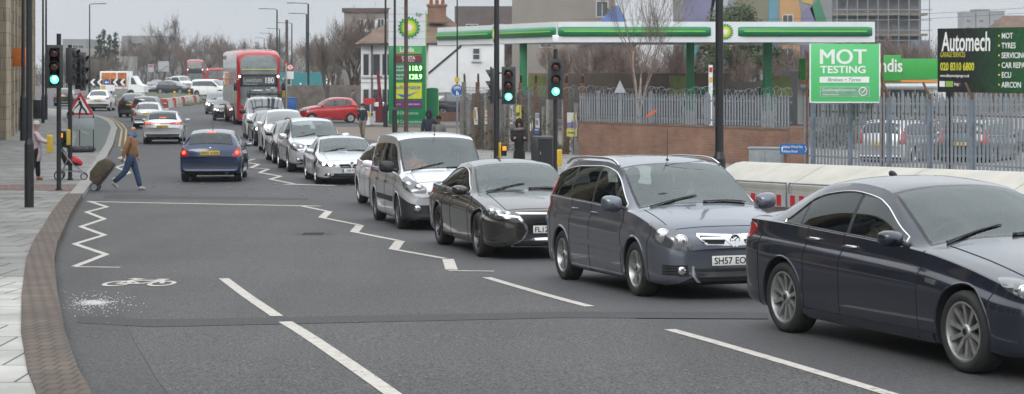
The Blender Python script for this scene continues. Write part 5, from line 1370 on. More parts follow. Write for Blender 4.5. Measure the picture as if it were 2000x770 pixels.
MPV = dict(
    keys=[(2.235, .28, .56, .57, .58, .60, .55, .53, .48, -.20),
          (2.22, .21, .68, .69, .70, .72, .72, .69, .64, -.22),
          (2.16, .18, .76, .77, .785, .82, .82, .77, .70, -.24),
          (2.02, .17, .82, .83, .85, .90, .87, .82, .73, -.20),
          (1.70, .17, .90, .91, .935, .985, .895, .845, .745, -.12),
          (1.40, .17, .955, .965, .99, 1.04, .90, .85, .75, -.10),
          (1.22, .17, .98, .99, 1.02, 1.075, .90, .85, .745, -.12),
          (.95, .17, .995, 1.10, 1.17, 1.22, .90, .85, .73, -.12),
          (.50, .17, 1.01, 1.36, 1.42, 1.475, .90, .85, .68, -.09),
          (.25, .17, 1.02, 1.445, 1.505, 1.56, .90, .85, .66, -.05),
          (-.30, .17, 1.04, 1.50, 1.56, 1.62, .90, .85, .65, 0),
          (-1.00, .17, 1.06, 1.49, 1.565, 1.63, .90, .85, .65, .0),
          (-1.60, .18, 1.08, 1.44, 1.54, 1.61, .895, .85, .64, .03),
          (-1.95, .20, 1.09, 1.34, 1.49, 1.565, .88, .84, .62, .06),
          (-2.05, .22, 1.09, 1.20, 1.36, 1.44, .87, .82, .63, .10),
          (-2.13, .25, 1.04, 1.05, 1.10, 1.14, .86, .80, .66, .14),
          (-2.19, .28, .88, .89, .90, .92, .83, .77, .66, .16),
          (-2.225, .32, .70, .71, .72, .73, .76, .71, .62, .18)],
    p=2.6, ws=(1.22, .30), rw=(-1.95, -2.12), side=[(1.02, .66), (.60, -.22), (-.30, -1.10), (-1.18, -1.97)],
    doors=[(.98, -.26), (-.26, -1.02)], lines=[1.9, -1.9], bonnet=(2.13, 1.3, .86), crease=.018,
    axles=(1.35, -1.35), tr=.322, arch=.365, track=.775, rr=.215, tw=.215, spokes=5, style='five', sidetrim=None,
    mirror=(.90, .87, 1.07), mirs=1.08, mirsq=True, cab=(1.35, -1.9), cabw=.79, dash=1.0, seats=(.05, -.85), seatz=.58, hdrop=.10, privacy=2, pillar=mat('grey_pillar', (.05, .052, .058), .4, .3, 0),
    hl=[(2.12, .44, .585), (2.10, .46, .73), (1.98, .68, .845), (1.78, .86, .90), (1.80, .88, .78), (1.93, .84, .66), (2.10, .62, .585)],
    hlb=[((2.1, .60, .685), .070), ((1.95, .76, .745), .075)],
    front=[('grille_chrome', 'chrome', .010, [(0, .755), (.43, .775), (.44, .74), (.33, .635), (0, .625)], True),
           ('grille', 'grille', .014, [(.10, .735), (.40, .748), (.40, .725), (.31, .65), (.13, .645)], True),
           ('grille_bar', 'chrome', .018, [(0, .695), (.40, .705), (.39, .73), (0, .735)], True),
           ('bonnet_vee', 'chrome', .020, [(.0, .625), (.02, .61), (.16, .735), (.135, .76), (.09, .76), (.0, .68)], True),
           ('lower_grille', 'grille', .010, [(0, .225), (.40, .225), (.44, .275), (.46, .37), (0, .37)], True),
           ('lower_trim', 'silver', .009, [(.39, .205), (.44, .215), (.50, .29), (.50, .40), (.47, .40), (.47, .29), (.42, .235)], True),
           ('fog_recess', 'trim', .008, [(.53, .28), (.80, .30), (.80, .42), (.55, .40)], True)],
    slats=[(0, .42, (.26, .30, .34), True), (.55, .78, (.31, .34, .37, .40), True), (.12, .38, (.665, .685), True)], slatm='under',
    fog=(.63, .35, .052), pf=.455, pr=.80, emb=[('ring', (0, .70, 'f'), .062)], glyph='beast',
    tl=[(-2.15, .62, .80), (-2.1, .62, 1.10), (-1.95, .80, 1.30), (-1.88, .82, 1.1), (-1.95, .85, .82)],
    flank=[('side_moulding', 'paint', .012, [(.98, .50), (.98, .575), (-.88, .605), (-.90, .53)]), ('sill_strip', 'silver', .010, [(.93, .225), (.95, .24), (-.95, .255), (-.93, .24)])],
    rails=(.25, -1.9, 'chrome'), aerial=(.15, .0, .38, -.05), lip=.016, hbrake=(1.52, .3))
MPV['sidetrim'] = CHROME
HATCH = dict(
    keys=[(2.08, .28, .50, .51, .52, .54, .50, .48, .44, -.22),
          (2.06, .21, .62, .63, .64, .66, .68, .64, .58, -.25),
          (1.98, .18, .71, .72, .735, .78, .78, .73, .64, -.26),
          (1.80, .17, .78, .79, .81, .86, .84, .78, .68, -.20),
          (1.45, .17, .85, .865, .885, .93, .87, .815, .71, -.12),
          (1.15, .17, .895, .91, .93, .975, .875, .82, .71, -.12),
          (.98, .17, .91, .925, .95, 1.00, .875, .82, .70, -.13),
          (.60, .17, .93, 1.08, 1.15, 1.20, .875, .82, .66, -.10),
          (.20, .17, .945, 1.27, 1.335, 1.385, .875, .82, .60, -.07),
          (0, .17, .955, 1.325, 1.38, 1.43, .875, .82, .585, -.04),
          (-.50, .17, .975, 1.36, 1.415, 1.465, .875, .82, .57, 0),
          (-1.10, .17, 1.0, 1.32, 1.395, 1.445, .875, .82, .56, .03),
          (-1.50, .19, 1.02, 1.20, 1.33, 1.385, .87, .81, .55, .06),
          (-1.66, .21, 1.02, 1.08, 1.20, 1.255, .865, .80, .57, .12),
          (-1.80, .24, .99, 1.00, 1.035, 1.07, .86, .79, .62, .16),
          (-1.90, .27, .88, .89, .90, .92, .84, .77, .64, .18),
          (-1.945, .32, .70, .71, .72, .73, .78, .72, .62, .18)],
    p=2.5, ws=(.98, .14), rw=(-1.50, -1.80), side=[(.78, -.16), (-.24, -1.0), (-1.04, -1.42)],
    doors=[(.98, -.20), (-.20, -.92)], lines=[1.75, -1.65], bonnet=(1.93, 1.05, .84), crease=.018,
    axles=(1.27, -1.27), tr=.305, arch=.345, track=.74, rr=.20, tw=.2, spokes=7, style='five',
    mirror=(.66, .83, .99), cab=(1.0, -1.6), cabw=.76, dash=.92, seats=(-.08, -.82), seatz=.50, hdrop=.09,
    hl=[(1.95, .44, .60), (1.93, .44, .70), (1.72, .70, .82), (1.55, .82, .86), (1.6, .84, .76), (1.8, .76, .62)], hlb=[((1.9, .56, .67), .055), ((1.75, .70, .72), .055)],
    front=[('lower_grille', 'grille', .008, [(0, .22), (.45, .24), (.48, .36), (.42, .52), (0, .54)], True)], fog=(.60, .32, .045), pf=.44, pr=.83,
    tl=[(-1.86, .60, .73), (-1.84, .60, .80), (-1.75, .76, .98), (-1.58, .82, 1.02), (-1.62, .85, .84), (-1.78, .82, .72)], tlb=[((-1.8, .73, .83), .055)], tlc=[((-1.8, .74, .80), .045)],
    rear=[('bumper_trim', 'trim', .010, [(-.72, .46), (.72, .46), (.74, .52), (-.74, .52)], False), ('under_bumper', 'trim', .008, [(-.5, .20), (.5, .20), (.55, .27), (-.55, .27)], False)],
    emb=[('blob', (0, .955, 'r'), .03), ('blob', (0, .66, 'f'), .04)], hbrake=(1.39, .24), aerial=(-.9, 0, .35, .1), exhaust=[(-1.95, -.45, .24)], side_glass=GLASS)
COUPE = scaled(SEDAN, .985, 1.0, .94, axles=(1.39, -1.39), side=[(.58, -.55), (-.62, -1.35)], doors=[(.88, -.62)], sidetrim=None, style='five', spokes=7, privacy=9, tr=.335,
    hl=[(2.26, .44, .545), (2.24, .44, .61), (2.08, .74, .655), (1.90, .88, .70), (1.92, .88, .62), (2.12, .72, .545)], hlb=[((2.22, .58, .595), .055), ((2.1, .72, .615), .05)],
    front=[('kidney_grille', 'grille', .010, [(.03, .50), (.03, .575), (.08, .605), (.32, .605), (.35, .58), (.29, .50)], True),
           ('lower_grille', 'grille', .010, [(0, .225), (.46, .225), (.50, .34), (0, .34)], True),
           ('lower_chrome', 'silver', .012, [(0, .195), (.70, .20), (.72, .225), (0, .22)], True), ('fog_recess', 'trim', .008, [(.55, .25), (.76, .26), (.70, .34), (.58, .34)], True)],
    fog=(.64, .30, .045), pf=.415, emb=[('ring', (0, .645, 'f'), .042)], flank=[])
SUV = scaled(MPV, 1.035, 1.03, 1.07, axles=(1.41, -1.41), tr=.37, arch=.415, rr=.24, tw=.26, side=[(.80, -.24), (-.32, -1.16), (-1.24, -2.0)], doors=[(1.05, -.28), (-.28, -1.05)], clad=None, glyph=None, sidetrim=None,
    keys=[(a*1.035, b+.08, c*1.07, d*1.07, e*1.07, f_*1.07, g*1.03, h*1.03, i*1.03, j) for a, b, c, d, e, f_, g, h, i, j in MPV['keys']],
    hl=[(2.18, .46, .73), (2.16, .46, .90), (1.98, .72, .97), (1.82, .88, .98), (1.84, .90, .82), (2.12, .70, .71)], hlb=[((2.15, .58, .81), .07), ((2.0, .76, .85), .065)],
    front=[('grille', 'grille', .010, [(0, .90), (.42, .90), (.32, .66), (0, .63)], True), ('grille_frame', 'paint', .014, [(.42, .91), (.45, .89), (.34, .63), (.29, .65)], True),
           ('grille_bar', 'silver', .018, [(0, .82), (.36, .82), (.35, .80), (0, .80)], True), ('grille_bar', 'silver', .018, [(0, .74), (.33, .74), (.32, .72), (0, .72)], True),
           ('lower_grille', 'trim', .010, [(0, .36), (.62, .36), (.66, .44), (0, .45)], True), ('skid_plate', 'silver', .010, [(0, .27), (.5, .27), (.6, .34), (0, .34)], True)],
    emb=[('star', (0, .775, 'f'), .075)], fog=(.68, .42, .05), pf=.52, flank=[('side_moulding', 'silver', .014, [(1.0, .52), (1.0, .58), (-.9, .58), (-.9, .52)])], rails=(.25, -1.9, 'trim'), aerial=None)
VANK = [(2.13, .26, .60, .61, .62, .64, .62, .60, .55, -.16),
        (2.12, .20, .72, .73, .745, .77, .78, .74, .68, -.18),
        (2.05, .18, .82, .83, .85, .89, .85, .80, .72, -.20),
        (1.88, .17, .90, .915, .94, .99, .885, .83, .74, -.17),
        (1.60, .17, .98, .995, 1.02, 1.075, .90, .85, .76, -.12),
        (1.42, .17, 1.01, 1.03, 1.06, 1.12, .905, .855, .755, -.13),
        (1.10, .17, 1.03, 1.17, 1.26, 1.33, .905, .855, .75, -.12),
        (.72, .17, 1.05, 1.45, 1.54, 1.60, .905, .86, .73, -.09),
        (.52, .17, 1.06, 1.54, 1.65, 1.715, .905, .86, .72, -.06),
        (.20, .17, 1.07, 1.59, 1.71, 1.775, .905, .86, .72, -.02),
        (-.60, .17, 1.08, 1.59, 1.735, 1.80, .905, .86, .725, 0),
        (-1.60, .18, 1.08, 1.55, 1.72, 1.79, .905, .86, .72, .0),
        (-2.05, .20, 1.08, 1.50, 1.68, 1.75, .90, .855, .71, .05),
        (-2.15, .22, 1.08, 1.30, 1.50, 1.58, .895, .85, .72, .08),
        (-2.21, .25, 1.05, 1.06, 1.10, 1.12, .89, .84, .74, .10),
        (-2.25, .28, .70, .71, .72, .73, .84, .80, .72, .10)]
VAN = dict(keys=VANK, p=3.0, ws=(1.40, .54), rw=(-2.05, -2.2), side=[(1.22, .92), (.86, .06), (-.12, -1.0), (-1.1, -1.95)], doors=[(1.16, 0.0), (0.0, -1.02)], lines=[-1.9], bonnet=(2.02, 1.45, .82), crease=.016,
    axles=(1.365, -1.365), tr=.318, arch=.36, track=.785, rr=.195, tw=.2, spokes=8, style='cover', rimm=mat('wheel_cover', (.14, .14, .145), .5, .3, .2), privacy=2, dark_rear=True,
    mirror=(.98, .88, 1.16), mirs=1.2, mirsq=True, mirm=TRIM, cab=(1.5, -.2), cabw=.80, dash=1.06, seats=(.30,), seatz=.66, hdrop=.20, handle_m=TRIM,
    clad=None, clad_name='bumper_and_trim', cladf=1.70, cladfz=.60, cladr=-2.0, cladrz=.45, pillar=TRIM,
    hl=[(2.06, .46, .70), (2.05, .44, .80), (1.95, .62, .90), (1.72, .84, 1.01), (1.70, .88, .93), (1.84, .85, .80), (2.0, .70, .71)], hlb=[((2.02, .60, .80), .06), ((1.88, .76, .85), .06)],
    front=[('upper_grille', 'trim', .010, [(0, .64), (.40, .635), (.44, .72), (0, .735)], True), ('lower_grille', 'grille', .012, [(0, .30), (.42, .30), (.46, .46), (0, .47)], True)],
    slats=[(0, .42, (.67, .70), True), (0, .42, (.33, .36, .39, .42), True)], slatm='under',
    fog=(.66, .42, .06), pf=.53, pr=.80, emb=[('blob', (0, .79, 'f'), .05)], tl=[(-2.2, .72, .8), (-2.1, .72, 1.25), (-2.05, .84, 1.25), (-2.1, .88, .8)],
    flank=[('side_moulding', 'trim', .016, [(.92, .50), (.92, .60), (-.96, .60), (-.96, .50)]), ('door_rail', 'trim', .012, [(-1.05, 1.0), (-1.05, 1.02), (-2.0, 1.02), (-2.0, 1.0)])], aerial=(.35, 0, .42, -.35))
TRANSIT = scaled(VAN, 1.12, 1.08, 1.09, mirsq=True, aerial=None, cladfz=.55, tr=.34, arch=.385, fog=None, flank=[])
LONGVAN = scaled(VAN, 1.15, 1.08, 1.10, tr=.34, arch=.385, fog=None, flank=[], aerial=None, side=[(1.3, .15)], doors=[(1.3, .05)], clad=None, cladfz=0, cladrz=0)
CIVIC = scaled(HATCH, 1.06, 1.01, .985, axles=(1.32, -1.32), rw=(-1.30, -1.88),
    tl=[(-2.0, .30, .86), (-2.0, .30, .93), (-1.85, .78, .97), (-1.66, .84, .96), (-1.70, .86, .88), (-1.9, .80, .85)], tlb=[((-1.95, .62, .905), .045), ((-1.95, .74, .905), .045)], tld=(.85, -.53, 0),
    rear=[('lamp_bar', 'red', .008, [(-.34, .88), (.34, .88), (.34, .92), (-.34, .92)], False), ('bumper_trim', 'trim', .010, [(-.70, .32), (.70, .32), (.74, .44), (-.74, .44)], False)],
    pr=.77, emb=[('blob', (0, .90, 'r'), .035)], hbrake=(1.16, .26), aerial=None)
SMALL = scaled(HATCH, .90, .93, 1.06, axles=(1.19, -1.19), tr=.285, arch=.32, rr=.185, style='cover', rimm=mat('silver_cover', (.45, .45, .46), .4, .4, .2), spokes=7, aerial=(.35, 0, .3, .6), side_glass=GLASS)
SUV2 = scaled(HATCH, 1.09, 1.04, 1.12, axles=(1.38, -1.38), tr=.345, arch=.385, rr=.22,
    tl=[(-2.0, .56, .90), (-1.98, .56, .97), (-1.85, .78, 1.10), (-1.70, .86, 1.12), (-1.74, .89, 1.0), (-1.9, .84, .90)], tlb=[],
    rear=[('bumper_trim', 'trim', .010, [(-.80, .30), (.80, .30), (.82, .56), (-.82, .56)], False)], pr=.86, hbrake=(1.55, .3))
# ------------------------------------------------------------------ the vehicles, placed
def solve_heading(S, front, rear_x, side=-1, lo=-10, hi=60):
    """heading that brings the rear wheel of the same side to photo column rear_x"""
    best = None
    for k in range(0, 281):
        d = lo+(hi-lo)*k/280; a = R(d); hx, hy = math.sin(a), -math.cos(a); g = G(*front); w_ = S['axles'][0]-S['axles'][-1]
        x, y = g.x-hx*w_, g.y-hy*w_; e = abs(1000+F*x/y-rear_x)
        if best is None or e < best[0]: best = (e, d)
    return best[1]
def zs(S, k, rear=1.0):
    """the same model a little taller or lower"""
    N = scaled(S, 1, 1, k, slats=S.get('slats', [])); N['keys'] = [((q[0] if q[0] > -2 else -2+(q[0]+2)*rear/1.0*(1-(1-rear)*4)),)+q[1:] for q in N['keys']] if rear != 1 else N['keys']; return N
QG = 'cars queueing towards the camera'
def queue(S, pm, name, label, cat, front, rx=None, deg=None, hi=True, group=QG, lo=2, hid=40, axle=0, **kw):
    t, B = build_car(S, pm, name, label, cat, group, hi, **kw)
    if deg is None: deg = solve_heading(S, front, rx, -1, lo, hid)
    place_car(t, S, front[0], front[1], deg, -1, axle); t['_deg'] = deg
    if '_deg' in t: del t['_deg']
    return t
random.seed(11)
P_SIL = paint('silver_paint', (.62, .63, .65), .55, .28, .08)
P_WHT = paint('white_paint', (.78, .79, .79), .0, .28, .06)
P_DRK = paint('dark_grey_paint', (.020, .022, .026), .3, .3, .1)
P_GRY = paint('grey_paint', (.115, .12, .13), .6, .3, .2)
SALOON['embm'] = BLUEP
NSED = zs(SEDAN, 1.035, rear=.972)
queue(NSED, paint('navy_black_paint', (.008, .011, .024), .15, .25, .05), 'saloon_car', 'navy black saloon with chrome window trim, nearest car in the queue', 'car', (1893, 728), 1541, plate_f='LD13 WKE')
queue(zs(MPV, .985), paint('mid_grey_paint', (.13, .142, .175), .6, .3, .08), 'people_carrier', 'mid grey people carrier with chrome roof rails and V badge', 'car', (1249, 578), 1106, plate_f='SH57 EOO')
queue(zs(SALOON, .975), paint('brown_black_paint', (.030, .027, .024), .4, .24, .07), 'saloon_car', 'brown black saloon with wide hourglass grille and lit strip lamps', 'car', (940, 501), 864, plate_f='FL12 OXA', drl=1)
queue(zs(VAN, .975), P_SIL, 'small_van', 'silver small panel van with black bumper in the queue', 'van', (781, 447), 737)
queue(scaled(HATCH, 1.04, 1.0, .98, axles=(1.345, -1.345)), P_WHT, 'hatchback', 'white hatchback half hidden behind the silver small van', 'car', (704, 397), deg=13, axle=-1)
queue(zs(COUPE, .94), P_SIL, 'coupe', 'low silver two door coupe with twin kidney grille', 'car', (620, 359), 601, plate_f='G8 KOJ', eu=True, lit=True)
queue(scaled(zs(SUV, .95), 1, .975, 1, slats=[]), P_SIL, 'off_road_car', 'tall silver off-road car with star badge behind the silver coupe', 'car', (566, 335.5), 548)
queue(scaled(SEDAN, .95, .97, 1.0, sidetrim=None, style='five', spokes=7, privacy=9), P_DRK, 'saloon_car', 'dark grey saloon squeezed behind the tall silver off-road car', 'car', (536, 319), 523, hi=False)
queue(scaled(HATCH, 1.1, 1.04, 1.14, axles=(1.36, -1.36), tr=.33, arch=.37, rr=.22), P_WHT, 'crossover_car', 'white high-roofed crossover, third car in front of the ladder van', 'car', (517, 299), 508, hi=False)
queue(scaled(HATCH, 1.04, 1.0, 1.02, axles=(1.32, -1.32)), P_DRK, 'hatchback', 'dark hatchback with lit headlamps directly in front of the ladder van', 'car', (497, 285), 488, hi=False, lit=True)
lv = queue(LONGVAN, P_WHT, 'panel_van', 'white panel van carrying a loaded roof rack before the big bus', 'van', (482, 272), 477, hi=False)
# roof rack with its load (fixed to the van)
mb = MB(); zt = 1.98
for x in (1.0, .2, -.7, -1.6): mb.box((x, 0, zt+.10), (.05, 1.5, .04))
for s in (1, -1):
    mb.tube([(1.2, s*.74, zt+.12), (1.3, s*.74, zt+.25), (-1.9, s*.74, zt+.25)], .025, 6)
    for x in (1.0, .2, -.7, -1.6): mb.box((x, s*.74, zt+.03), (.05, .05, .2))
mb.build('roof_rack', TRIM, lv)
mb = MB(); mb.tube([(1.2, .45, zt+.32), (-2.0, .45, zt+.32)], .10, 10); mb.tube([(1.0, .2, zt+.26), (-2.0, .2, zt+.26)], .07, 10); mb.build('pipe_carrier', GREYSTEEL, lv)
mb = MB()
for s in (-.55, -.15): mb.box((-.3, s, zt+.28), (2.6, .05, .06))
for k in range(8): mb.cyl((.9-.33*k, -.55, zt+.28), (.9-.33*k, -.15, zt+.28), .018, n=6)
mb.build('ladder', mat('aluminium', (.5, .5, .5), .4, .6, .1), lv)
# oncoming, left of the bus
queue(MPV, P_GRY, 'people_carrier', 'grey people carrier with lit headlamps alongside the big bus', 'car', (403, 223), deg=9, hi=False, lit=True, group='cars in the lane beside the bus')
queue(HATCH, P_DRK, 'hatchback', 'small dark hatchback with lit headlamps by the front of the big bus', 'car', (418, 235.5), deg=9, hi=False, lit=True, group='cars in the lane beside the bus')
# driving away
def away(S, pm, name, label, px, py, deg, hi=False, side=1, cat='car', group='cars driving away from the camera', **kw):
    t, B = build_car(S, pm, name, label, cat, group, hi, **kw); place_car(t, S, px, py, deg, side, -1); return t
away(HATCH, paint('deep_blue_paint', (.004, .022, .075), .2, .28, .05), 'hatchback', 'dark blue hatchback with brake lamps lit driving away', 359, 354.5, 184, True, plate_r='KP07 XWB', brake=True)
away(CIVIC, P_SIL, 'hatchback', 'silver hatchback with full width tail lamps lit, braking', 283, 281, 186.5, True, plate_r='LN08 FTX', brake=True)
away(scaled(HATCH, 1.0, .98, 1.0), P_SIL, 'hatchback', 'silver hatchback just ahead of the braking silver one', 262, 251, 187, plate_r='', hi=False)
away(scaled(MPV, .98, .98, .98), P_GRY, 'people_carrier', 'grey people carrier ahead of the silver hatchbacks', 259, 238, 184, plate_r='')
away(SUV2, P_DRK, 'tall_hatchback', 'black tall hatchback following the white crossover', 234, 229, 181, plate_r='')
away(SUV2, P_WHT, 'crossover_car', 'white crossover with dark lower bumper bending left out of the road', 172, 217, 184, plate_r='')
away(scaled(HATCH, 1.05, 1.0, 1.05), P_DRK, 'hatchback', 'dark hatchback at far left seen between the signal posts', 107, 207, 184, plate_r='')
# red hatchback turning out of the side road
t, B = build_car(SMALL, paint('red_paint', (.50, .012, .018), .1, .28, .12), 'small_hatchback', 'bright red small hatchback turning out of the side road', 'car', None, True, plate_f='')
place_car(t, SMALL, 685, 240, -78, 1, -1)
# roundabout traffic
def plain(S, pm, name, label, px, py, deg, side=-1, cat='car', group='traffic on the roundabout', axle=0, **kw):
    t, B = build_car(S, pm, name, label, cat, group, False, **kw); place_car(t, S, px, py, deg, side, axle); return t
plain(TRANSIT, P_WHT, 'panel_van', 'white panel van crossing behind the red and white barriers', 428, 189, 62)
plain(HATCH, P_GRY, 'hatchback', 'pale grey car with lit headlamps beside the orange truck', 284, 183, 8, lit=True)
plain(HATCH, P_WHT, 'hatchback', 'white car behind the grey one with lit headlamps', 326, 178, 25)
plain(SUV2, P_DRK, 'off_road_car', 'dark car waiting behind the white panel van', 352, 184, 70)
plain(TRANSIT, P_WHT, 'panel_van', 'white van partly hidden beyond the white panel van', 352, 174, 30)
plain(MPV, P_GRY, 'people_carrier', 'grey people carrier with amber lamps behind the white panel van', 424, 183, 10)
plain(HATCH, P_WHT, 'hatchback', 'white car parked near the teal cabin and the workmen', 609, 172, -70, 1, group=None)
for px_, py_, d_, P_, lb_ in ((300, 176, 20, P_DRK, 'small dark car behind the pale grey car with lit headlamps'), (345, 168, 60, P_WHT, 'white car at the far junction under the direction sign'), (360, 166, -60, P_GRY, 'grey car just left of the far double decker'), (430, 178, 12, P_DRK, 'dark car queueing behind the white panel van'), (436, 172, 10, P_GRY, 'pale car tucked against the big bus flank')): plain(HATCH, P_, 'hatchback', lb_, px_, py_, d_)
plain(HATCH, P_GRY, 'hatchback', 'small grey car far up the road left of the further bus', 350, 168, 10)
# cars in the garage yard
def yard(S, pm, label, px, py, deg):
    t, B = build_car(S, pm, 'estate_car', label, 'car', 'cars in the garage yard behind the palisade', True, plate_r=''); place_car(t, S, px, py, deg, 1, -1)
yard(scaled(MPV, 1.02, 1, .93, tlb=[]), P_SIL, 'silver estate car parked behind the palisade under the green sign', 1690, 322, 150)
yard(scaled(MPV, 1.02, 1, .93, tlb=[]), paint('teal_blue_paint', (.03, .07, .10), .4, .3, .2), 'dark blue estate car parked behind the palisade by the black post', 1845, 322, 152)
t, B = build_car(SUV, P_DRK, 'off_road_car', 'dark off-road car parked against the white house', 'car', None, False); place_car(t, SUV, 865, 232, 90, -1, -1)
# ------------------------------------------------------------------ traffic signals, lamp posts, signs
SIGRED = mat('dark_red_lens', (.07, .008, .008), .25, 0, .2, 40, coat=.6); SIGAMB = mat('dark_amber_lens', (.075, .025, .008), .25, 0, .2, 40, coat=.6)
SIGGRN = mat('lit_green_lens', (.05, .8, .55), .3, 0, 0, emit=(.10, 1.0, .62), es=2.6); SIGHOT = mat('lit_green_core', (.5, 1, .9), .3, 0, 0, emit=(.55, 1.0, .90), es=3.0)
DGREY = mat('signal_housing', (.035, .038, .040), .5, 0, .12, 9)
def signal_head(parent, M, lit=True, board=True, s=1.0):
    """local x right, y up, z towards the driver"""
    b = MB()
    def bx(c, d, bev=0): 
        n0 = len(b.v); b.box(c, d, bev=bev)
        b.v[n0:] = [tuple(M @ Vector(v)) for v in b.v[n0:]]
    bx((0, 0, -.09), (.30, .98, .20), .03); o = b.build('signal_head', DGREY, parent)
    if board:
        b = MB(); bx((0, 0, .0), (.40, 1.06, .02), .008); b.build('backing_board', DGREY, o)
    for k, (y, m) in enumerate(((.32, SIGRED), (0, SIGAMB), (-.32, SIGGRN if lit else DGREY))):
        q = MB(); q.lathe([(0, .055), (.05, .05), (.095, .025), (.105, .0)], 20, 0, 'Z', M.to_3x3()); c = M @ Vector((0, y, .02)); q.v = [Vector(v)+c for v in q.v]; ln = q.build('lens', m, o)
        if m is SIGGRN:
            q = MB(); q.lathe([(0, .062), (.045, .055), (.062, .045)], 16, 0, 'Z', M.to_3x3()); c = M @ Vector((.012, y+.01, .022)); q.v = [Vector(v)+c for v in q.v]; q.build('lens_core', SIGHOT, ln)
        h = MB(); n = 18; vs = []
        for i in range(n+1):
            a = -R(25)+(PI+R(50))*i/n; dpt = .15-.07*(1-math.sin(max(0, min(PI, a)))) if 0 <= a <= PI else .05
            for rr in (.118, .126): vs += [M @ Vector((rr*math.cos(a), y+rr*math.sin(a), .01)), M @ Vector((rr*math.cos(a), y+rr*math.sin(a), .01+dpt))]
        fs = []
        for i in range(n):
            p, q2 = i*4, (i+1)*4; fs += [(p, p+1, q2+1, q2), (p+2, q2+2, q2+3, p+3), (p+1, p+3, q2+3, q2+1)]
        h.add(vs, fs, 0, True); h.build('visor', BLACKM, o)
    return o
def push_unit(parent, c, rz, face_yellow=True):
    M = Matrix.Translation(c) @ Matrix.Rotation(rz, 4, 'Z'); b = MB(); b.box((0, 0, 0), (.16, .16, .34), bev=.02); b.v = [tuple(M @ Vector(v)) for v in b.v]; o = b.build('push_button_box', BLACKM, parent)
    b = MB(); b.box((0, -.09, .05), (.11, .02, .12)); b.v = [tuple(M @ Vector(v)) for v in b.v]; b.build('lit_panel', mat('amber_panel', (.8, .3, .03), .4, 0, 0, emit=(1, .35, .03), es=.8), o)
def bollard_sleeve(parent, c, rz=0):
    M = Matrix.Translation(c) @ Matrix.Rotation(rz, 4, 'Z'); b = MB(); b.box((0, 0, 0), (.15, .05, .44), bev=.02)
    for k in range(7): b.box((0, -.028, -.18+.058*k), (.12, .012, .02))
    b.v = [tuple(M @ Vector(v)) for v in b.v]; return b.build('yellow_backing_plate', YELLOWP, parent)
def sig_post(name, label, X, Y, H, heads, base_h=.12, r=.057, cap=True, units=(), plates=(), wide=None, group=None):
    z0 = gz(Y)+base_h; t = thing(name, label, 'traffic light', (X, Y, z0), 0, group)
    b = MB(); b.cyl((0, 0, -.1), (0, 0, H), r, n=16); b.cyl((0, 0, 0), (0, 0, .04), r+.03, n=16)
    if wide: b.cyl((0, 0, 0), (0, 0, wide[0]), wide[1], n=16); b.cyl((0, 0, wide[0]), (0, 0, wide[0]+.12), wide[1], r, n=16)
    b.build('post', BLACKM, t)
    for (x, y, z, rz, lit, brd) in heads:
        M = Matrix.Translation((x, y, z)) @ Matrix.Rotation(rz, 4, 'Z') @ Matrix(((1, 0, 0, 0), (0, 0, -1, 0), (0, 1, 0, 0), (0, 0, 0, 1)))
        signal_head(t, M, lit, brd)
        for dz in (-.35, .35): MB().cyl((0, 0, z+dz), (x*.8, y*.6+ (.08 if abs(x) < .05 else 0), z+dz), .02, n=6).build('bracket', BLACKM, t)
    for (x, z, rz) in units: push_unit(t, Vector((x, -.02, z)), rz)
    for (x, z, rz) in plates: bollard_sleeve(t, Vector((x, -.10, z)), rz)
    return t
# left kerb, heads facing the approaching traffic of our lane
p = G(115, 372, .12); Yp = p.y; s = Yp/F
zz = lambda py, Y, zg: CZ+(YH-py)*Y/F-zg
zg = gz(Yp)+.12
sig_post('traffic_light', 'tall green traffic light standing at the left kerb before the crossing', p.x, Yp, zz(66, Yp, zg), [(-.08, -.10, zz(130, Yp, zg), 0, True, True)], plates=((-.20, zz(281, Yp, zg), 0),))
p = G(137, 352, .12); Yp = p.y; zg = gz(Yp)+.12
t = sig_post('traffic_light', 'black traffic light pole with heads seen edge on behind the left green one', p.x, Yp, zz(88, Yp, zg), [(.10, .05, zz(128, Yp, zg), R(75), False, False), (.26, .45, zz(140, Yp, zg), R(80), False, True)], units=((-.20, zz(268, Yp, zg), R(-20)),), plates=((-.02, zz(268, Yp, zg), R(70)),))
# centre pair on the right footway
Yp = 54.0; X = (1085-1000)/F*Yp; zg = gz(Yp)+.12
sig_post('traffic_light', 'green traffic light on a plain pole right of the hooded person', X, Yp, zz(96, Yp, zg), [(0, -.12, zz(155, Yp, zg), R(6), True, True)], plates=((.10, zz(308, Yp, zg), R(40)),))
d = MB(); d.box((0, 0, 0), (.17, .16, .20), bev=.02); o = d.build('detector', WHITEP, bpy.data.objects[[o.name for o in bpy.data.objects if o.name.startswith('traffic_light')][-1]]); o.location = (0, 0, zz(76, Yp, zg))
Yl = 58.0; X = (970-1000)/F*Yl; zg = gz(Yl)+.12
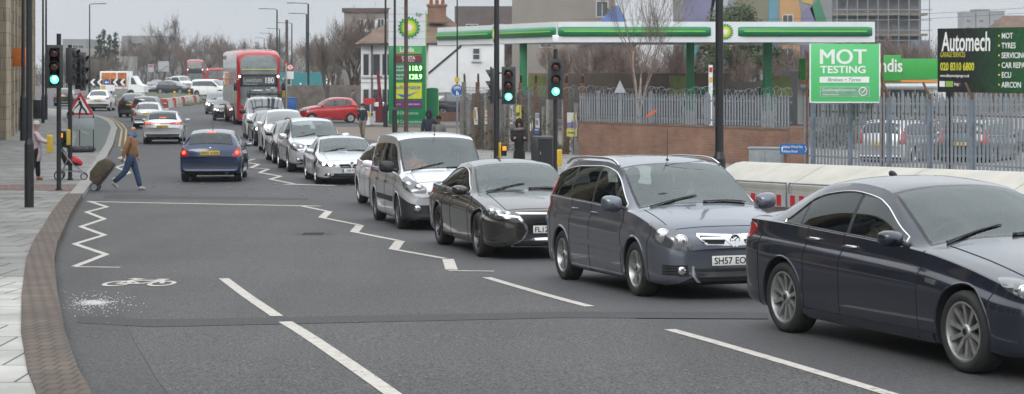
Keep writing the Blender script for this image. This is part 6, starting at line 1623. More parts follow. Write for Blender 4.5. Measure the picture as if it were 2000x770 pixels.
# lamp column that also carries two signal heads
def lamp_post(label, X, Y, H, arm=(-1, 0), r=.075, base=(1.3, .10), name='street_lamp', heads=(), units=(), plates=(), arml=1.2, group='street lamps', zb=.12, lantern=True, col=None):
    z0 = gz(Y)+zb; t = thing(name, label, 'street lamp', (X, Y, z0), 0, group)
    b = MB(); b.cyl((0, 0, -.1), (0, 0, base[0]), base[1], n=14); b.cyl((0, 0, base[0]), (0, 0, base[0]+.12), base[1], r, n=14); b.cyl((0, 0, base[0]+.1), (0, 0, H), r, r*.72, n=14); b.build('column', col or BLACKM, t)
    if lantern:
        ax, ay = arm; b = MB(); b.tube([(0, 0, H-.05), (ax*.12*arml, ay*.12*arml, H+.06), (ax*arml, ay*arml, H+.10)], .035, 8); a_ = b.build('arm', col or BLACKM, t)
        b = MB(); b.box((0, 0, 0), (.70, .24, .09), math.atan2(ay, ax), bev=.03); l_ = b.build('lantern', mat('lantern_grey', (.12, .125, .13), .4, .3, .1), t); l_.location = (ax*(arml+.25), ay*(arml+.25), H+.10)
    if name == 'street_lamp_with_signals':
        for (x, y, z, rz, lit, brd) in heads:
            M = Matrix.Translation((x, y, z)) @ Matrix.Rotation(rz, 4, 'Z') @ Matrix(((1, 0, 0, 0), (0, 0, -1, 0), (0, 1, 0, 0), (0, 0, 0, 1))); signal_head(t, M, lit, brd)
            for dz in (-.35, .35): MB().cyl((0, 0, z+dz), (x*.8, y*.6, z+dz), .02, n=6).build('bracket', BLACKM, t)
        for (x, z, rz) in units: push_unit(t, Vector((x, -.02, z)), rz)
        for (x, z, rz) in plates: bollard_sleeve(t, Vector((x, -.10, z)), rz)
    return t
lamp_post('black lamp column carrying a green signal head and one seen from its side', X, Yl, 9.5, (1, 0), .085, (.4, .10), 'street_lamp_with_signals', heads=((.34, -.12, zz(167, Yl, zg), R(-8), True, True), (-.16, .10, zz(167, Yl, zg), R(-95), False, True)), units=((.19, zz(293, Yl, zg), R(20)),), plates=((.09, zz(293, Yl, zg), R(-75)),))
def lp(label, px, py, r, base, H, **k): p = G(px, py, .12); return lamp_post(label, p.x, p.y, H, r=r, base=base, **k)
lp('thick black lamp column nearest the camera on the left pavement', 57, 405, .066, (1.32, .098), 9, arm=(1, 0))
_p = G(45, 275, .12); lamp_post('black lamp column beside the bins at the stone building', _p.x, _p.y, 10.5, (1, 0), .085, (1.9, .13))
p = Vector((1405-1000, 0, 0))/F*33.5; lamp_post('thick black lamp column rising in front of the petrol canopy', p.x, 33.5, 9, (1, 0), .070, (1.28, .105))
for i, (px, pt, H) in enumerate(((602, 8, 9.2), (598.6, 28, 9.2), (541, 19, 9.6), (570, 46, 9.2), (546, 57, 9.2), (529, 66, 9.2), (516, 75, 9.2), (505, 84, 9.2))):
    Y = (H-3.5)*F/(128-pt); X = (px-1000)/F*Y
    lamp_post('tall street lamp, number '+str(i) if False else ['tallest black street lamp right of the bus, by the workman', 'black street lamp just left of the tallest one right of the bus', 'black street lamp rising directly above the bus roof', 'black street lamp between the bus stop flag and the tallest lamp', 'slim street lamp close behind the one above the bus roof', 'faint slim street lamp over the left half of the bus', 'fainter street lamp left of the bus centre in the distance', 'farthest street lamp above the left corner of the bus'][i], X, Y, H, (-1, 0), .11, (1.5, .14), arml=1.4, zb=0)
for px, pt, Y, lb in ((175, 12, 185, 'street lamp beyond the roadworks sign with its arm to the right'), (84, -30, 120, 'slim black lamp column behind the tall left traffic light'), (90, -40, 128, 'second slim black lamp column behind the left traffic light')):
    lamp_post(lb, (px-1000)/F*Y, Y, (128-pt)*Y/F+3.5, (1, 0), .07, (1.5, .10), arml=.9)
for px, yb, pt, lb in ((771, 258, -60, 'black lamp column crossing the left half of the fuel price sign'), (753, 245, -20, 'thin lamp column just left of the fuel price sign')):
    Y = (3.38)*F/(yb-128); lamp_post(lb, (px-1000)/F*Y, Y, (128-pt)*Y/F+3.4, (1, 0), .075, (1.1, .13))
Y = 116.0; lamp_post('slender dark pole standing behind the round blue cycle sign', (893-1000)/F*Y, Y, 9, (1, 0), .05, (.5, .06))
# timber telegraph poles
def tpole(label, px, yb, pt, r, Y=None):
    Y = Y or 3.38*F/(yb-128); t = thing('telegraph_pole', label, 'telegraph pole', ((px-1000)/F*Y, Y, gz(Y)), 0, None); H = (128-pt)*Y/F+3.5; b = MB(); b.cyl((0, 0, -.1), (0, 0, H), r, r*.8, n=12); b.build('pole', mat('creosoted_timber', (.085, .062, .052), .9, 0, .3, 5, .3), t)
    for k in range(6): MB().box(((-1)**k*(r+.03), 0, H-1-.5*k), (.16, .025, .025)).build('step_iron', GREYSTEEL, t)
tpole('brown timber pole crossing the right half of the fuel price sign', 793, 257, -40, .115); tpole('short timber pole right of the bus among the lamp columns', 560, 0, 39, .2, 235)
# wires from the pole
for a, b, y0, y1, lb in (((1815, 2000), (18, 12), 180, 180, 'upper'), ((1815, 2000), (27, 22), 180, 180, 'lower')):
    A, B_ = at(a[0]-700, b[0]+20, y0), at(a[1]+60, b[1], y1); m = MB(); m.tube([A.lerp(B_, k/8)-Vector((0, 0, .5*math.sin(PI*k/8))) for k in range(9)], .018, 4); tag(m.build('overhead_wire', BLACKM), lb+' overhead wire against the sky at upper right', 'wire')
# round blue shared-path sign, with the small yellow plate above
Y = 84.0; X = (893-1000)/F*Y; z0 = gz(Y)+.12; t = thing('shared_path_sign', 'round blue cycle and pedestrian sign on a grey post', 'sign', (X, Y, z0)); zc = zz(177, Y, z0)
MB().cyl((0, 0, 0), (0, 0, zc+.3), .04, n=10).build('post', GREYSTEEL, t)
m = MB(); m.cyl((0, -.05, zc), (0, -.07, zc), .265, n=32); o = m.build('blue_disc', BLUEP, t)
m = MB()
def disc(c, r0, r1, z=-.074, n=18): m.add([(c[0]+q*math.cos(2*PI*k/n), z, c[1]+q*math.sin(2*PI*k/n)) for k in range(n) for q in (r0, r1)], [(2*k, 2*k+1, 2*((k+1) % n)+1, 2*((k+1) % n)) for k in range(n)])
disc((-.09, zc+.10), .04, .058); disc((.09, zc+.10), .04, .058); disc((0, zc), .243, .258)
def bar(a, b, w=.012, z=-.074):
    A, B_ = Vector(a), Vector(b); n = (B_-A).normalized(); n = Vector((-n.y, n.x))*w; m.add([(A.x+n.x, z, A.y+n.y), (A.x-n.x, z, A.y-n.y), (B_.x-n.x, z, B_.y-n.y), (B_.x+n.x, z, B_.y+n.y)], [(0, 1, 2, 3)])
bar((-.09, zc+.10), (-.03, zc+.17)); bar((-.03, zc+.17), (.06, zc+.17)); bar((.06, zc+.17), (.09, zc+.10)); bar((-.03, zc+.17), (.0, zc+.09)); bar((0, zc+.09), (.06, zc+.17)); bar((-.09, zc+.10), (0, zc+.09))
disc((-.01, zc-.02), 0, .022); bar((-.01, zc-.05), (-.01, zc-.13), .03); bar((-.01, zc-.13), (-.02, zc-.2), .02); disc((.05, zc-.09), 0, .016); bar((.05, zc-.11), (.05, zc-.2), .018); m.build('white_symbols', WHITEINK, o)
m = MB(); m.box((0, -.05, zz(156, Y, z0)), (.20, .02, .19)); m.build('yellow_plate', YELLOWP, t)
for px, yb, h, lb in ((902, 268, 1.9, 'plain grey metal post right of the round blue sign'), (909, 270, 1.75, 'second plain grey metal post nearest the mesh fence')):
    g = G(px, yb, .1); tag(MB().cyl((0, 0, 0), (0, 0, h), .045, n=10).build('grey_post', GREYSTEEL, loc=g), lb, 'post')

# ------------------------------------------------------------------ fences and the wall on the right
def fence_mesh():
    A, B_ = at(906, 0, 81), at(1137, 0, 74.5); t = thing('mesh_fence', 'rusty posted wire mesh fence hung with notices behind the hooded person', 'fence', (A.x, A.y, gz(A.y)+.1)); d = Vector((B_.x-A.x, B_.y-A.y, 0)); L_ = d.length; d.normalize()
    H = 2.55
    n = 9; 
    for k in range(n):
        s = L_*k/(n-1); r = random.random(); q = MB(); q.box((d.x*s, d.y*s, (H+.1)/2), (.13+.05*r, .10, H+.1), 0); q.box((d.x*s+.02, d.y*s+.25, H+.25), (.08, .5, .08), M=Matrix.Rotation(-.7, 3, 'X')); q.build('fence_post', RUST if k % 3 else mat('weathered_timber', (.19, .175, .155), .95, 0, .3, 4, .4), t)
    w = MB(); k = 0; s = 0
    while s < L_: w.box((d.x*s, d.y*s-.06, 1.25), (.012, .012, 2.4)); s += .10
    z = .1
    while z < 2.45: w.tube([(0, -.06, z), (d.x*L_, d.y*L_-.06, z)], .006, 4); z += .13
    w.build('wire_mesh', mat('mesh_wire', (.14, .145, .15), .6, .2, .2), t)
    # boards and old timbers leaning behind the mesh
    random.seed(4); s = 0
    while s < L_:
        wdt = random.uniform(.25, .6)
        if random.random() < .72: h = random.uniform(1.7, 2.5); MB().box((d.x*s, d.y*s+.12, h/2), (wdt, .05, h)).build('backing_board', random.choice([mat('grey_board', (.21, .205, .20), .9, 0, .25, 3, .2), mat('brown_board', (.13, .10, .08), .9, 0, .3, 3, .2), mat('pale_board', (.29, .285, .27), .9, 0, .2, 3, .2)]), t)
        s += wdt+random.uniform(0, .1)
    return A, d, L_
A_, d_, L_m = fence_mesh()
def razor(name, label, P, Q, r=.17, pitch=.22, z=0):
    P = Vector(P); Q = Vector(Q); L_ = (Q-P).length; n = int(L_/pitch); d = (Q-P).normalized(); s = d.cross(Vector((0, 0, 1))); path = []
    for k in range(n*10+1):
        a = 2*PI*k/10; rr = r*(1+.22*math.sin(k*.37)); path.append(P+d*(L_*k/(n*10))+s*(rr*math.cos(a))+Vector((0, 0, rr*math.sin(a)+.05*math.sin(k*.053))))
    m = MB(); m.tube(path, .007, 3); o = m.build(name, GREYSTEEL, fixn=False); return tag(o, label, 'razor wire', 'coils of razor wire on the fences')
razor('razor_wire', 'tangled razor wire coil along the wire mesh fence', at(925, 189, 80.4), at(1137, 178, 74.3), .22, .3)
# brick wall with palisade on top
WA, WB = at(1135, 0, 74), at(1572, 0, 64.5)
def pale_fence(t, A, B_, z0, H, gap, w, post_every, name='pale', spread=0, rails=(.25, .75)):
    d = Vector((B_.x-A.x, B_.y-A.y, 0)); L_ = d.length; d.normalize(); ang = math.atan2(d.y, d.x); out = 0; s = 0; k = 0; n = Vector((d.y, -d.x, 0))
    S_ = MB()
    proto = None
    while s < L_:
        P = d*s-n*.03*0+n*.04; zb = (gz(A.y+d.y*s)-gz(A.y))
        q = MB(); hw = w/2
        prof = [(-hw, 0, 0), (-hw*.35, -.022, 0), (hw*.35, -.022, 0), (hw, 0, 0)]
        if proto is None:
            vs = [(x, y, 0) for x, y, _ in prof]+[(x, y, H-.09) for x, y, _ in prof]+[(-hw*.35, -.02, H), (hw*.35, -.02, H), (-hw*.9, .006, H-.01), (hw*.9, .006, H-.01)]
            q.add(vs, [(0, 1, 5, 4), (1, 2, 6, 5), (2, 3, 7, 6), (4, 5, 8), (5, 6, 9, 8), (6, 7, 9)]); 
            proto = q.build('pale', GREYSTEEL, t); o = proto
        else: o = proto.copy(); C.objects.link(o); o.parent = t
        o.location = (P.x, P.y, z0+zb); o.rotation_euler = (0, random.uniform(-.006, .006), ang+random.uniform(-.05, .05)); s += gap; k += 1
    return d, L_, n, ang
def brick_wall():
    t = thing('brick_wall', 'low red brown brick wall below the grey palisade', 'wall', (WA.x, WA.y, gz(WA.y))); d = Vector((WB.x-WA.x, WB.y-WA.y, 0)); L_ = d.length-.6; d.normalize(); ang = math.atan2(d.y, d.x)
    m = MB(); m.box((0, 0, 0), (L_, .23, 1.35)); o = m.build('wall', BRICKR, t); o.location = (d.x*L_/2, d.y*L_/2, .62); o.rotation_euler = (0, 0, ang)
    m = MB(); m.box((0, 0, 0), (L_+.02, .25, .075)); o = m.build('coping', brickmat('brick_coping', (.20, .13, .10), (.16, .11, .085), (.17, .14, .12), bw=.08, bh=.2, axes='XY'), t); o.location = (d.x*L_/2, d.y*L_/2, 1.34); o.rotation_euler = (0, 0, ang)
    m = MB(); m.box((0, 0, 0), (.45, .40, 1.5)); o = m.build('end_pier', BRICKR, t); o.location = (d.x*(L_+.2), d.y*(L_+.2), .68)
    return d, L_, ang
bd, bL, bang = brick_wall()
t = thing('palisade_fence', 'grey palisade topped with razor wire standing on the brick wall', 'fence', (WA.x, WA.y, gz(WA.y)+1.38))
WB2 = WA+Vector((bd.x, bd.y, 0))*bL
pd, pL, pn, pa = pale_fence(t, WA, WB2, 0, 1.02, .14, .085, 2.7)
for z in (.18, .82): m = MB(); m.box((0, 0, 0), (pL, .03, .05)); o = m.build('rail', GREYSTEEL, t); o.location = (pd.x*pL/2, pd.y*pL/2, z); o.rotation_euler = (0, 0, pa)
for k in range(4): s = pL*(.09+.27*k); m = MB(); m.box((0, 0, 0), (.11, .08, 1.15)); o = m.build('fence_post', GREYSTEEL, t); o.location = (pd.x*s, pd.y*s, .52); o.rotation_euler = (0, 0, pa)
razor('razor_wire', 'razor wire coil along the top of the palisade above the brick wall', WA+Vector((0, 0, -WA.z+gz(WA.y)+2.45)), WB2+Vector((0, 0, -WB2.z+gz(WB2.y)+2.45)), .14, .26)
q = at(1272, 222, 70); tag(MB().box((0, 0, 0), (.42, .03, .07), M=Matrix.Rotation(-.55, 3, 'Y')).build('orange_clip', mat('orange_plastic', (.7, .10, .02), .5), loc=q), 'orange plastic strip caught on the palisade pales', 'plastic strip')
# tall palisade, running off to the right
PA, PB = at(1574, 0, 64.3), at(2060, 0, 55.5)
t = thing('palisade_fence', 'tall grey palisade fence in front of the garage yard at the right', 'fence', (PA.x, PA.y, gz(PA.y)+.05))
pd, pL, pn, pa = pale_fence(t, PA, PB, 0, 2.35, .158, .10, 2.7)
for z in (.45, 1.85): m = MB(); m.box((0, 0, 0), (pL, .04, .05)); o = m.build('rail', RUST if z > 1 else GREYSTEEL, t); o.location = (pd.x*pL/2, pd.y*pL/2, z); o.rotation_euler = (0, 0, pa)
BLUEST = mat('blue_grey_steel', (.19, .225, .265), .6, .2, .3, 5)
for k in range(5):
    s = .45+1.72*k*1.0; 
    if s > pL: break
    m = MB(); m.box((0, 0, 1.1), (.13, .10, 2.4)); o = m.build('fence_post', BLUEST, t); o.location = (pd.x*s+pn.x*.08, pd.y*s+pn.y*.08, 0); o.rotation_euler = (0, 0, pa)
    m = MB(); m.tube([(0, 0, 2.2), (-.03, 0, 2.42), (-.26, 0, 2.78)], .035, 6); o = m.build('spur_arm', RUST, o)
# a second, paler palisade at the back of the yard
QA, QB = at(1590, 0, 82), at(2080, 0, 78)
t = thing('palisade_fence', 'far palisade with brambles at the back of the garage yard', 'fence', (QA.x, QA.y, gz(QA.y)))
pd2, pL2, pn2, pa2 = pale_fence(t, QA, QB, 0, 2.35, .19, .08, 2.7)
m = MB(); m.box((0, 0, 0), (pL2, .04, .06)); o = m.build('rail', GREYSTEEL, t); o.location = (pd2.x*pL2/2, pd2.y*pL2/2, 1.9); o.rotation_euler = (0, 0, pa2)
# far forecourt wall (tan) seen under the canopy
for x0, x1, Y, y0, lb, cm in ((1032, 1425, 130, 143, 'tan rendered boundary wall seen under the petrol canopy', mat('tan_render', (.24, .19, .15), .9, 0, .18, .8, .1, detail=9)), (1420, 1560, 128, 160, 'pale low wall behind the right canopy column', mat('cream_render', (.38, .36, .32), .9, 0, .1, 1))):
    X0, X1 = (x0-1000)/F*Y, (x1-1000)/F*Y; zt = CZ+(YH-y0)*Y/F; tag(MB().box(((X0+X1)/2, Y, zt/2), (X1-X0, .3, zt)).build('boundary_wall', cm), lb, 'wall')
X0, X1 = (610-1000)/F*165, (706-1000)/F*165; tag(MB().box(((X0+X1)/2, 165, .95), (X1-X0+6, .2, 1.9)).build('boundary_wall', mat('old_fence', (.15, .13, .115), .95, 0, .3, 2, .3)), 'weathered dark fence wall behind the red small hatchback', 'wall')
X0, X1 = (832-1000)/F*122, (915-1000)/F*122; tag(MB().box(((X0+X1)/2, 124, .33), (X1-X0, .3, .66)).build('low_brick_wall', BRICKR), 'knee-high brick wall between the price sign and mesh fence', 'wall')
# green recycling unit right of the price sign
q = at(844, 128, 119); t = thing('air_and_water_unit', 'rounded green service unit right of the price sign', 'service unit', (q.x, 119, .1)); m = MB(); pr = [(-.37, 0), (.37, 0), (.37, 2.0)]+[(.37*math.cos(PI*k/8), 2.0+.10*math.sin(PI*k/8)) for k in range(1, 8)]+[(-.37, 2.0)]; m.prism([(x, 0, z) for x, z in pr], (0, .4, 0)); m.build('casing', GREENB, t); m = MB(); m.box((.36, -.01, 1.1), (.03, .02, 1.9)); m.build('edge_strip', LIME, t)

# dark cabinet, grey cabinet, finger sign
p = at(1062, 128, 57.5); t = thing('control_cabinet', 'dark grey signal control cabinet on the footway', 'cabinet', (p.x, 57.5, gz(57.5)+.12), R(-14)); h = zz(266, 57.5, gz(57.5)+.12)
MB().box((0, 0, h/2), (.62, .48, h), bev=.012).build('casing', mat('cabinet_dark', (.045, .047, .052), .45, 0, .1, 3), t); MB().box((.10, -.245, h/2), (.40, .012, h-.12)).build('door', mat('cabinet_door', (.022, .023, .026), .4, 0, .1, 3), t); MB().box((-.03, -.256, h*.6), (.03, .02, .08)).build('handle', CHROME, t)
Yc = 60; p = at(1496, 128, Yc); h = zz(290, Yc, gz(Yc)+.1); t = thing('utility_cabinet', 'weathered pale grey utility cabinet against the brick wall', 'cabinet', (p.x, Yc, gz(Yc)+.1), R(-16)); cg = mat('cabinet_grey', (.25, .28, .29), .6, 0, .18, 3)
MB().box((0, 0, h/2), (.95, .4, h), bev=.012).build('casing', cg, t); MB().box((0, 0, h+.015), (1.02, .46, .04)).build('lid', cg, t)
for s in (-.235, .235): MB().box((s, -.207, h/2), (.45, .015, h-.1)).build('door', cg, t)
Yc = 58.5; p = at(1534, 128, Yc); zg = gz(Yc)+.1; t = thing('direction_sign', 'blue finger sign pointing along the footway by the palisade', 'sign', (p.x, Yc, zg)); zc = zz(291, Yc, zg)
MB().cyl((.0, 0, 0), (0, 0, zc+.1), .035, n=8).build('post', RUST, t); m = MB(); m.prism([(-.16, -.05, zc-.15), (.56, -.05, zc-.15), (.63, -.05, zc), (.56, -.05, zc+.15), (-.16, -.05, zc+.15)], (0, .03, 0)); o = m.build('finger_panel', BLUEP, t)
text('Abbey Wood Stn', .10, WHITEINK, o, FACE(.20, -.056, zc+.06), fit=.56); text('Abbey Road', .10, WHITEINK, o, FACE(.13, -.056, zc-.07), fit=.40, align='CENTER')
m = MB(); m.tube([(-.10, -.06, zc-.09), (-.10, -.06, zc+.03), (-.10, -.06, zc+.06)], [.012, .02, .016], 6); m.tube([(.56, -.056, zc+.09), (.59, -.056, zc), (.56, -.056, zc-.09)], .008, 4); m.build('walking_symbol', WHITEINK, o)

# notices on the mesh fence
def notice(x0, y0, x1, y1, label, bg, lines, tilt=0, Y=None):
    px = (x0+x1)/2; f = (px-906)/(1137-906); Yn = A_.y*d_.x-A_.x*d_.y; Yn = Yn/(d_.x-(px-1000)/F*d_.y)-.2; c = at(px, (y0+y1)/2, Yn); s = Yn/F; w_, h_ = (x1-x0)*s, (y1-y0)*s
    t = thing('fence_notice', label, 'notice', c, math.atan2(d_.y, d_.x)); M = Matrix.Rotation(tilt, 4, 'Y')
    m = MB(); V, Fc = [], []
    nx, ny = 8, 8
    for i in range(nx+1):
        for j in range(ny+1): x = w_*(i/nx-.5); z = h_*(j/ny-.5); V.append(M @ Vector((x, .012*math.sin(i*1.3)*math.cos(j*.9), z)))
    m.add(V, [(i*(ny+1)+j, (i+1)*(ny+1)+j, (i+1)*(ny+1)+j+1, i*(ny+1)+j+1) for i in range(nx) for j in range(ny)], 0, True); o = m.build('sheet', bg, t); md = None
    for (kind, fx, fz, fw, fh, mm, tx) in lines:
        if kind == 'box': b = MB(); b.box((w_*fx, -.022, h_*fz), (w_*fw, .008, h_*fh)); b.v = [M @ Vector(v) for v in b.v]; b.build('printed_block', mm, o)
        else: text(tx, h_*fh, mm, o, M @ FACE(w_*fx, -.028, h_*fz), 'lettering', bold=.02, fit=w_*fw, ch=h_*fh)
    return t
PAPER = mat('paper', (.58, .58, .58), .7, 0, .1, 6); YPAP = mat('yellow_paper', (.58, .55, .12), .7, 0, .12, 6); GINK = mat('grey_ink', (.22, .22, .23), .7); RINK = mat('red_ink', (.45, .10, .10), .7); BINK = mat('blue_ink', (.05, .10, .32), .6); TANP = mat('tan_ink', (.45, .28, .13), .7)
notice(920, 210, 937, 244, 'leftmost white notice with a tan picture on the mesh fence', PAPER, [('box', -.1, .12, .5, .5, TANP, ''), ('box', .25, -.25, .35, .08, GINK, '')], -.08)
notice(944, 216, 957, 243, 'small white notice with red letters on the mesh fence', PAPER, [('text', 0, .32, .7, .16, RINK, 'CO'), ('box', 0, 0, .7, .08, RINK, ''), ('box', 0, -.2, .6, .08, GINK, '')], .05)
notice(1004, 205, 1022, 246, 'crumpled yellow notice with black block letters on the mesh fence', YPAP, [('text', -.05, .05, .8, .18, INK, 'LINT'), ('text', .02, -.28, .9, .18, INK, 'ELAGE')], .04)
notice(995, 206, 1004, 243, 'grey faded notice beside the crumpled yellow one', PAPER, [('box', 0, .1, .7, .5, GINK, ''), ('box', 0, -.3, .7, .12, RINK, '')], .02)
notice(1033, 228, 1042, 256, 'narrow notice with a dark plant picture on the mesh fence', PAPER, [('box', .05, .25, .7, .4, mat('green_ink', (.08, .13, .07), .7), '')], 0)
notice(1042.5, 221, 1056.5, 262, 'white and blue printed notice above the dark cabinet', PAPER, [('box', 0, .38, .96, .2, mat('pale_blue_ink', (.22, .28, .38), .7), ''), ('box', 0, .05, .6, .2, GINK, ''), ('box', 0, -.34, .96, .28, BINK, ''), ('text', 0, -.30, .8, .06, WHITEINK, 'NOTICE')], .02)
notice(1101, 220, 1134, 267, 'large white and yellow poster with rows of figures on the mesh fence', PAPER, [('box', .28, .30, .34, .26, YPAP, ''), ('box', 0, -.34, 1.0, .30, YPAP, ''), ('box', 0, -.02, .9, .22, mat('lilac_ink', (.22, .18, .30), .7, 0, .5, 20), ''), ('box', .05, .02, .08, .3, BINK, ''), ('text', 0, -.34, .8, .08, INK, 'HOMES')], -.02)

# MOT board
Y = 61.5; s = Y/F; c = at(1650, 143, Y); zg = gz(Y)+.05; t = thing('garage_sign', 'light green square MOT testing board on rusty posts', 'sign', (c.x, Y, zg), R(-3)); zc = c.z-zg; w_, h_ = 136*s, 114*s
m = MB(); m.box((0, 0, zc), (w_, .04, h_), bev=.006); o = m.build('board', mat('mint_green', (.09, .52, .17), .4, 0, .05, 1.2), t)
m = MB()
for x in (-w_/2+.01, w_/2-.01): m.box((x, -.005, zc), (.04, .05, h_+.02))
m.box((0, -.005, zc-h_/2), (w_, .05, .03)); m.build('white_frame', WHITEP, o)
Z = lambda py: zc+(143-py)*s; X_ = lambda px: (px-1650)*s
text('MOT', .6, WHITEINK, o, FACE(X_(1646), -.022, Z(111)), bold=0, fit=89*s, ch=29*s); text('MOT', .6, WHITEINK, o, FACE(X_(1646)+.03, -.0205, Z(111)), fit=89*s, ch=29*s); text('MOT', .6, WHITEINK, o, FACE(X_(1646)+.015, -.0212, Z(111)+.012), fit=89*s, ch=28*s); text('TESTING', .3, WHITEINK, o, FACE(X_(1646), -.022, Z(136)), bold=.02, fit=88*s, ch=14.5*s)
MB().box((X_(1649), -.024, Z(156)), (96*s, .012, 11.5*s)).build('white_strip', WHITEP, o); text('Brakes • Tyres', .14, mat('dark_green_ink', (.04, .22, .10), .5), o, FACE(X_(1649), -.032, Z(156)), fit=64*s, shear=.2)
MB().box((X_(1650), -.022, Z(179.5)), (96*s, .008, 20*s)).build('strip_frame', mat('pale_mint', (.40, .58, .45), .4), o); MB().box((X_(1650), -.026, Z(179.5)), (94*s, .008, 18*s)).build('green_strip', mat('grey_green', (.16, .36, .22), .4), o)
text('GoodGarageScheme.com', .12, WHITEINK, o, FACE(X_(1638), -.034, Z(176)), fit=64*s); text('Motorist Assured', .07, WHITEINK, o, FACE(X_(1622), -.034, Z(185)), fit=30*s)
m = MB(); m.tube([(X_(1685)+.12*math.cos(a*PI/10), -.034, Z(179)+.12*math.sin(a*PI/10)) for a in range(20)], .012, 5, closed=True); m.tube([(X_(1681), -.036, Z(179)), (X_(1684), -.036, Z(182)), (X_(1690), -.036, Z(174))], .014, 5); m.build('tick_symbol', WHITEINK, o)
for px in (1577, 1723): m = MB(); m.cyl((0, 0, 0), (0, 0, zc+.55), .04, n=8); p_ = m.build('post', RUST, t); p_.location = (X_(px), .05, 0)
# banner
Y = 58.5; s = Y/F; A = at(1832, 118, 59.3); B_ = at(2075, 112, 55.8); zg = gz(59)+.05; d = (Vector((B_.x, B_.y, 0))-Vector((A.x, A.y, 0))); L_ = d.length; d.normalize()
t = thing('garage_banner', 'black and dark green vinyl garage banner with big white lettering on a post', 'banner', (A.x, A.y, zg), math.atan2(d.y, d.x)); sc = 59.3/F; Z = lambda py: CZ+(YH-py)*sc-zg; X_ = lambda px: (px-1832)*sc
def bannermat():
    m = bpy.data.materials.new('banner_vinyl'); m.use_nodes = True; MATS['banner_vinyl'] = m; t_, b = nodes_of(m); b.inputs['Roughness'].default_value = .38
    c = t_.nodes.new('ShaderNodeTexCoord'); sx = t_.nodes.new('ShaderNodeSeparateXYZ'); t_.links.new(c.outputs['Object'], sx.inputs[0]); mr = t_.nodes.new('ShaderNodeMapRange'); mr.inputs[1].default_value = 1.0; mr.inputs[2].default_value = 3.4; t_.links.new(sx.outputs[0], mr.inputs[0])
    r = t_.nodes.new('ShaderNodeValToRGB'); r.color_ramp.elements[0].color = (.016, .017, .018, 1); r.color_ramp.elements[1].color = (.015, .10, .03, 1); t_.links.new(mr.outputs[0], r.inputs[0]); t_.links.new(r.outputs[0], b.inputs['Base Color'])
    n = t_.nodes.new('ShaderNodeTexNoise'); n.inputs['Scale'].default_value = 1.6; n.inputs['Distortion'].default_value = 1.5; t_.links.new(c.outputs['Object'], n.inputs['Vector']); bp = t_.nodes.new('ShaderNodeBump'); bp.inputs['Strength'].default_value = .35; bp.inputs['Distance'].default_value = .15; t_.links.new(n.outputs['Fac'], bp.inputs['Height']); t_.links.new(bp.outputs[0], b.inputs['Normal'])
    return m
m = MB(); m.box((L_/2, 0, Z(118)), (L_, .03, 122*sc)); o = m.build('banner_sheet', bannermat(), t)
m = MB(); m.tube([(0, 0, Z(57)), (L_, 0, Z(57)), (L_, 0, Z(179)), (0, 0, Z(179))], .018, 6, closed=True); m.build('frame_tube', BLACKM, t)
text('Automech', .8, WHITEINK, o, FACE(X_(1902), -.02, Z(82)), bold=.015, fit=120*sc, ch=38*sc, shear=.06)
text('GARAGE SERVICES', .2, mat('banner_yellow', (.55, .50, .04), .5), o, FACE(X_(1870), -.02, Z(107)), fit=62*sc, ch=10*sc)
text('020 8310 6800', .3, mat('banner_bright_yellow', (.62, .60, .03), .5), o, FACE(X_(1881), -.02, Z(130)), bold=.02, fit=84*sc, ch=16*sc)
text('www.abbeywoodgarage.co.uk', .12, WHITEINK, o, FACE(X_(1875), -.02, Z(148)), fit=72*sc)
for x, w_, mm, nm in ((1844, 13, WHITEP, 'logo_block'), (1862, 18, mat('lime_logo', (.25, .42, .08), .5), 'logo_block'), (1883, 16, mat('black_logo', (.03, .03, .03), .5), 'logo_block')): MB().box((X_(x), -.022, Z(164)), (w_*sc, .01, 11*sc)).build(nm, mm, o)
text('bng', .12, WHITEINK, o, FACE(X_(1880), -.03, Z(164)), fit=10*sc); text('UK.', .1, RINK, o, FACE(X_(1888), -.03, Z(164)), fit=6*sc)
for k, w in enumerate(('MOT', 'TYRES', 'SERVICING', 'CAR REPAIRS', 'ECU', 'AIRCON')):
    text(w, .18, WHITEINK, o, FACE(X_(1989), -.02, Z(72+18.5*k)), bold=.01, align='LEFT', ch=11*sc); MB().ell((X_(1983), -.02, Z(72+18.5*k)), (.03, .01, .03), None, 8, 5).build('bullet', MATS['banner_bright_yellow'], o)
m = MB(); m.box((X_(1857), .08, Z(178)/2), (.17, .12, Z(176))); m.build('post', BLACKM, t); m = MB(); m.box((X_(1857)+3.0, .08, Z(178)/2), (.17, .12, Z(176))); m.build('post', BLACKM, t)

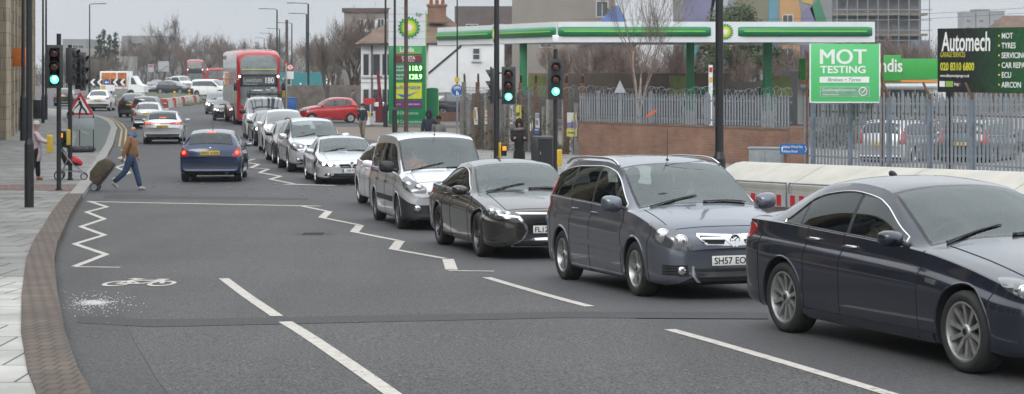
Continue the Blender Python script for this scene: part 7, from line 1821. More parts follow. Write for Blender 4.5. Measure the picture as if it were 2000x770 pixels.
# ------------------------------------------------------------------ temporary barrier beside the queue
def barrier():
    A = Vector((3.25, 34.4)); B_ = Vector((7.9, 25.4)); d = (B_-A).normalized(); n = Vector((d.y, -d.x))*-1; n = Vector((-d.y, d.x)); 
    if n.y > 0: n = -n
    cream = mat('cream_concrete', (.46, .44, .39), .85, 0, .10, 2.5, .2, detail=9); L_ = 2.5; tot = (B_-A).length; k = 0; s = 0
    while s < tot:
        P = A+d*s; Q = A+d*(s+L_-.02); z0, z1 = gz(P.y)+.10, gz(Q.y)+.10
        prof = [(.0, 0), (.0, .92), (-.08, .97), (-.60, 1.20), (-.75, 1.22), (-.95, 1.18), (-.95, 0)]
        m = MB(); vs = []
        for R_, z in ((P, z0), (Q, z1)):
            for a, b in prof: vs.append((R_.x+n.x*a, R_.y+n.y*a, z+b))
        q = len(prof); m.add(vs, [(i, (i+1) % q, q+(i+1) % q, q+i) for i in range(q)]+[tuple(range(q)), tuple(range(q, 2*q))])
        tag(m.build('concrete_barrier', cream), 'cream concrete roadside barrier section with sloping top', 'barrier', 'cream barrier sections in a row')
        s += L_
    P = A+n*.10; Q = B_+n*.10; N = 5
    for i in range(4):
        a = P+(Q-P)*(i/4+.004); b = P+(Q-P)*((i+1)/4-.004); z = gz(a.y)+.12; z1 = gz(b.y)+.12; t = thing('pedestrian_barrier', 'galvanised mesh fence panel with red and white boards standing along the cream barrier', 'fence panel', (a.x, a.y, z), 0, 'mesh panels along the cream barrier'); v = Vector((b.x-a.x, b.y-a.y, z1-z)); H = .93
        m = MB(); m.tube([(0, 0, .05), (0, 0, H), tuple(v+Vector((0, 0, H))), tuple(v+Vector((0, 0, .05)))], .016, 6, closed=True); m.build('frame', GREYSTEEL, t)
        m = MB(); c = int(v.length/.045)
        for k in range(1, c): m.cyl(tuple(v*(k/c)+Vector((0, 0, .05))), tuple(v*(k/c)+Vector((0, 0, H))), .0022, n=3)
        for zz_ in (.25, .45, .65, .80): m.cyl((0, 0, zz_), tuple(v+Vector((0, 0, zz_))), .003, n=3)
        m.build('mesh', mat('mesh_white', (.45, .45, .44), .5), t)
        nb = int(v.length/.17)
        bd_ = MB(); ang = math.atan2(v.y, v.x); cc = v*.5; bd_.box((0, 0, 0), (v.length, .02, .21)); o = bd_.build('reflective_board', mat('white_reflective', (.42, .42, .43), .5, 0, .1), t); o.location = (cc.x+n.x*.025, cc.y+n.y*.025, cc.z+.66); o.rotation_euler = (0, -math.atan2(v.z, Vector((v.x, v.y)).length), ang)
        x = -v.length/2+.08
        while x < v.length/2-.09: MB().box((x+.06, -.013, 0), (.12, .006, .17)).build('red_block', REDP, o); x += .24
barrier()

# ------------------------------------------------------------------ roadworks triangle, boards, chevrons
p = G(157, 298, .12); Y = p.y; s = Y/F; zg = gz(Y)+.12; Z = lambda py: CZ+(YH-py)*s-zg; t = thing('roadworks_sign', 'red bordered men at work triangle on a folding stand', 'sign', (p.x, Y, zg)); X_ = lambda px: (px-157)*s
tri = [(X_(129), Z(225)), (X_(184), Z(225)), (X_(157), Z(180))]
m = MB(); m.prism([(x, -.02, z) for x, z in tri], (0, .02, 0)); o = m.build('red_triangle', REDP, t)
cx, cz = X_(157), Z(211); m = MB(); m.prism([(cx+(x-cx)*.70, -.026, cz+(z-cz)*.70) for x, z in tri], (0, .006, 0)); o2 = m.build('white_field', WHITEP, o)
m = MB(); U = 9*s
m.ell((cx-.04*1, -.034, cz+.33), (.05, .012, .05), None, 10, 6); m.tube([(cx-.02, -.034, cz+.26), (cx+.06, -.034, cz+.05)], [.06, .05], 6); m.tube([(cx+.06, -.034, cz+.06), (cx+.20, -.034, cz-.10), (cx+.26, -.034, cz-.24)], .035, 6); m.tube([(cx+.05, -.034, cz+.06), (cx+.0, -.034, cz-.08), (cx-.03, -.034, cz-.24)], .035, 6)
m.tube([(cx, -.034, cz+.2), (cx-.12, -.034, cz+.08), (cx-.2, -.034, cz-.0)], .022, 6); m.tube([(cx-.05, -.034, cz+.12), (cx-.28, -.034, cz-.10)], .012, 5); m.ell((cx-.36, -.034, cz-.20), (.14, .012, .10), None, 10, 6); m.build('worker_symbol', INK, o2)
m = MB(); m.box((X_(157), .02, Z(243)), (53*s, .03, 22*s), bev=.01); m.build('grey_plate', mat('plate_back', (.36, .39, .41), .5, .1, .1, 2), t)
for px in (131, 155, 182): MB().box((X_(px), .05, Z(298)/2+ (Z(225)-Z(298))/2), (.03, .03, Z(225)-Z(298))).build('leg', BLACKM, t)
m = MB()
for k, px in enumerate((150, 162, 174)): b = MB(); b.ell((0, 0, 0), (.26, .18, .13), None, 12, 8); o = b.build('sandbag', mat('dark_sandbag', (.06, .06, .062), .9, 0, .3, 8, .5), loc=(p.x+X_(px-2), Y-.1+.15*k, zg+.12)); tag(o, 'dark sandbag lying at the foot of the roadworks sign', 'sandbag', 'sandbags at the roadworks sign')
Y = 170.0; s = Y/F
def chev(x0, x1, label, n):
    c = at((x0+x1)/2, 162, Y); t = thing('chevron_board', label, 'sign', (c.x, Y, .05), 0, None); w_ = (x1-x0)*s; h_ = 12.5*s; m = MB(); m.box((0, 0, c.z), (w_, .05, h_)); o = m.build('black_board', mat('board_black', (.015, .015, .015), .5), t)
    for k in range(n):
        x = -w_/2+w_*(k+.25)/n; u = h_*.42; m = MB(); m.prism([(x, -.04, c.z), (x+u, -.04, c.z+h_/2), (x+2*u, -.04, c.z+h_/2), (x+u, -.04, c.z), (x+2*u, -.04, c.z-h_/2), (x+u, -.04, c.z-h_/2)], (0, .012, 0)); m.build('white_chevron', WHITEINK, o)
    for x in (-w_/2+.2, w_/2-.2): MB().cyl((x, .05, 0), (x, .05, c.z), .045, n=8).build('post', GREYSTEEL, t)
chev(173, 200, 'left black and white chevron board on the roundabout', 2); chev(217, 245, 'right black and white chevron board on the roundabout', 2)
def blue_arrow(px, py, r, Yb, label, ybase):
    s_ = Yb/F; c = at(px, py, Yb); t = thing('keep_left_sign', label, 'sign', (c.x, Yb, gz(Yb))); zc = c.z-gz(Yb); MB().cyl((0, .03, 0), (0, .03, zc), .04, n=8).build('post', GREYSTEEL, t); o = MB().cyl((0, 0, zc), (0, -.02, zc), r*s_, n=28).build('blue_disc', BLUEP, t); q = r*s_*.6; a = MB(); a.prism([(-q, -.03, zc), (-q*.1, -.03, zc+q*.6), (-q*.1, -.03, zc+q*.2), (q, -.03, zc+q*.2), (q, -.03, zc-q*.2), (-q*.1, -.03, zc-q*.2), (-q*.1, -.03, zc-q*.6)], (0, .008, 0)); a.build('white_arrow', WHITEINK, o)
blue_arrow(208.5, 161, 7, 169, 'blue arrow roundel between the two chevron boards', 0); blue_arrow(309, 201, 6.2, 160, 'blue arrow roundel at the left end of the red and white barriers', 0)
m = at(210, 172, 168); t = thing('yellow_works_board', 'white and yellow information board under the chevrons', 'sign', (m.x, 168, .05)); o = MB().box((0, 0, m.z-.05), (28*168/F, .04, 12*168/F)).build('board', WHITEP, t); MB().box((-.35, -.025, m.z), (.35, .01, .3)).build('yellow_block', YELLOWP, o)
for x in (-.5, .5): MB().cyl((x, .03, 0), (x, .03, m.z), .03, n=6).build('leg', GREYSTEEL, t)
# red and white plastic barriers on the island
random.seed(8)
for k in range(12):
    px = 318+5.7*k; py = 212-.9*k; g = G(px, py); t = thing('plastic_barrier', 'water filled plastic road barrier on the roundabout island', 'barrier', (g.x, g.y, g.z), R(random.uniform(-18, 18)), 'red and white plastic barriers by the roundabout'); m_ = mat('barrier_red', (.36, .05, .045), .5, 0, .15) if k in (0, 3, 6, 10) else mat('barrier_white', (.45, .43, .41), .5, 0, .15)
    b = MB(); b.prism([(-.42, -.2, 0), (.42, -.2, 0), (.42, -.2, .12), (.38, -.2, .62), (-.38, -.2, .62), (-.42, -.2, .12)], (0, .40, 0)); b.build('shell', m_, t); b = MB(); b.box((0, -.02, .70), (.66, .22, .16), bev=.03); b.build('top_lug', m_, t)
    if k in (4, 9): b = MB(); b.cyl((0, 0, .7), (0, 0, 1.15), .03, n=6); b.ell((0, 0, 1.2), (.12, .08, .13), None, 10, 6, 0); b.build('beacon', mat('amber_beacon', (.75, .35, .02), .4), t)
# orange delivery truck on the far side of the roundabout
def truck():
    Y = 228.0; s = 215.0/F; c = at(233, 128, Y); t = thing('box_truck', 'white box truck with orange picture panels behind the chevrons', 'truck', (c.x, Y, 0), R(-4)); X_ = lambda px: (px-233)*s; Z = lambda py: CZ+(YH-py)*s
    MB().box(((X_(198)+X_(256))/2, 0, (Z(140)+.9)/2), (X_(256)-X_(198), 2.3, Z(140)-.9), bev=.03).build('box_body', WHITEP, t)
    OP = mat('orange_panel', (.52, .17, .035), .5, 0, .35, 2.0); MB().box((X_(217), -1.16, (Z(143)+Z(172))/2), (31*s, .02, Z(143)-Z(172))).build('picture_panel', OP, t); MB().box((X_(244.5), -1.16, (Z(143)+Z(172))/2), (19*s, .02, Z(143)-Z(172))).build('picture_panel', mat('red_orange_panel', (.42, .12, .03), .5, 0, .5, 3.0), t)
    m = MB(); q = X_(256); m.prism([(q, -1.05, .5), (q+.1, -1.05, 2.35), (q+.6, -1.05, 2.35), (q+1.15, -1.05, 1.45), (q+1.75, -1.05, 1.2), (q+1.8, -1.05, .5)], (0, 2.1, 0)); cab = m.build('cab', WHITEP, t)
    m = MB(); m.prism([(q+.35, -1.06, 1.4), (q+.35, -1.06, 2.15), (q+.6, -1.06, 2.15), (q+1.0, -1.06, 1.4)], (0, 2.12, 0)); m.build('cab_window', GLASS_FAR, cab)
    for x in (X_(205), X_(262)):
        for y in (-.95, .95): MB().cyl((x, y-.12, .42), (x, y+.12, .42), .42, n=16).build('wheel', TYRE, t)
truck()
# direction boards by the far junction
for x0, x1, y0, y1, Yb, lb in ((309, 330, 120, 140, 290, 'large pale direction sign beside the far buses'), (290, 300, 126, 141, 285, 'small white and red sign left of the large pale direction sign')):
    c = at((x0+x1)/2, (y0+y1)/2, Yb); s_ = Yb/F; t = thing('direction_sign', lb, 'sign', (c.x, Yb, 0)); o = MB().box((0, 0, c.z), ((x1-x0)*s_, .06, (y1-y0)*s_)).build('board', mat('sign_grey', (.38, .40, .42), .5), t)
    for x in (-.5, .5): MB().cyl((x, .05, 0), (x, .05, c.z), .05, n=6).build('post', GREYSTEEL, t)
    if x0 == 309: MB().tube([(x_*.35, -.05, c.z-.3+.35*math.sin(x_*1.3)) for x_ in range(-2, 3)], .04, 4).build('route_symbol', INK, o)
    else: MB().box((0, -.04, c.z+.3), (.5, .02, .3)).build('red_block', REDP, o)
# bus stop by the big bus
Y = 128.0; s = Y/F; c = at(559, 128, Y); t = thing('bus_stop', 'red bus stop flag on a pale post right of the bus', 'bus stop', (c.x, Y, .12)); Z = lambda py: CZ+(YH-py)*s-.12
MB().cyl((0, 0, 0), (0, 0, Z(124)), .06, n=10).build('post', mat('pale_post', (.40, .41, .42), .5, .2, .1), t)
o = MB().box((8*s, 0, Z(131.5)), (13*s, .05, 11*s)).build('flag', REDP, t); m = MB(); n = 24
m.add([(8*s+q*math.cos(2*PI*k/n), -.03, Z(131.5)+q*math.sin(2*PI*k/n)) for k in range(n) for q in (.09, .15)], [(2*k, 2*k+1, 2*((k+1) % n)+1, 2*((k+1) % n)) for k in range(n)]); m.box((8*s, -.032, Z(131.5)), (.38, .006, .06)); m.build('roundel', WHITEINK, o)
MB().box((8*s, 0, Z(147)), (13*s, .05, 15*s)).build('timetable_plate', WHITEP, t); MB().box((.0, -.02, Z(122.5)), (5*s, .04, 4*s)).build('small_red_plate', REDP, t)
MB().box((-5*s, -.02, Z(183)), (6*s, .12, 14*s)).build('yellow_box', YELLOWP, t)
p = G(571, 221, .1); t = thing('litter_bin', 'blue litter bin at the bus stop behind the queue', 'bin', p); MB().box((0, 0, .5), (.55, .5, 1.0), bev=.03).build('body', BLUEP, t); MB().box((0, 0, 1.06), (.6, .55, .12), bev=.03).build('lid', BLUEP, t)
# bins by the building
for k, (px, py, lb) in enumerate(((17, 258, 'black litter bin nearest the stone building corner'), (30, 255, 'black litter bin between two others by the stone building'), (74, 232, 'black wheeled bin farther up the left pavement'))):
    p = G(px, py, .12); t = thing('litter_bin', lb, 'bin', p); MB().box((0, 0, .55), (.5, .5, 1.1), bev=.04).build('body', BLACKM, t); MB().box((0, 0, 1.14), (.56, .56, .10), bev=.03).build('lid', BLACKM, t)
# maroon kiosk, flag, menu boards by the house
Y = 124.0; s = Y/F; c = at(744, 128, Y); Z = lambda py: CZ+(YH-py)*s-.1; t = thing('maroon_kiosk', 'maroon drum kiosk with white top beside the price sign', 'kiosk', (c.x, Y, .1))
MB().lathe([(0, 0), (10.5*s, 0), (11.5*s, Z(208)), (12.5*s, Z(208)), (12.5*s, Z(203)), (0, Z(202))], 24, 0, 'Z').build('drum', mat('maroon', (.16, .02, .03), .5, 0, .1), t); MB().lathe([(0, 0), (13.2*s, 0), (13.2*s, .22), (0, .28)], 24, 0, 'Z').build('white_top', WHITEP, t, loc=(0, 0, Z(208)))
p = at(738, 230, 122); t = thing('feather_flag', 'dark red feather flag on a curved pole', 'flag', (p.x, 122, .1)); m = MB(); h = 2.9; m.prism([(.05, 0, .9), (.32, 0, .8), (.10, 0, h), (0, 0, h+.2), (-.08, 0, h)], (0, .02, 0)); m.build('flag_cloth', mat('flag_red', (.20, .02, .04), .7, 0, .5, 4), t); MB().tube([(.3, 0, 0), (.2, .01, 1.4), (.05, .01, h)], .02, 6).build('pole', BLACKM, t); MB().box((.3, 0, .04), (.9, .35, .06)).build('base', BLACKM, t)
for px, py, w_, h_, lb in ((721, 198, .75, .38, 'small red menu board beside the house bay'),): c = at(px, py, 128); t = thing('menu_board', lb, 'sign', (c.x, 128, .1)); MB().box((0, 0, c.z-.1), (w_, .04, h_)).build('board', REDP, t); MB().cyl((0, .03, 0), (0, .03, c.z), .03, n=6).build('post', BLACKM, t)
p = G(719, 244, .1); t = thing('bollard', 'yellow topped white bollard at the forecourt kerb', 'bollard', p); MB().cyl((0, 0, 0), (0, 0, .45), .13, n=14).build('shaft', WHITEP, t); MB().cyl((0, 0, .44), (0, 0, .75), .13, .11, n=14).build('cap', YELLOWP, t)
# small things around the forecourt
q = at(1211, 172, 105); t = thing('warning_triangle', 'white triangular notice on the forecourt behind the palisade', 'sign', (q.x, 105, .1)); MB().prism([(-.3, 0, q.z-.35), (.3, 0, q.z-.35), (0, 0, q.z+.3)], (0, .03, 0)).build('panel', mat('sign_grey', (.38, .40, .42), .5), t); MB().cyl((0, .05, 0), (0, .05, q.z), .03, n=6).build('post', GREYSTEEL, t)
q = at(1388, 150, 104); t = thing('totem_marker', 'narrow white post with red and amber panels under the canopy', 'sign', (q.x, 104, .1)); MB().box((0, 0, (q.z+.5)/2), (.2, .1, q.z+.5)).build('post', WHITEP, t); MB().box((0, -.06, q.z+.25), (.16, .02, .25)).build('red_panel', REDP, t); MB().box((0, -.06, q.z-.25), (.16, .02, .25)).build('amber_panel', YELLOWP, t)
# ------------------------------------------------------------------ people
SKIN = mat('skin', (.42, .25, .18), .55, 0, .06, 12); SKIND = mat('dark_skin', (.16, .085, .055), .55, 0, .06, 12)
def cloth(n, c): return mat('cloth_'+n, c, .9, 0, .22, 14, .5)
def skinned(name, V, E, m, parent, sub=1):
    me = bpy.data.meshes.new(name); me.from_pydata([v[0] for v in V], E, []); o = bpy.data.objects.new(name, me); C.objects.link(o)
    md = o.modifiers.new('s', 'SKIN'); md.use_smooth_shade = True
    for i, v in enumerate(V): me.skin_vertices[0].data[i].radius = v[1] if isinstance(v[1], tuple) else (v[1], v[1])
    me.skin_vertices[0].data[0].use_root = True
    if sub: s = o.modifiers.new('u', 'SUBSURF'); s.levels = sub; s.render_levels = sub
    dg = bpy.context.evaluated_depsgraph_get(); dg.update(); n = bpy.data.meshes.new_from_object(o.evaluated_get(dg)); bpy.data.objects.remove(o)
    n.materials.clear(); n.materials.append(m); n.polygons.foreach_set('use_smooth', [True]*len(n.polygons))
    q = bpy.data.objects.new(name, n); C.objects.link(q); q.parent = parent; return q
def person(label, loc, rz, H=1.75, legs=((0, 0), (0, 0)), arms=((5, 15, 8), (5, 15, 8)), lean=0, top=None, bottom=None, shoe=None, skin=None, hair=None, hat=None, hood=None, glasses=False, scarf=None, head=0, coat=0, sub=1, fingers=True, sit=False, group=None):
    """faces local +x; legs = (thigh forward, knee bend) deg left then right; arms = (shoulder forward, elbow bend, abduction)"""
    t = thing('person', label, 'person', loc, rz, group); k = H/1.75; skin = skin or SKIN
    hipz = .90*k; 
    def rot(a): return Vector((math.sin(R(a)), 0, -math.cos(R(a))))
    J = {}
    lowest = 9
    for s, nm in ((1, 'l'), (-1, 'r')):
        th, kn = legs[0 if s > 0 else 1]; h = Vector((0, s*.09*k, 0)); kne = h+rot(th)*.43*k; an = kne+rot(th-kn)*.41*k; J[nm+'h'], J[nm+'k'], J[nm+'a'] = h, kne, an; lowest = min(lowest, an.z)
        fa = 0 if th-kn > -25 else -35; J[nm+'f'] = an+Vector((math.cos(R(fa)), 0, math.sin(R(fa))))*.15*k+Vector((-.02, 0, -.05*k))
    z0 = (-lowest+.075*k) if not sit else 0.0
    up = Vector((math.sin(R(lean)), 0, math.cos(R(lean)))); P0 = Vector((0, 0, z0)); 
    for q in J: J[q] = J[q]+P0
    ch = P0+up*.40*k; nk = P0+up*.54*k; hd = nk+up*.12*k+Vector((.02, 0, .02)); tp = hd+Vector((.0, 0, .09*k))
    for s, nm in ((1, 'l'), (-1, 'r')):
        a, e, ab = arms[0 if s > 0 else 1]; sh = P0+up*.47*k+Vector((0, s*.175*k, 0))
        d1 = Vector((math.sin(R(a))*math.cos(R(ab)), s*math.sin(R(ab)), -math.cos(R(a))*math.cos(R(ab)))); el = sh+d1*.28*k
        d2 = Vector((math.sin(R(a+e)), -s*.15*(1 if e > 50 else 0), -math.cos(R(a+e)))).normalized(); wr = el+d2*.24*k; J[nm+'s'], J[nm+'e'], J[nm+'w'] = sh, el, wr; J[nm+'d'] = d2
    V = [(P0, .07*k), (P0+up*.2*k, .07*k), (ch, (.10*k, .07*k)), (nk, .048*k), (hd+Vector((-.005, 0, -.03)), (.066*k, .062*k)), (hd+Vector((0, 0, .03)), (.092*k, .08*k)), (tp, (.072*k, .065*k)), (hd+Vector((.085*k, 0, .0)), .016*k)]
    E = [(0, 1), (1, 2), (2, 3), (3, 4), (4, 5), (5, 6), (5, 7)]
    for nm in 'lr':
        b = len(V); V += [(J[nm+'s'], .05*k), (J[nm+'e'], .038*k), (J[nm+'w'], .025*k)]; d2 = J[nm+'d']; pm_ = J[nm+'w']+d2*.05*k; V.append((pm_, (.034*k, .02*k))); E += [(2, b), (b, b+1), (b+1, b+2), (b+2, b+3)]
        if fingers:
            sd = Vector((1, 0, 0)).cross(d2); sd = Vector((0, 1, 0)) if sd.length < .2 else sd.normalized(); fw = d2.cross(Vector((0, 1, 0))).normalized()
            for i in range(4):
                o_ = fw*(.024-.016*i)*k; L_ = (.034, .04, .038, .03)[i]*k; q = len(V); cv = Vector((0, -.012 if nm == 'l' else .012, 0)); V += [(pm_+d2*.03*k+o_, .0095*k), (pm_+d2*(.03*k+L_)+o_+cv, .0085*k), (pm_+d2*(.03*k+L_*1.7)+o_+cv*2.4, .007*k)]; E += [(b+3, q), (q, q+1), (q+1, q+2)]
            q = len(V); V += [(pm_+fw*.035*k+d2*.005, .011*k), (pm_+fw*.05*k+d2*.04*k, .009*k)]; E += [(b+3, q), (q, q+1)]
        b = len(V); V += [(J[nm+'h'], .07*k), (J[nm+'k'], .05*k), (J[nm+'a'], .036*k), (J[nm+'f'], .03*k)]; E += [(0, b), (b, b+1), (b+1, b+2), (b+2, b+3)]
    body = skinned('body', V, E, skin, t, sub)
    if head: pass
    for s in (1, -1): MB().ell((hd.x+.078*k, s*.030*k, hd.z+.028), (.010, .012, .009), None, 8, 5).build('eye', INK, body)
    MB().box((hd.x+.078*k, 0, hd.z-.048), (.012, .045, .009)).build('mouth', mat('lips', (.25, .10, .08), .6), body)
    for s in (1, -1): MB().ell((hd.x-.005, s*.076*k, hd.z+.01), (.022, .012, .034), None, 8, 6).build('ear', skin, body)
    if top:
        V = [(P0+Vector((-.01, 0, -.10*k)), (.155*k, .185*k)), (P0+up*.2*k, (.145*k, .17*k)), (ch, (.145*k, .18*k)), (P0+up*.50*k, (.08*k, .10*k))]; E = [(0, 1), (1, 2), (2, 3)]
        if coat: V.append((P0+Vector((0, 0, -coat-.1)), (.16*k, .19*k))); E.append((0, 4))
        for nm in 'lr': b = len(V); V += [(J[nm+'s'], .088*k), (J[nm+'e'], .070*k), (J[nm+'w'], .050*k)]; E += [(2, b), (b, b+1), (b+1, b+2)]
        skinned('jacket', V, E, top, t, sub)
    if bottom:
        V = [(P0+Vector((0, 0, .10)), (.12*k, .145*k)), (P0+Vector((0, 0, -.03)), (.12*k, .14*k))]; E = [(0, 1)]
        for nm in 'lr': b = len(V); V += [(J[nm+'h']-Vector((0, 0, .06)), .112*k), (J[nm+'k'], .086*k), (J[nm+'a']+Vector((0, 0, .01)), .074*k)]; E += [(1, b), (b, b+1), (b+1, b+2)]
        skinned('trousers', V, E, bottom, t, sub)
    for nm in 'lr':
        a, f_ = J[nm+'a'], J[nm+'f']; m = MB(); m.tube([a+Vector((-.05, 0, -.035)), a+Vector((0, 0, -.02)), (a+f_)/2+Vector((0, 0, .0)), f_+Vector((.01, 0, -.0))], [.036, .052, .046, .032], 10); m.build('shoe', shoe or BLACKM, t)
    if hair: m = MB(); m.ell(tuple(hd+Vector((-.018, 0, .055))), (.098*k, .085*k, .085*k), None, 14, 8); m.build('hair', hair, t)
    if hat: m = MB(); m.ell(tuple(hd+Vector((-.01, 0, .085))), (.105*k, .092*k, .085*k), None, 14, 8); m.tube([hd+Vector((.10*k*math.cos(a*PI/8)-.01, .088*k*math.sin(a*PI/8), .065)) for a in range(16)], .017, 6, closed=True); m.build('hat', hat, t)
    if hood:
        m = MB(); vs = []; n = 12
        for i in range(n+1):
            for j in range(8): a = R(38)+(2*PI-R(76))*i/n; ph = PI*.10+PI*.72*j/7; vs.append(hd+Vector((.135*k*math.sin(ph)*math.cos(a)-.01, .125*k*math.sin(ph)*math.sin(a), .155*k*math.cos(ph)+.015)))
        m.add(vs, [(i*8+j, (i+1)*8+j, (i+1)*8+j+1, i*8+j+1) for i in range(n) for j in range(7)], 0, True)
        m.tube([vs[j]+Vector((0, 0, 0)) for j in range(8)]+[vs[n*8+j] for j in range(7, -1, -1)], .028, 6, closed=True); m.ell(tuple(hd+Vector((-.03, 0, .06))), (.12*k, .12*k, .12*k), None, 12, 8); m.build('hood', hood, t)
    if glasses:
        m = MB(); 
        for s in (1, -1): m.box((hd.x+.085*k, s*.032, hd.z+.028), (.012, .048, .030), bev=.004); m.tube([(hd.x+.085*k, s*.055, hd.z+.03), (hd.x-.01, s*.078, hd.z+.03)], .004, 4)
        m.box((hd.x+.088*k, 0, hd.z+.033), (.008, .03, .008)); m.build('sunglasses', INK, t)
    if scarf: m = MB(); m.tube([nk+Vector((.085*math.cos(a*PI/7)+.005, .095*math.sin(a*PI/7), .02*math.sin(a))) for a in range(14)], .045, 7, closed=True); m.build('scarf', scarf, t)
    t['_j'] = 0; del t['_j']
    return t, J, P0
NAVY = cloth('navy', (.018, .025, .045)); BLK = cloth('black', (.010, .010, .011)); BRN = cloth('brown', (.28, .145, .07)); JEAN = cloth('denim', (.03, .058, .115)); PINK = cloth('pink', (.48, .38, .41))
p = G(256, 372, 0); man, J, P0 = person('bald man in a brown jacket and jeans pulling a trolley across the road', p, R(-4), 1.74, legs=((16, 2), (-18, 30)), arms=((5, 14, 6), (-24, 8, 8)), lean=3, top=BRN, bottom=JEAN, shoe=cloth('grey_shoe', (.32, .32, .32)), glasses=True, scarf=cloth('blue', (.02, .13, .34)))
# shopping trolley he pulls
hx = p.x+J['rw'].x-.05; hy = p.y+J['rw'].y; hz = J['rw'].z-.06
g = G(194, 371); t = thing('shopping_trolley', 'olive brown wheeled shopping trolley pulled by the bald man', 'shopping trolley', (g.x, hy, gz(hy))); e = Vector((hx-g.x, 0, hz))
OL = cloth('olive', (.085, .070, .045)); u = e.normalized(); v = Vector((-u.z, 0, u.x))
m = MB(); m.tube([u*.08, u*.5, e], .013, 8); m.tube([e-Vector((0, .07, 0)), e+Vector((0, .07, 0))], .017, 8); m.build('frame', GREYSTEEL, t)
m = MB(); 
vs = []
for s_, w_, h0, h1 in ((.14, .16, .02, .30), (.30, .18, .02, .42), (.62, .18, .02, .44), (.80, .16, .03, .34), (.86, .10, .06, .22)):
    for k in range(12): a = 2*PI*k/12; ca, sa = math.cos(a), math.sin(a); q = lambda c: math.copysign(abs(c)**.55, c); vs.append(u*s_+v*((h0+h1)/2+(h1-h0)/2*q(ca)*(1+.05*math.sin(k*2.3+s_*9)))+Vector((0, w_*q(sa), 0)))
m.add(vs, [(i*12+k, i*12+(k+1) % 12, (i+1)*12+(k+1) % 12, (i+1)*12+k) for i in range(4) for k in range(12)]+[tuple(range(12)), tuple(range(48, 60))], 0, True); m.build('bag', OL, t)
for s in (-.2, .2): m = MB(); m.lathe([(.085, -.02), (.105, -.02), (.105, .02), (.085, .02), (.085, -.02)], 20); m.lathe([(0, -.012), (.085, -.012), (.085, .012), (0, .012)], 12, 1); m.build('wheel', [TYRE, GREYSTEEL], t, loc=(.0, s, .105))
# woman with pushchair
Yw = G(70, 352, .12).y; p = G(70, 352, .12); wm, J, P0 = person('woman in a pale pink coat and white bobble hat pushing a buggy', p, R(8), 1.62, legs=((6, 4), (-8, 10)), arms=((38, 42, 4), (38, 42, 4)), top=PINK, bottom=BLK, shoe=cloth('tan_boot', (.30, .12, .07)), hat=cloth('cream', (.50, .47, .43)), coat=.26)
hp = Vector((p.x, p.y, p.z))+Matrix.Rotation(R(8), 3, 'Z') @ (Vector((J['rw'].x+.06, 0, J['rw'].z-.02)))
t = thing('pushchair', 'black pushchair with red seat blanket and three pale wheels', 'pushchair', (hp.x, hp.y, p.z), R(8)); hz = hp.z-p.z; RB = cloth('red', (.45, .02, .03))
for s in (.24, -.24):
    m = MB(); m.tube([(0, s, hz), (.10, s, hz+.02), (.30, s, hz-.22), (.62, s, .38), (.86, s, .16)], .014, 7); m.tube([(.45, s, hz-.40), (.30, s, .30), (.20, s, .14)], .013, 7); m.tube([(.28, s, .28), (.84, s, .2)], .012, 6); m.build('side_frame', GREYSTEEL, t)
MB().tube([(0, -.24, hz), (0, .24, hz)], .018, 8).build('handle', BLACKM, t)
m = MB(); m.prism([(.34, -.20, .42), (.68, -.20, .40), (.72, -.20, .47), (.42, -.20, .52), (.24, -.20, .92), (.15, -.20, .90)], (0, .40, 0)); m.build('seat', BLK, t)
m = MB(); m.ell((.58, 0, .52), (.26, .19, .12), Matrix.Rotation(.35, 3, 'Y'), 14, 8); m.build('blanket', RB, t); m = MB(); vs = []
for i in range(7):
    a = PI*.08+PI*.5*i/6
    for j in range(7): b_ = -PI/2+PI*j/6; vs.append((.28+.30*math.cos(a+.25), .22*math.sin(b_), .72+.30*math.sin(a+.3)*(.6+.4*math.cos(b_))))
m.add(vs, [(i*7+j, (i+1)*7+j, (i+1)*7+j+1, i*7+j+1) for i in range(6) for j in range(6)], 0, True); m.build('hood', BLK, t)
for x, s, r in ((.20, .26, .135), (.20, -.26, .135), (.86, .12, .095), (.86, -.12, .095)): m = MB(); m.lathe([(r*.78, -.02), (r, -.018), (r, .018), (r*.78, .02), (r*.78, -.02)], 20); m.lathe([(0, -.01), (r*.3, -.012), (r*.78, -.006), (r*.78, .006), (0, .012)], 10, 1); m.build('wheel', [TYRE, mat('pale_wheel', (.5, .5, .5), .4)], t, loc=(x, s, r))
q = at(1014, 128, 57.0); person('person in a hooded black coat looking at a phone by the dark cabinet', (q.x, 57, gz(57)+.12), R(-88), 1.66, arms=((28, 75, 4), (24, 80, 4)), top=BLK, bottom=BLK, hood=BLK, coat=.3, scarf=cloth('plaid', (.20, .16, .17)))
q = G(708, 270, 0); person('man in a navy jacket with a white collar and beanie crossing the side road', q, R(-100), 1.66, legs=((14, 4), (-12, 16)), arms=((6, 12, 10), (-8, 10, 10)), top=NAVY, bottom=cloth('khaki', (.17, .155, .13)), hat=NAVY, scarf=cloth('white', (.5, .5, .48)))
q = at(838, 128, 69); person('man in a dark hooded jacket talking on a phone behind the silver small van', (q.x, 69, gz(69)+.12), R(-95), 1.74, arms=((30, 125, 22), (10, 20, 8)), top=NAVY, bottom=BLK, hood=NAVY, skin=SKIND)
q = at(857, 128, 66); person('man in a grey jacket and flat dark hat behind the silver small van', (q.x, 66, gz(66)+.12), R(-85), 1.60, top=cloth('grey', (.13, .13, .125)), bottom=BLK, hat=BLK, skin=SKIND)
HV = mat('hi_vis_yellow', (.55, .70, .03), .7, 0, .1, 10)
for px, Y, H, lb in ((587, 196, 1.8, 'workman in full yellow clothing standing by the teal cabin'), (601, 205, 1.7, 'workman in yellow half hidden behind the tallest street lamp')): q = at(px, 128, Y); person(lb, (q.x, Y, 0), R(-110), H, top=HV, bottom=HV, sub=0, fingers=False, hat=WHITEP, coat=.2)
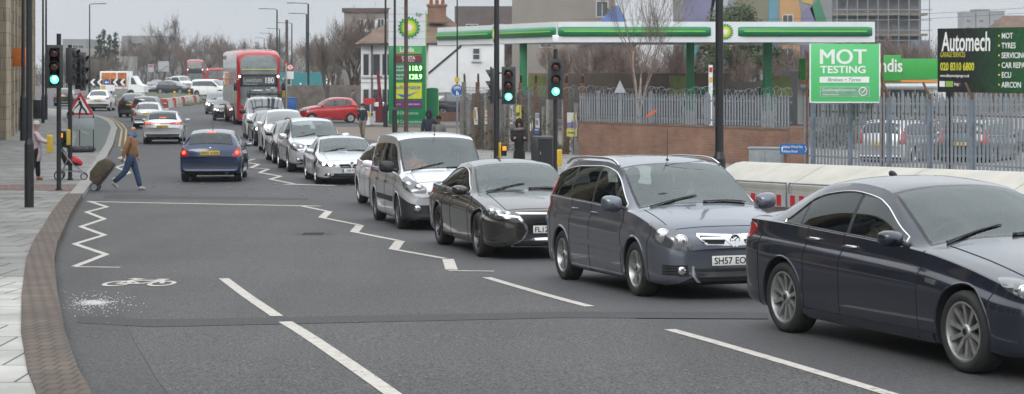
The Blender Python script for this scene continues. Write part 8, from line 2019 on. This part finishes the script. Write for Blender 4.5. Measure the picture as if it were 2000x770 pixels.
q = at(690, 128, 146); person('person in purple walking by the fence left of the house', (q.x, 146, .1), R(20), 1.7, legs=((15, 3), (-15, 12)), top=cloth('purple', (.13, .09, .13)), bottom=BLK, hair=BLK, sub=0, fingers=False)
# people at the wheel, seen through the glass
def occupant(car, lx, ly, lz, label, **k):
    M = Matrix.Translation(car.location) @ car.rotation_euler.to_matrix().to_4x4(); w_ = M @ Vector((lx, ly, lz)); return person(label, w_, car.rotation_euler.z, 1.68, legs=((84, 38), (82, 36)), lean=-14, sit=True, **k)
cars = {o.get('label', ''): o for o in bpy.data.objects if o.parent is None and o.get('label')}
def carby(s): return [o for l, o in cars.items() if l.startswith(s)][0]
HB = cloth('hair_dark', (.02, .015, .012))
c = carby('navy black saloon'); occupant(c, -.22, -.36, .56, 'driver in grey inside the navy black saloon', arms=((55, 20, 6), (55, 20, 6)), top=cloth('grey', (.13, .13, .125)), bottom=BLK, hair=HB)
c = carby('mid grey people'); occupant(c, .05, -.36, .70, 'driver in dark clothes inside the mid grey people carrier', arms=((55, 20, 6), (55, 20, 6)), top=BLK, bottom=BLK, hair=HB); occupant(c, .05, .36, .70, 'passenger with a raised hand in the mid grey people carrier', arms=((40, 20, 6), (38, 100, 4)), top=cloth('teal', (.04, .09, .10)), bottom=BLK, hair=HB)
c = carby('brown black saloon'); occupant(c, -.22, -.36, .56, 'driver in pale clothes inside the brown black saloon', arms=((55, 20, 6), (55, 20, 6)), top=PINK, bottom=BLK, hair=HB)
c = carby('silver small panel'); occupant(c, .30, -.36, .76, 'driver in orange inside the silver small van', arms=((55, 20, 6), (55, 20, 6)), top=cloth('orange', (.45, .12, .03)), bottom=BLK, hair=HB)
c = carby('low silver two'); occupant(c, -.22, -.36, .50, 'driver in black inside the low silver coupe', arms=((55, 20, 6), (55, 20, 6)), top=BLK, bottom=BLK, hair=HB)
# air freshener hanging in the people carrier's windscreen
c = carby('mid grey people'); M = Matrix.Translation(c.location) @ c.rotation_euler.to_matrix().to_4x4(); q = M @ Vector((.42, -.02, 1.30))
m = MB(); m.tube([(0, 0, .12), (0, 0, .04)], .002, 4); m.ell((0, 0, 0), (.012, .022, .042), None, 10, 8); tag(m.build('air_freshener', mat('turquoise', (.05, .45, .55), .4), loc=q), 'small turquoise air freshener hanging inside the grey people carrier', 'air freshener')
# ------------------------------------------------------------------ trees and undergrowth
def bare_tree(seed, H, spread=.5, levels=5, lean=0, trunk=.16, split=.25, m_t=None, m_b=None, name='bare_tree', up=.35, twig=.012, kids=(3, 4), ratio=.66):
    """returns (trunk MB, crown MB): tapered limbs that fork down to twigs"""
    rnd = random.Random(seed); T = MB(); W_ = MB()
    def grow(p, d, L_, r, lv):
        n = 3 if lv < 3 else 2; P = [p]; q = p.copy(); dd = d.copy()
        for i in range(n):
            dd = (dd+Vector((rnd.gauss(0, .13), rnd.gauss(0, .13), rnd.gauss(.03, .08)))).normalized(); q = q+dd*(L_/n); P.append(q.copy())
        r1 = max(twig*.6, r*.62); rad = [lerp(r, r1, i/n) for i in range(n+1)]
        (T if lv <= 1 else W_).tube(P, rad, 7 if lv < 2 else (5 if lv < 3 else 3))
        if lv >= levels: return
        k = rnd.randint(*kids)+(1 if lv >= levels-2 else 0)
        for i in range(k):
            u = rnd.uniform(.35, 1) if i else 1; b = P[min(n, int(u*n))]; az = rnd.random()*2*PI; sp = rnd.uniform(.25, 1)*spread*(.55 if i == 0 else 1.2)
            o = dd.orthogonal().normalized(); o = Matrix.Rotation(az, 3, dd) @ o; nd = (dd+o*sp+Vector((0, 0, up*rnd.uniform(.2, 1)))).normalized()
            grow(b, nd, L_*ratio*rnd.uniform(.75, 1.15), r1*rnd.uniform(.62, .85), lv+1)
    grow(Vector((0, 0, -.1)), Vector((lean, 0, 1)).normalized(), H*split, trunk, 0)
    return T, W_
BARK = mat('bark', (.085, .068, .055), .95, 0, .3, 6, .4); TWIG = mat('twigs', (.155, .13, .11), .95, 0, .3, 3); TWIGR = mat('reddish_twigs', (.17, .125, .105), .95, 0, .3, 3); BIRCH = mat('birch_bark', (.30, .22, .18), .8, 0, .35, 4, .4)
def mk(name, label, loc, args, mt, mb_, sc=1, rz=0, group=None, cat='tree'):
    T, W_ = bare_tree(**args); t = thing(name, label, cat, loc, rz, group); t.scale = (sc, sc, sc); T.build('trunk', mt, t, fixn=False); W_.build('crown', mb_, t, fixn=False); return t
# birch in front of the canopy
q = at(1244, 128, 84); mk('birch_tree', 'bare birch with reddish twigs in front of the petrol canopy', (q.x, 84, gz(84)), dict(seed=14, H=9, spread=.42, levels=7, trunk=.13, split=.24, twig=.007, kids=(2, 3), ratio=.84, up=.5), BIRCH, TWIGR)
q = at(1600, 128, 135); mk('bare_tree', 'bare grey tree behind the right canopy column', (q.x, 135, 0), dict(seed=5, H=7.5, spread=.6, levels=6, trunk=.16, split=.26, twig=.012, ratio=.74), BARK, TWIG)
q = at(1560, 128, 150); mk('bare_tree', 'wide bare tree against the painted building', (q.x, 150, 0), dict(seed=6, H=8.5, spread=.7, levels=6, trunk=.18, split=.26, twig=.012, ratio=.74), BARK, TWIG)
q = at(618, 128, 150); mk('bare_tree', 'big leaning bare tree left of the block of flats', (q.x, 158, 0), dict(seed=21, H=9.4, spread=.45, levels=7, trunk=.22, split=.22, twig=.012, kids=(2, 4), ratio=.78, up=.7), BARK, TWIG)
protos = []
for i, (sd, sp, mt) in enumerate(((31, .8, TWIG), (32, .75, TWIG), (33, .7, TWIGR), (34, .9, TWIGR))):
    protos.append(bare_tree(seed=sd, H=9, spread=sp, levels=6, trunk=.2, split=.28, twig=.018, kids=(2, 4), ratio=.80, up=.6))
mp = []
for i, (T, W_) in enumerate(protos):
    a = T.build('trunk', BARK, fixn=False); b = W_.build('crown', (TWIG, TWIG, TWIGR, TWIGR)[i], fixn=False); mp.append((a.data, b.data)); bpy.data.objects.remove(a); bpy.data.objects.remove(b)
def inst(k, label, px, Y, sc, group, rz=None):
    t = thing('bare_tree', label, 'tree', ((px-1000)/F*Y, Y, 0), random.random()*6 if rz is None else rz, group); t.scale = (sc, sc, sc*random.uniform(.92, 1.08))
    for nm, me in (('trunk', mp[k][0]), ('crown', mp[k][1])): o = bpy.data.objects.new(nm, me); C.objects.link(o); o.parent = t
random.seed(77)
for px in range(236, 668, 9): inst(random.randrange(4), 'bare brown tree in the woodland belt beyond the roundabout', px+random.uniform(-6, 6), random.uniform(345, 450), random.uniform(.95, 1.2), 'bare trees of the woodland beyond the roundabout')
for px in range(96, 250, 11): inst(random.randrange(4), 'bare tree in the low belt behind the chevron boards', px+random.uniform(-6, 6), random.uniform(300, 350), random.uniform(.6, .8), 'bare trees behind the chevron boards')
inst(0, 'tall thin bare tree standing above the woodland skyline', 318, 330, 1.42, None)
for px in range(1650, 1990, 15): inst(random.randrange(4), 'bare tree massed behind the shop and banner', px+random.uniform(-6, 6), random.uniform(150, 230), random.uniform(.60, .85), 'bare trees behind the shop')
for px in range(1080, 1560, 26): inst(random.choice((2, 3)), 'reddish bare tree beyond the forecourt wall', px+random.uniform(-8, 8), random.uniform(136, 165), random.uniform(.55, .80), 'reddish bare trees beyond the forecourt')
for px in range(905, 1010, 22): inst(random.choice((2, 3)), 'reddish bare tree rising behind the canopy left end', px, random.uniform(200, 225), random.uniform(.95, 1.1), 'reddish bare trees behind the canopy end')
for px in range(612, 700, 17): inst(random.randrange(4), 'bare tree between the bus and the block of flats', px, random.uniform(170, 250), random.uniform(.85, 1.15), 'bare trees left of the flats')
# evergreens: trunk, limbs and many small leaf faces gathered in clumps
LEAFD = mat('dark_evergreen_leaf', (.035, .055, .025), .8, 0, .45, 2.5); LEAFM = mat('mid_evergreen_leaf', (.07, .10, .04), .8, 0, .45, 2.5)
def leafy(name, label, px, Y, H, Wd, m, seed, n=5200, ls=.13, z0=.12, group=None, cat='tree', cone=False):
    rnd = random.Random(seed); t = thing(name, label, cat, ((px-1000)/F*Y, Y, 0), 0, group); k = MB(); k.tube([(0, 0, -.1), (.1, 0, H*.45), (0, .1, H*.85)], [.16, .11, .04], 8); cl = []
    for i in range(38):
        a = rnd.random()*2*PI; z = H*(z0+(.93-z0)*rnd.random()); u = (z/H-z0)/(1-z0); rr = Wd*((1-u)**.8 if cone else math.sin(PI*min(1, .18+.8*u))**.7)*rnd.uniform(.35, 1); c = Vector((rr*math.cos(a), rr*math.sin(a), z)); cl.append((c, Wd*rnd.uniform(.20, .38))); k.tube([(0, 0, max(.3, z-.6)), c*.6+Vector((0, 0, z*.35)), c], [.05, .03, .012], 4)
    k.build('trunk', BARK, t, fixn=False); f = MB(); V = []; Fc = []
    for i in range(n):
        c, r = rnd.choice(cl); d = Vector((rnd.gauss(0, 1), rnd.gauss(0, 1), rnd.gauss(0, .75))).normalized(); p = c+d*(r*rnd.random()**.33); s = ls*rnd.uniform(.6, 1.5)
        a = Vector((rnd.gauss(0, 1), rnd.gauss(0, 1), rnd.gauss(0, .6))).normalized()*s; b = a.cross(d+Vector((.01, .2, .1))).normalized()*s*.5; o = len(V); V += [p-a*.5, p+b*.5, p+a*.6, p-b*.5]; Fc.append((o, o+1, o+2, o+3))
    f.add(V, Fc); f.build('crown', m, t, fixn=False); return t
leafy('evergreen_tree', 'dark green bushy evergreen under the right half of the petrol canopy', 1432, 142, 7.8, 2.7, LEAFM, 3, 15000, .16)
leafy('evergreen_tree', 'smaller dark evergreen beside the bushy one behind the canopy', 1395, 146, 6.6, 1.8, LEAFD, 4, 5000, .2)
leafy('evergreen_tree', 'evergreen between the bushy one and the right canopy column', 1478, 148, 6.9, 1.9, LEAFM, 5, 5000, .2)
for i, (px, H) in enumerate(((193, 9.4), (203, 9.9), (213, 9.0), (225, 9.4))): leafy('conifer', ['leftmost small dark conifer on the far skyline', 'tallest of the four dark conifers on the far skyline', 'third small dark conifer on the far skyline', 'rightmost small dark conifer on the far skyline'][i], px, 335, H, .95, LEAFD, 60+i, 900, .3, cone=True, z0=.35)
for i, (px, H, Y) in enumerate(((1650, 1.9, 122), (1700, 2.2, 100), (1760, 2.0, 100), (1810, 2.3, 96))): leafy('evergreen_shrub', ['evergreen shrub hidden low behind the green MOT board', 'evergreen shrub under the left of the shop roll', 'evergreen shrub under the middle of the shop fascia', 'evergreen shrub beside the banner post'][i], px, Y, H, 1.4, LEAFD, 80+i, 2200, .10, z0=.1, cat='shrub')
# ivy and brambles on fences, rough growth under the far trees
def scrub(name, label, pts, n, h, wd, m, ls, seed, stems=0):
    rnd = random.Random(seed); V = []; Fc = []
    for i in range(n):
        k = rnd.randrange(len(pts)-1); a, b = Vector(pts[k]), Vector(pts[k+1]); u = rnd.random(); p = a.lerp(b, u); hh = h*(.55+.45*math.sin(u*7+k*3+seed)*math.sin(u*17+k)); p = p+Vector((rnd.gauss(0, wd*.4), rnd.gauss(0, wd), hh*rnd.random()))
        d = Vector((rnd.gauss(0, 1), rnd.gauss(0, 1), rnd.gauss(0, .8) if not stems else rnd.gauss(2, .6))).normalized()*ls*rnd.uniform(.6, 1.4); e = d.orthogonal().normalized()*ls*(.35 if not stems else .05); o = len(V); V += [p-d*.5, p+e, p+d*.5, p-e]; Fc.append((o, o+1, o+2, o+3))
    f = MB(); f.add(V, Fc); return stuff(tag(f.build(name, m, fixn=False), label, 'undergrowth'))
scrub('ivy', 'ivy and dead creeper tangled through the wire mesh fence', [tuple(at(906, 0, 80.9).xy)+(.2,), tuple(at(1137, 0, 74.4).xy)+(.3,)], 2600, 2.3, .06, mat('creeper', (.085, .08, .04), .9, 0, .5, 3), .07, 5)
scrub('bramble', 'brambles along the back of the garage yard', [tuple(at(1590, 0, 81).xy)+(.1,), tuple(at(2080, 0, 77).xy)+(.1,)], 5000, 1.5, .5, mat('bramble_leaf', (.06, .065, .035), .9, 0, .5, 2), .12, 6)
scrub('undergrowth', 'brown undergrowth at the foot of the far woodland', [(-95, 345, 0), (-50, 365, 0), (-8, 360, 0)], 12000, 6.4, 10, mat('brown_scrub', (.105, .085, .07), .95, 0, .35, .5), .8, 7, 1)
scrub('undergrowth', 'dry brush between the bus and the flats', [(-20, 160, 0), (-14, 175, 0), (-8, 182, 0)], 5000, 2.2, 3.0, mat('dry_brush', (.13, .105, .075), .95, 0, .35, .5), .35, 8, 1)
scrub('undergrowth', 'tangled reddish brush beyond the forecourt wall', [(4, 134, 0), (10, 136, 0), (17, 134, 0)], 9000, 3.6, 1.6, mat('red_brush', (.13, .09, .075), .95, 0, .4, .6), .35, 9, 1)
scrub('undergrowth', 'brown brush behind the shop and garage banner', [(22, 140, 0), (30, 145, 0), (38, 140, 0)], 8000, 4.6, 2.5, mat('brown_brush', (.12, .095, .08), .95, 0, .4, .5), .4, 10, 1)
scrub('verge_weeds', 'tufts of dry grass on the roundabout island', [(-34, 172, .1), (-28, 178, .1), (-22, 184, .1)], 2500, .5, 2.5, mat('dry_grass', (.16, .15, .07), .9, 0, .3, 3), .25, 11, 1)
# ------------------------------------------------------------------ the damp winter air
me = bpy.data.meshes.new('haze'); me.from_pydata([(x, y, z) for x in (-800, 800) for y in (-60, 1000) for z in (-1.2, 36)], [], [(0, 1, 3, 2), (4, 6, 7, 5), (0, 4, 5, 1), (2, 3, 7, 6), (0, 2, 6, 4), (1, 5, 7, 3)])
hm = bpy.data.materials.new('haze_air'); hm.use_nodes = True; t_ = hm.node_tree; t_.nodes.clear(); o_ = t_.nodes.new('ShaderNodeOutputMaterial'); v_ = t_.nodes.new('ShaderNodeVolumePrincipled')
v_.inputs['Color'].default_value = (.88, .92, .97, 1); v_.inputs['Density'].default_value = .0003; v_.inputs['Anisotropy'].default_value = .2; t_.links.new(v_.outputs[0], o_.inputs['Volume']); me.materials.append(hm)
ho = bpy.data.objects.new('haze', me); C.objects.link(ho); stuff(tag(ho, 'pale damp haze softening the distant trees and flats', 'haze'))
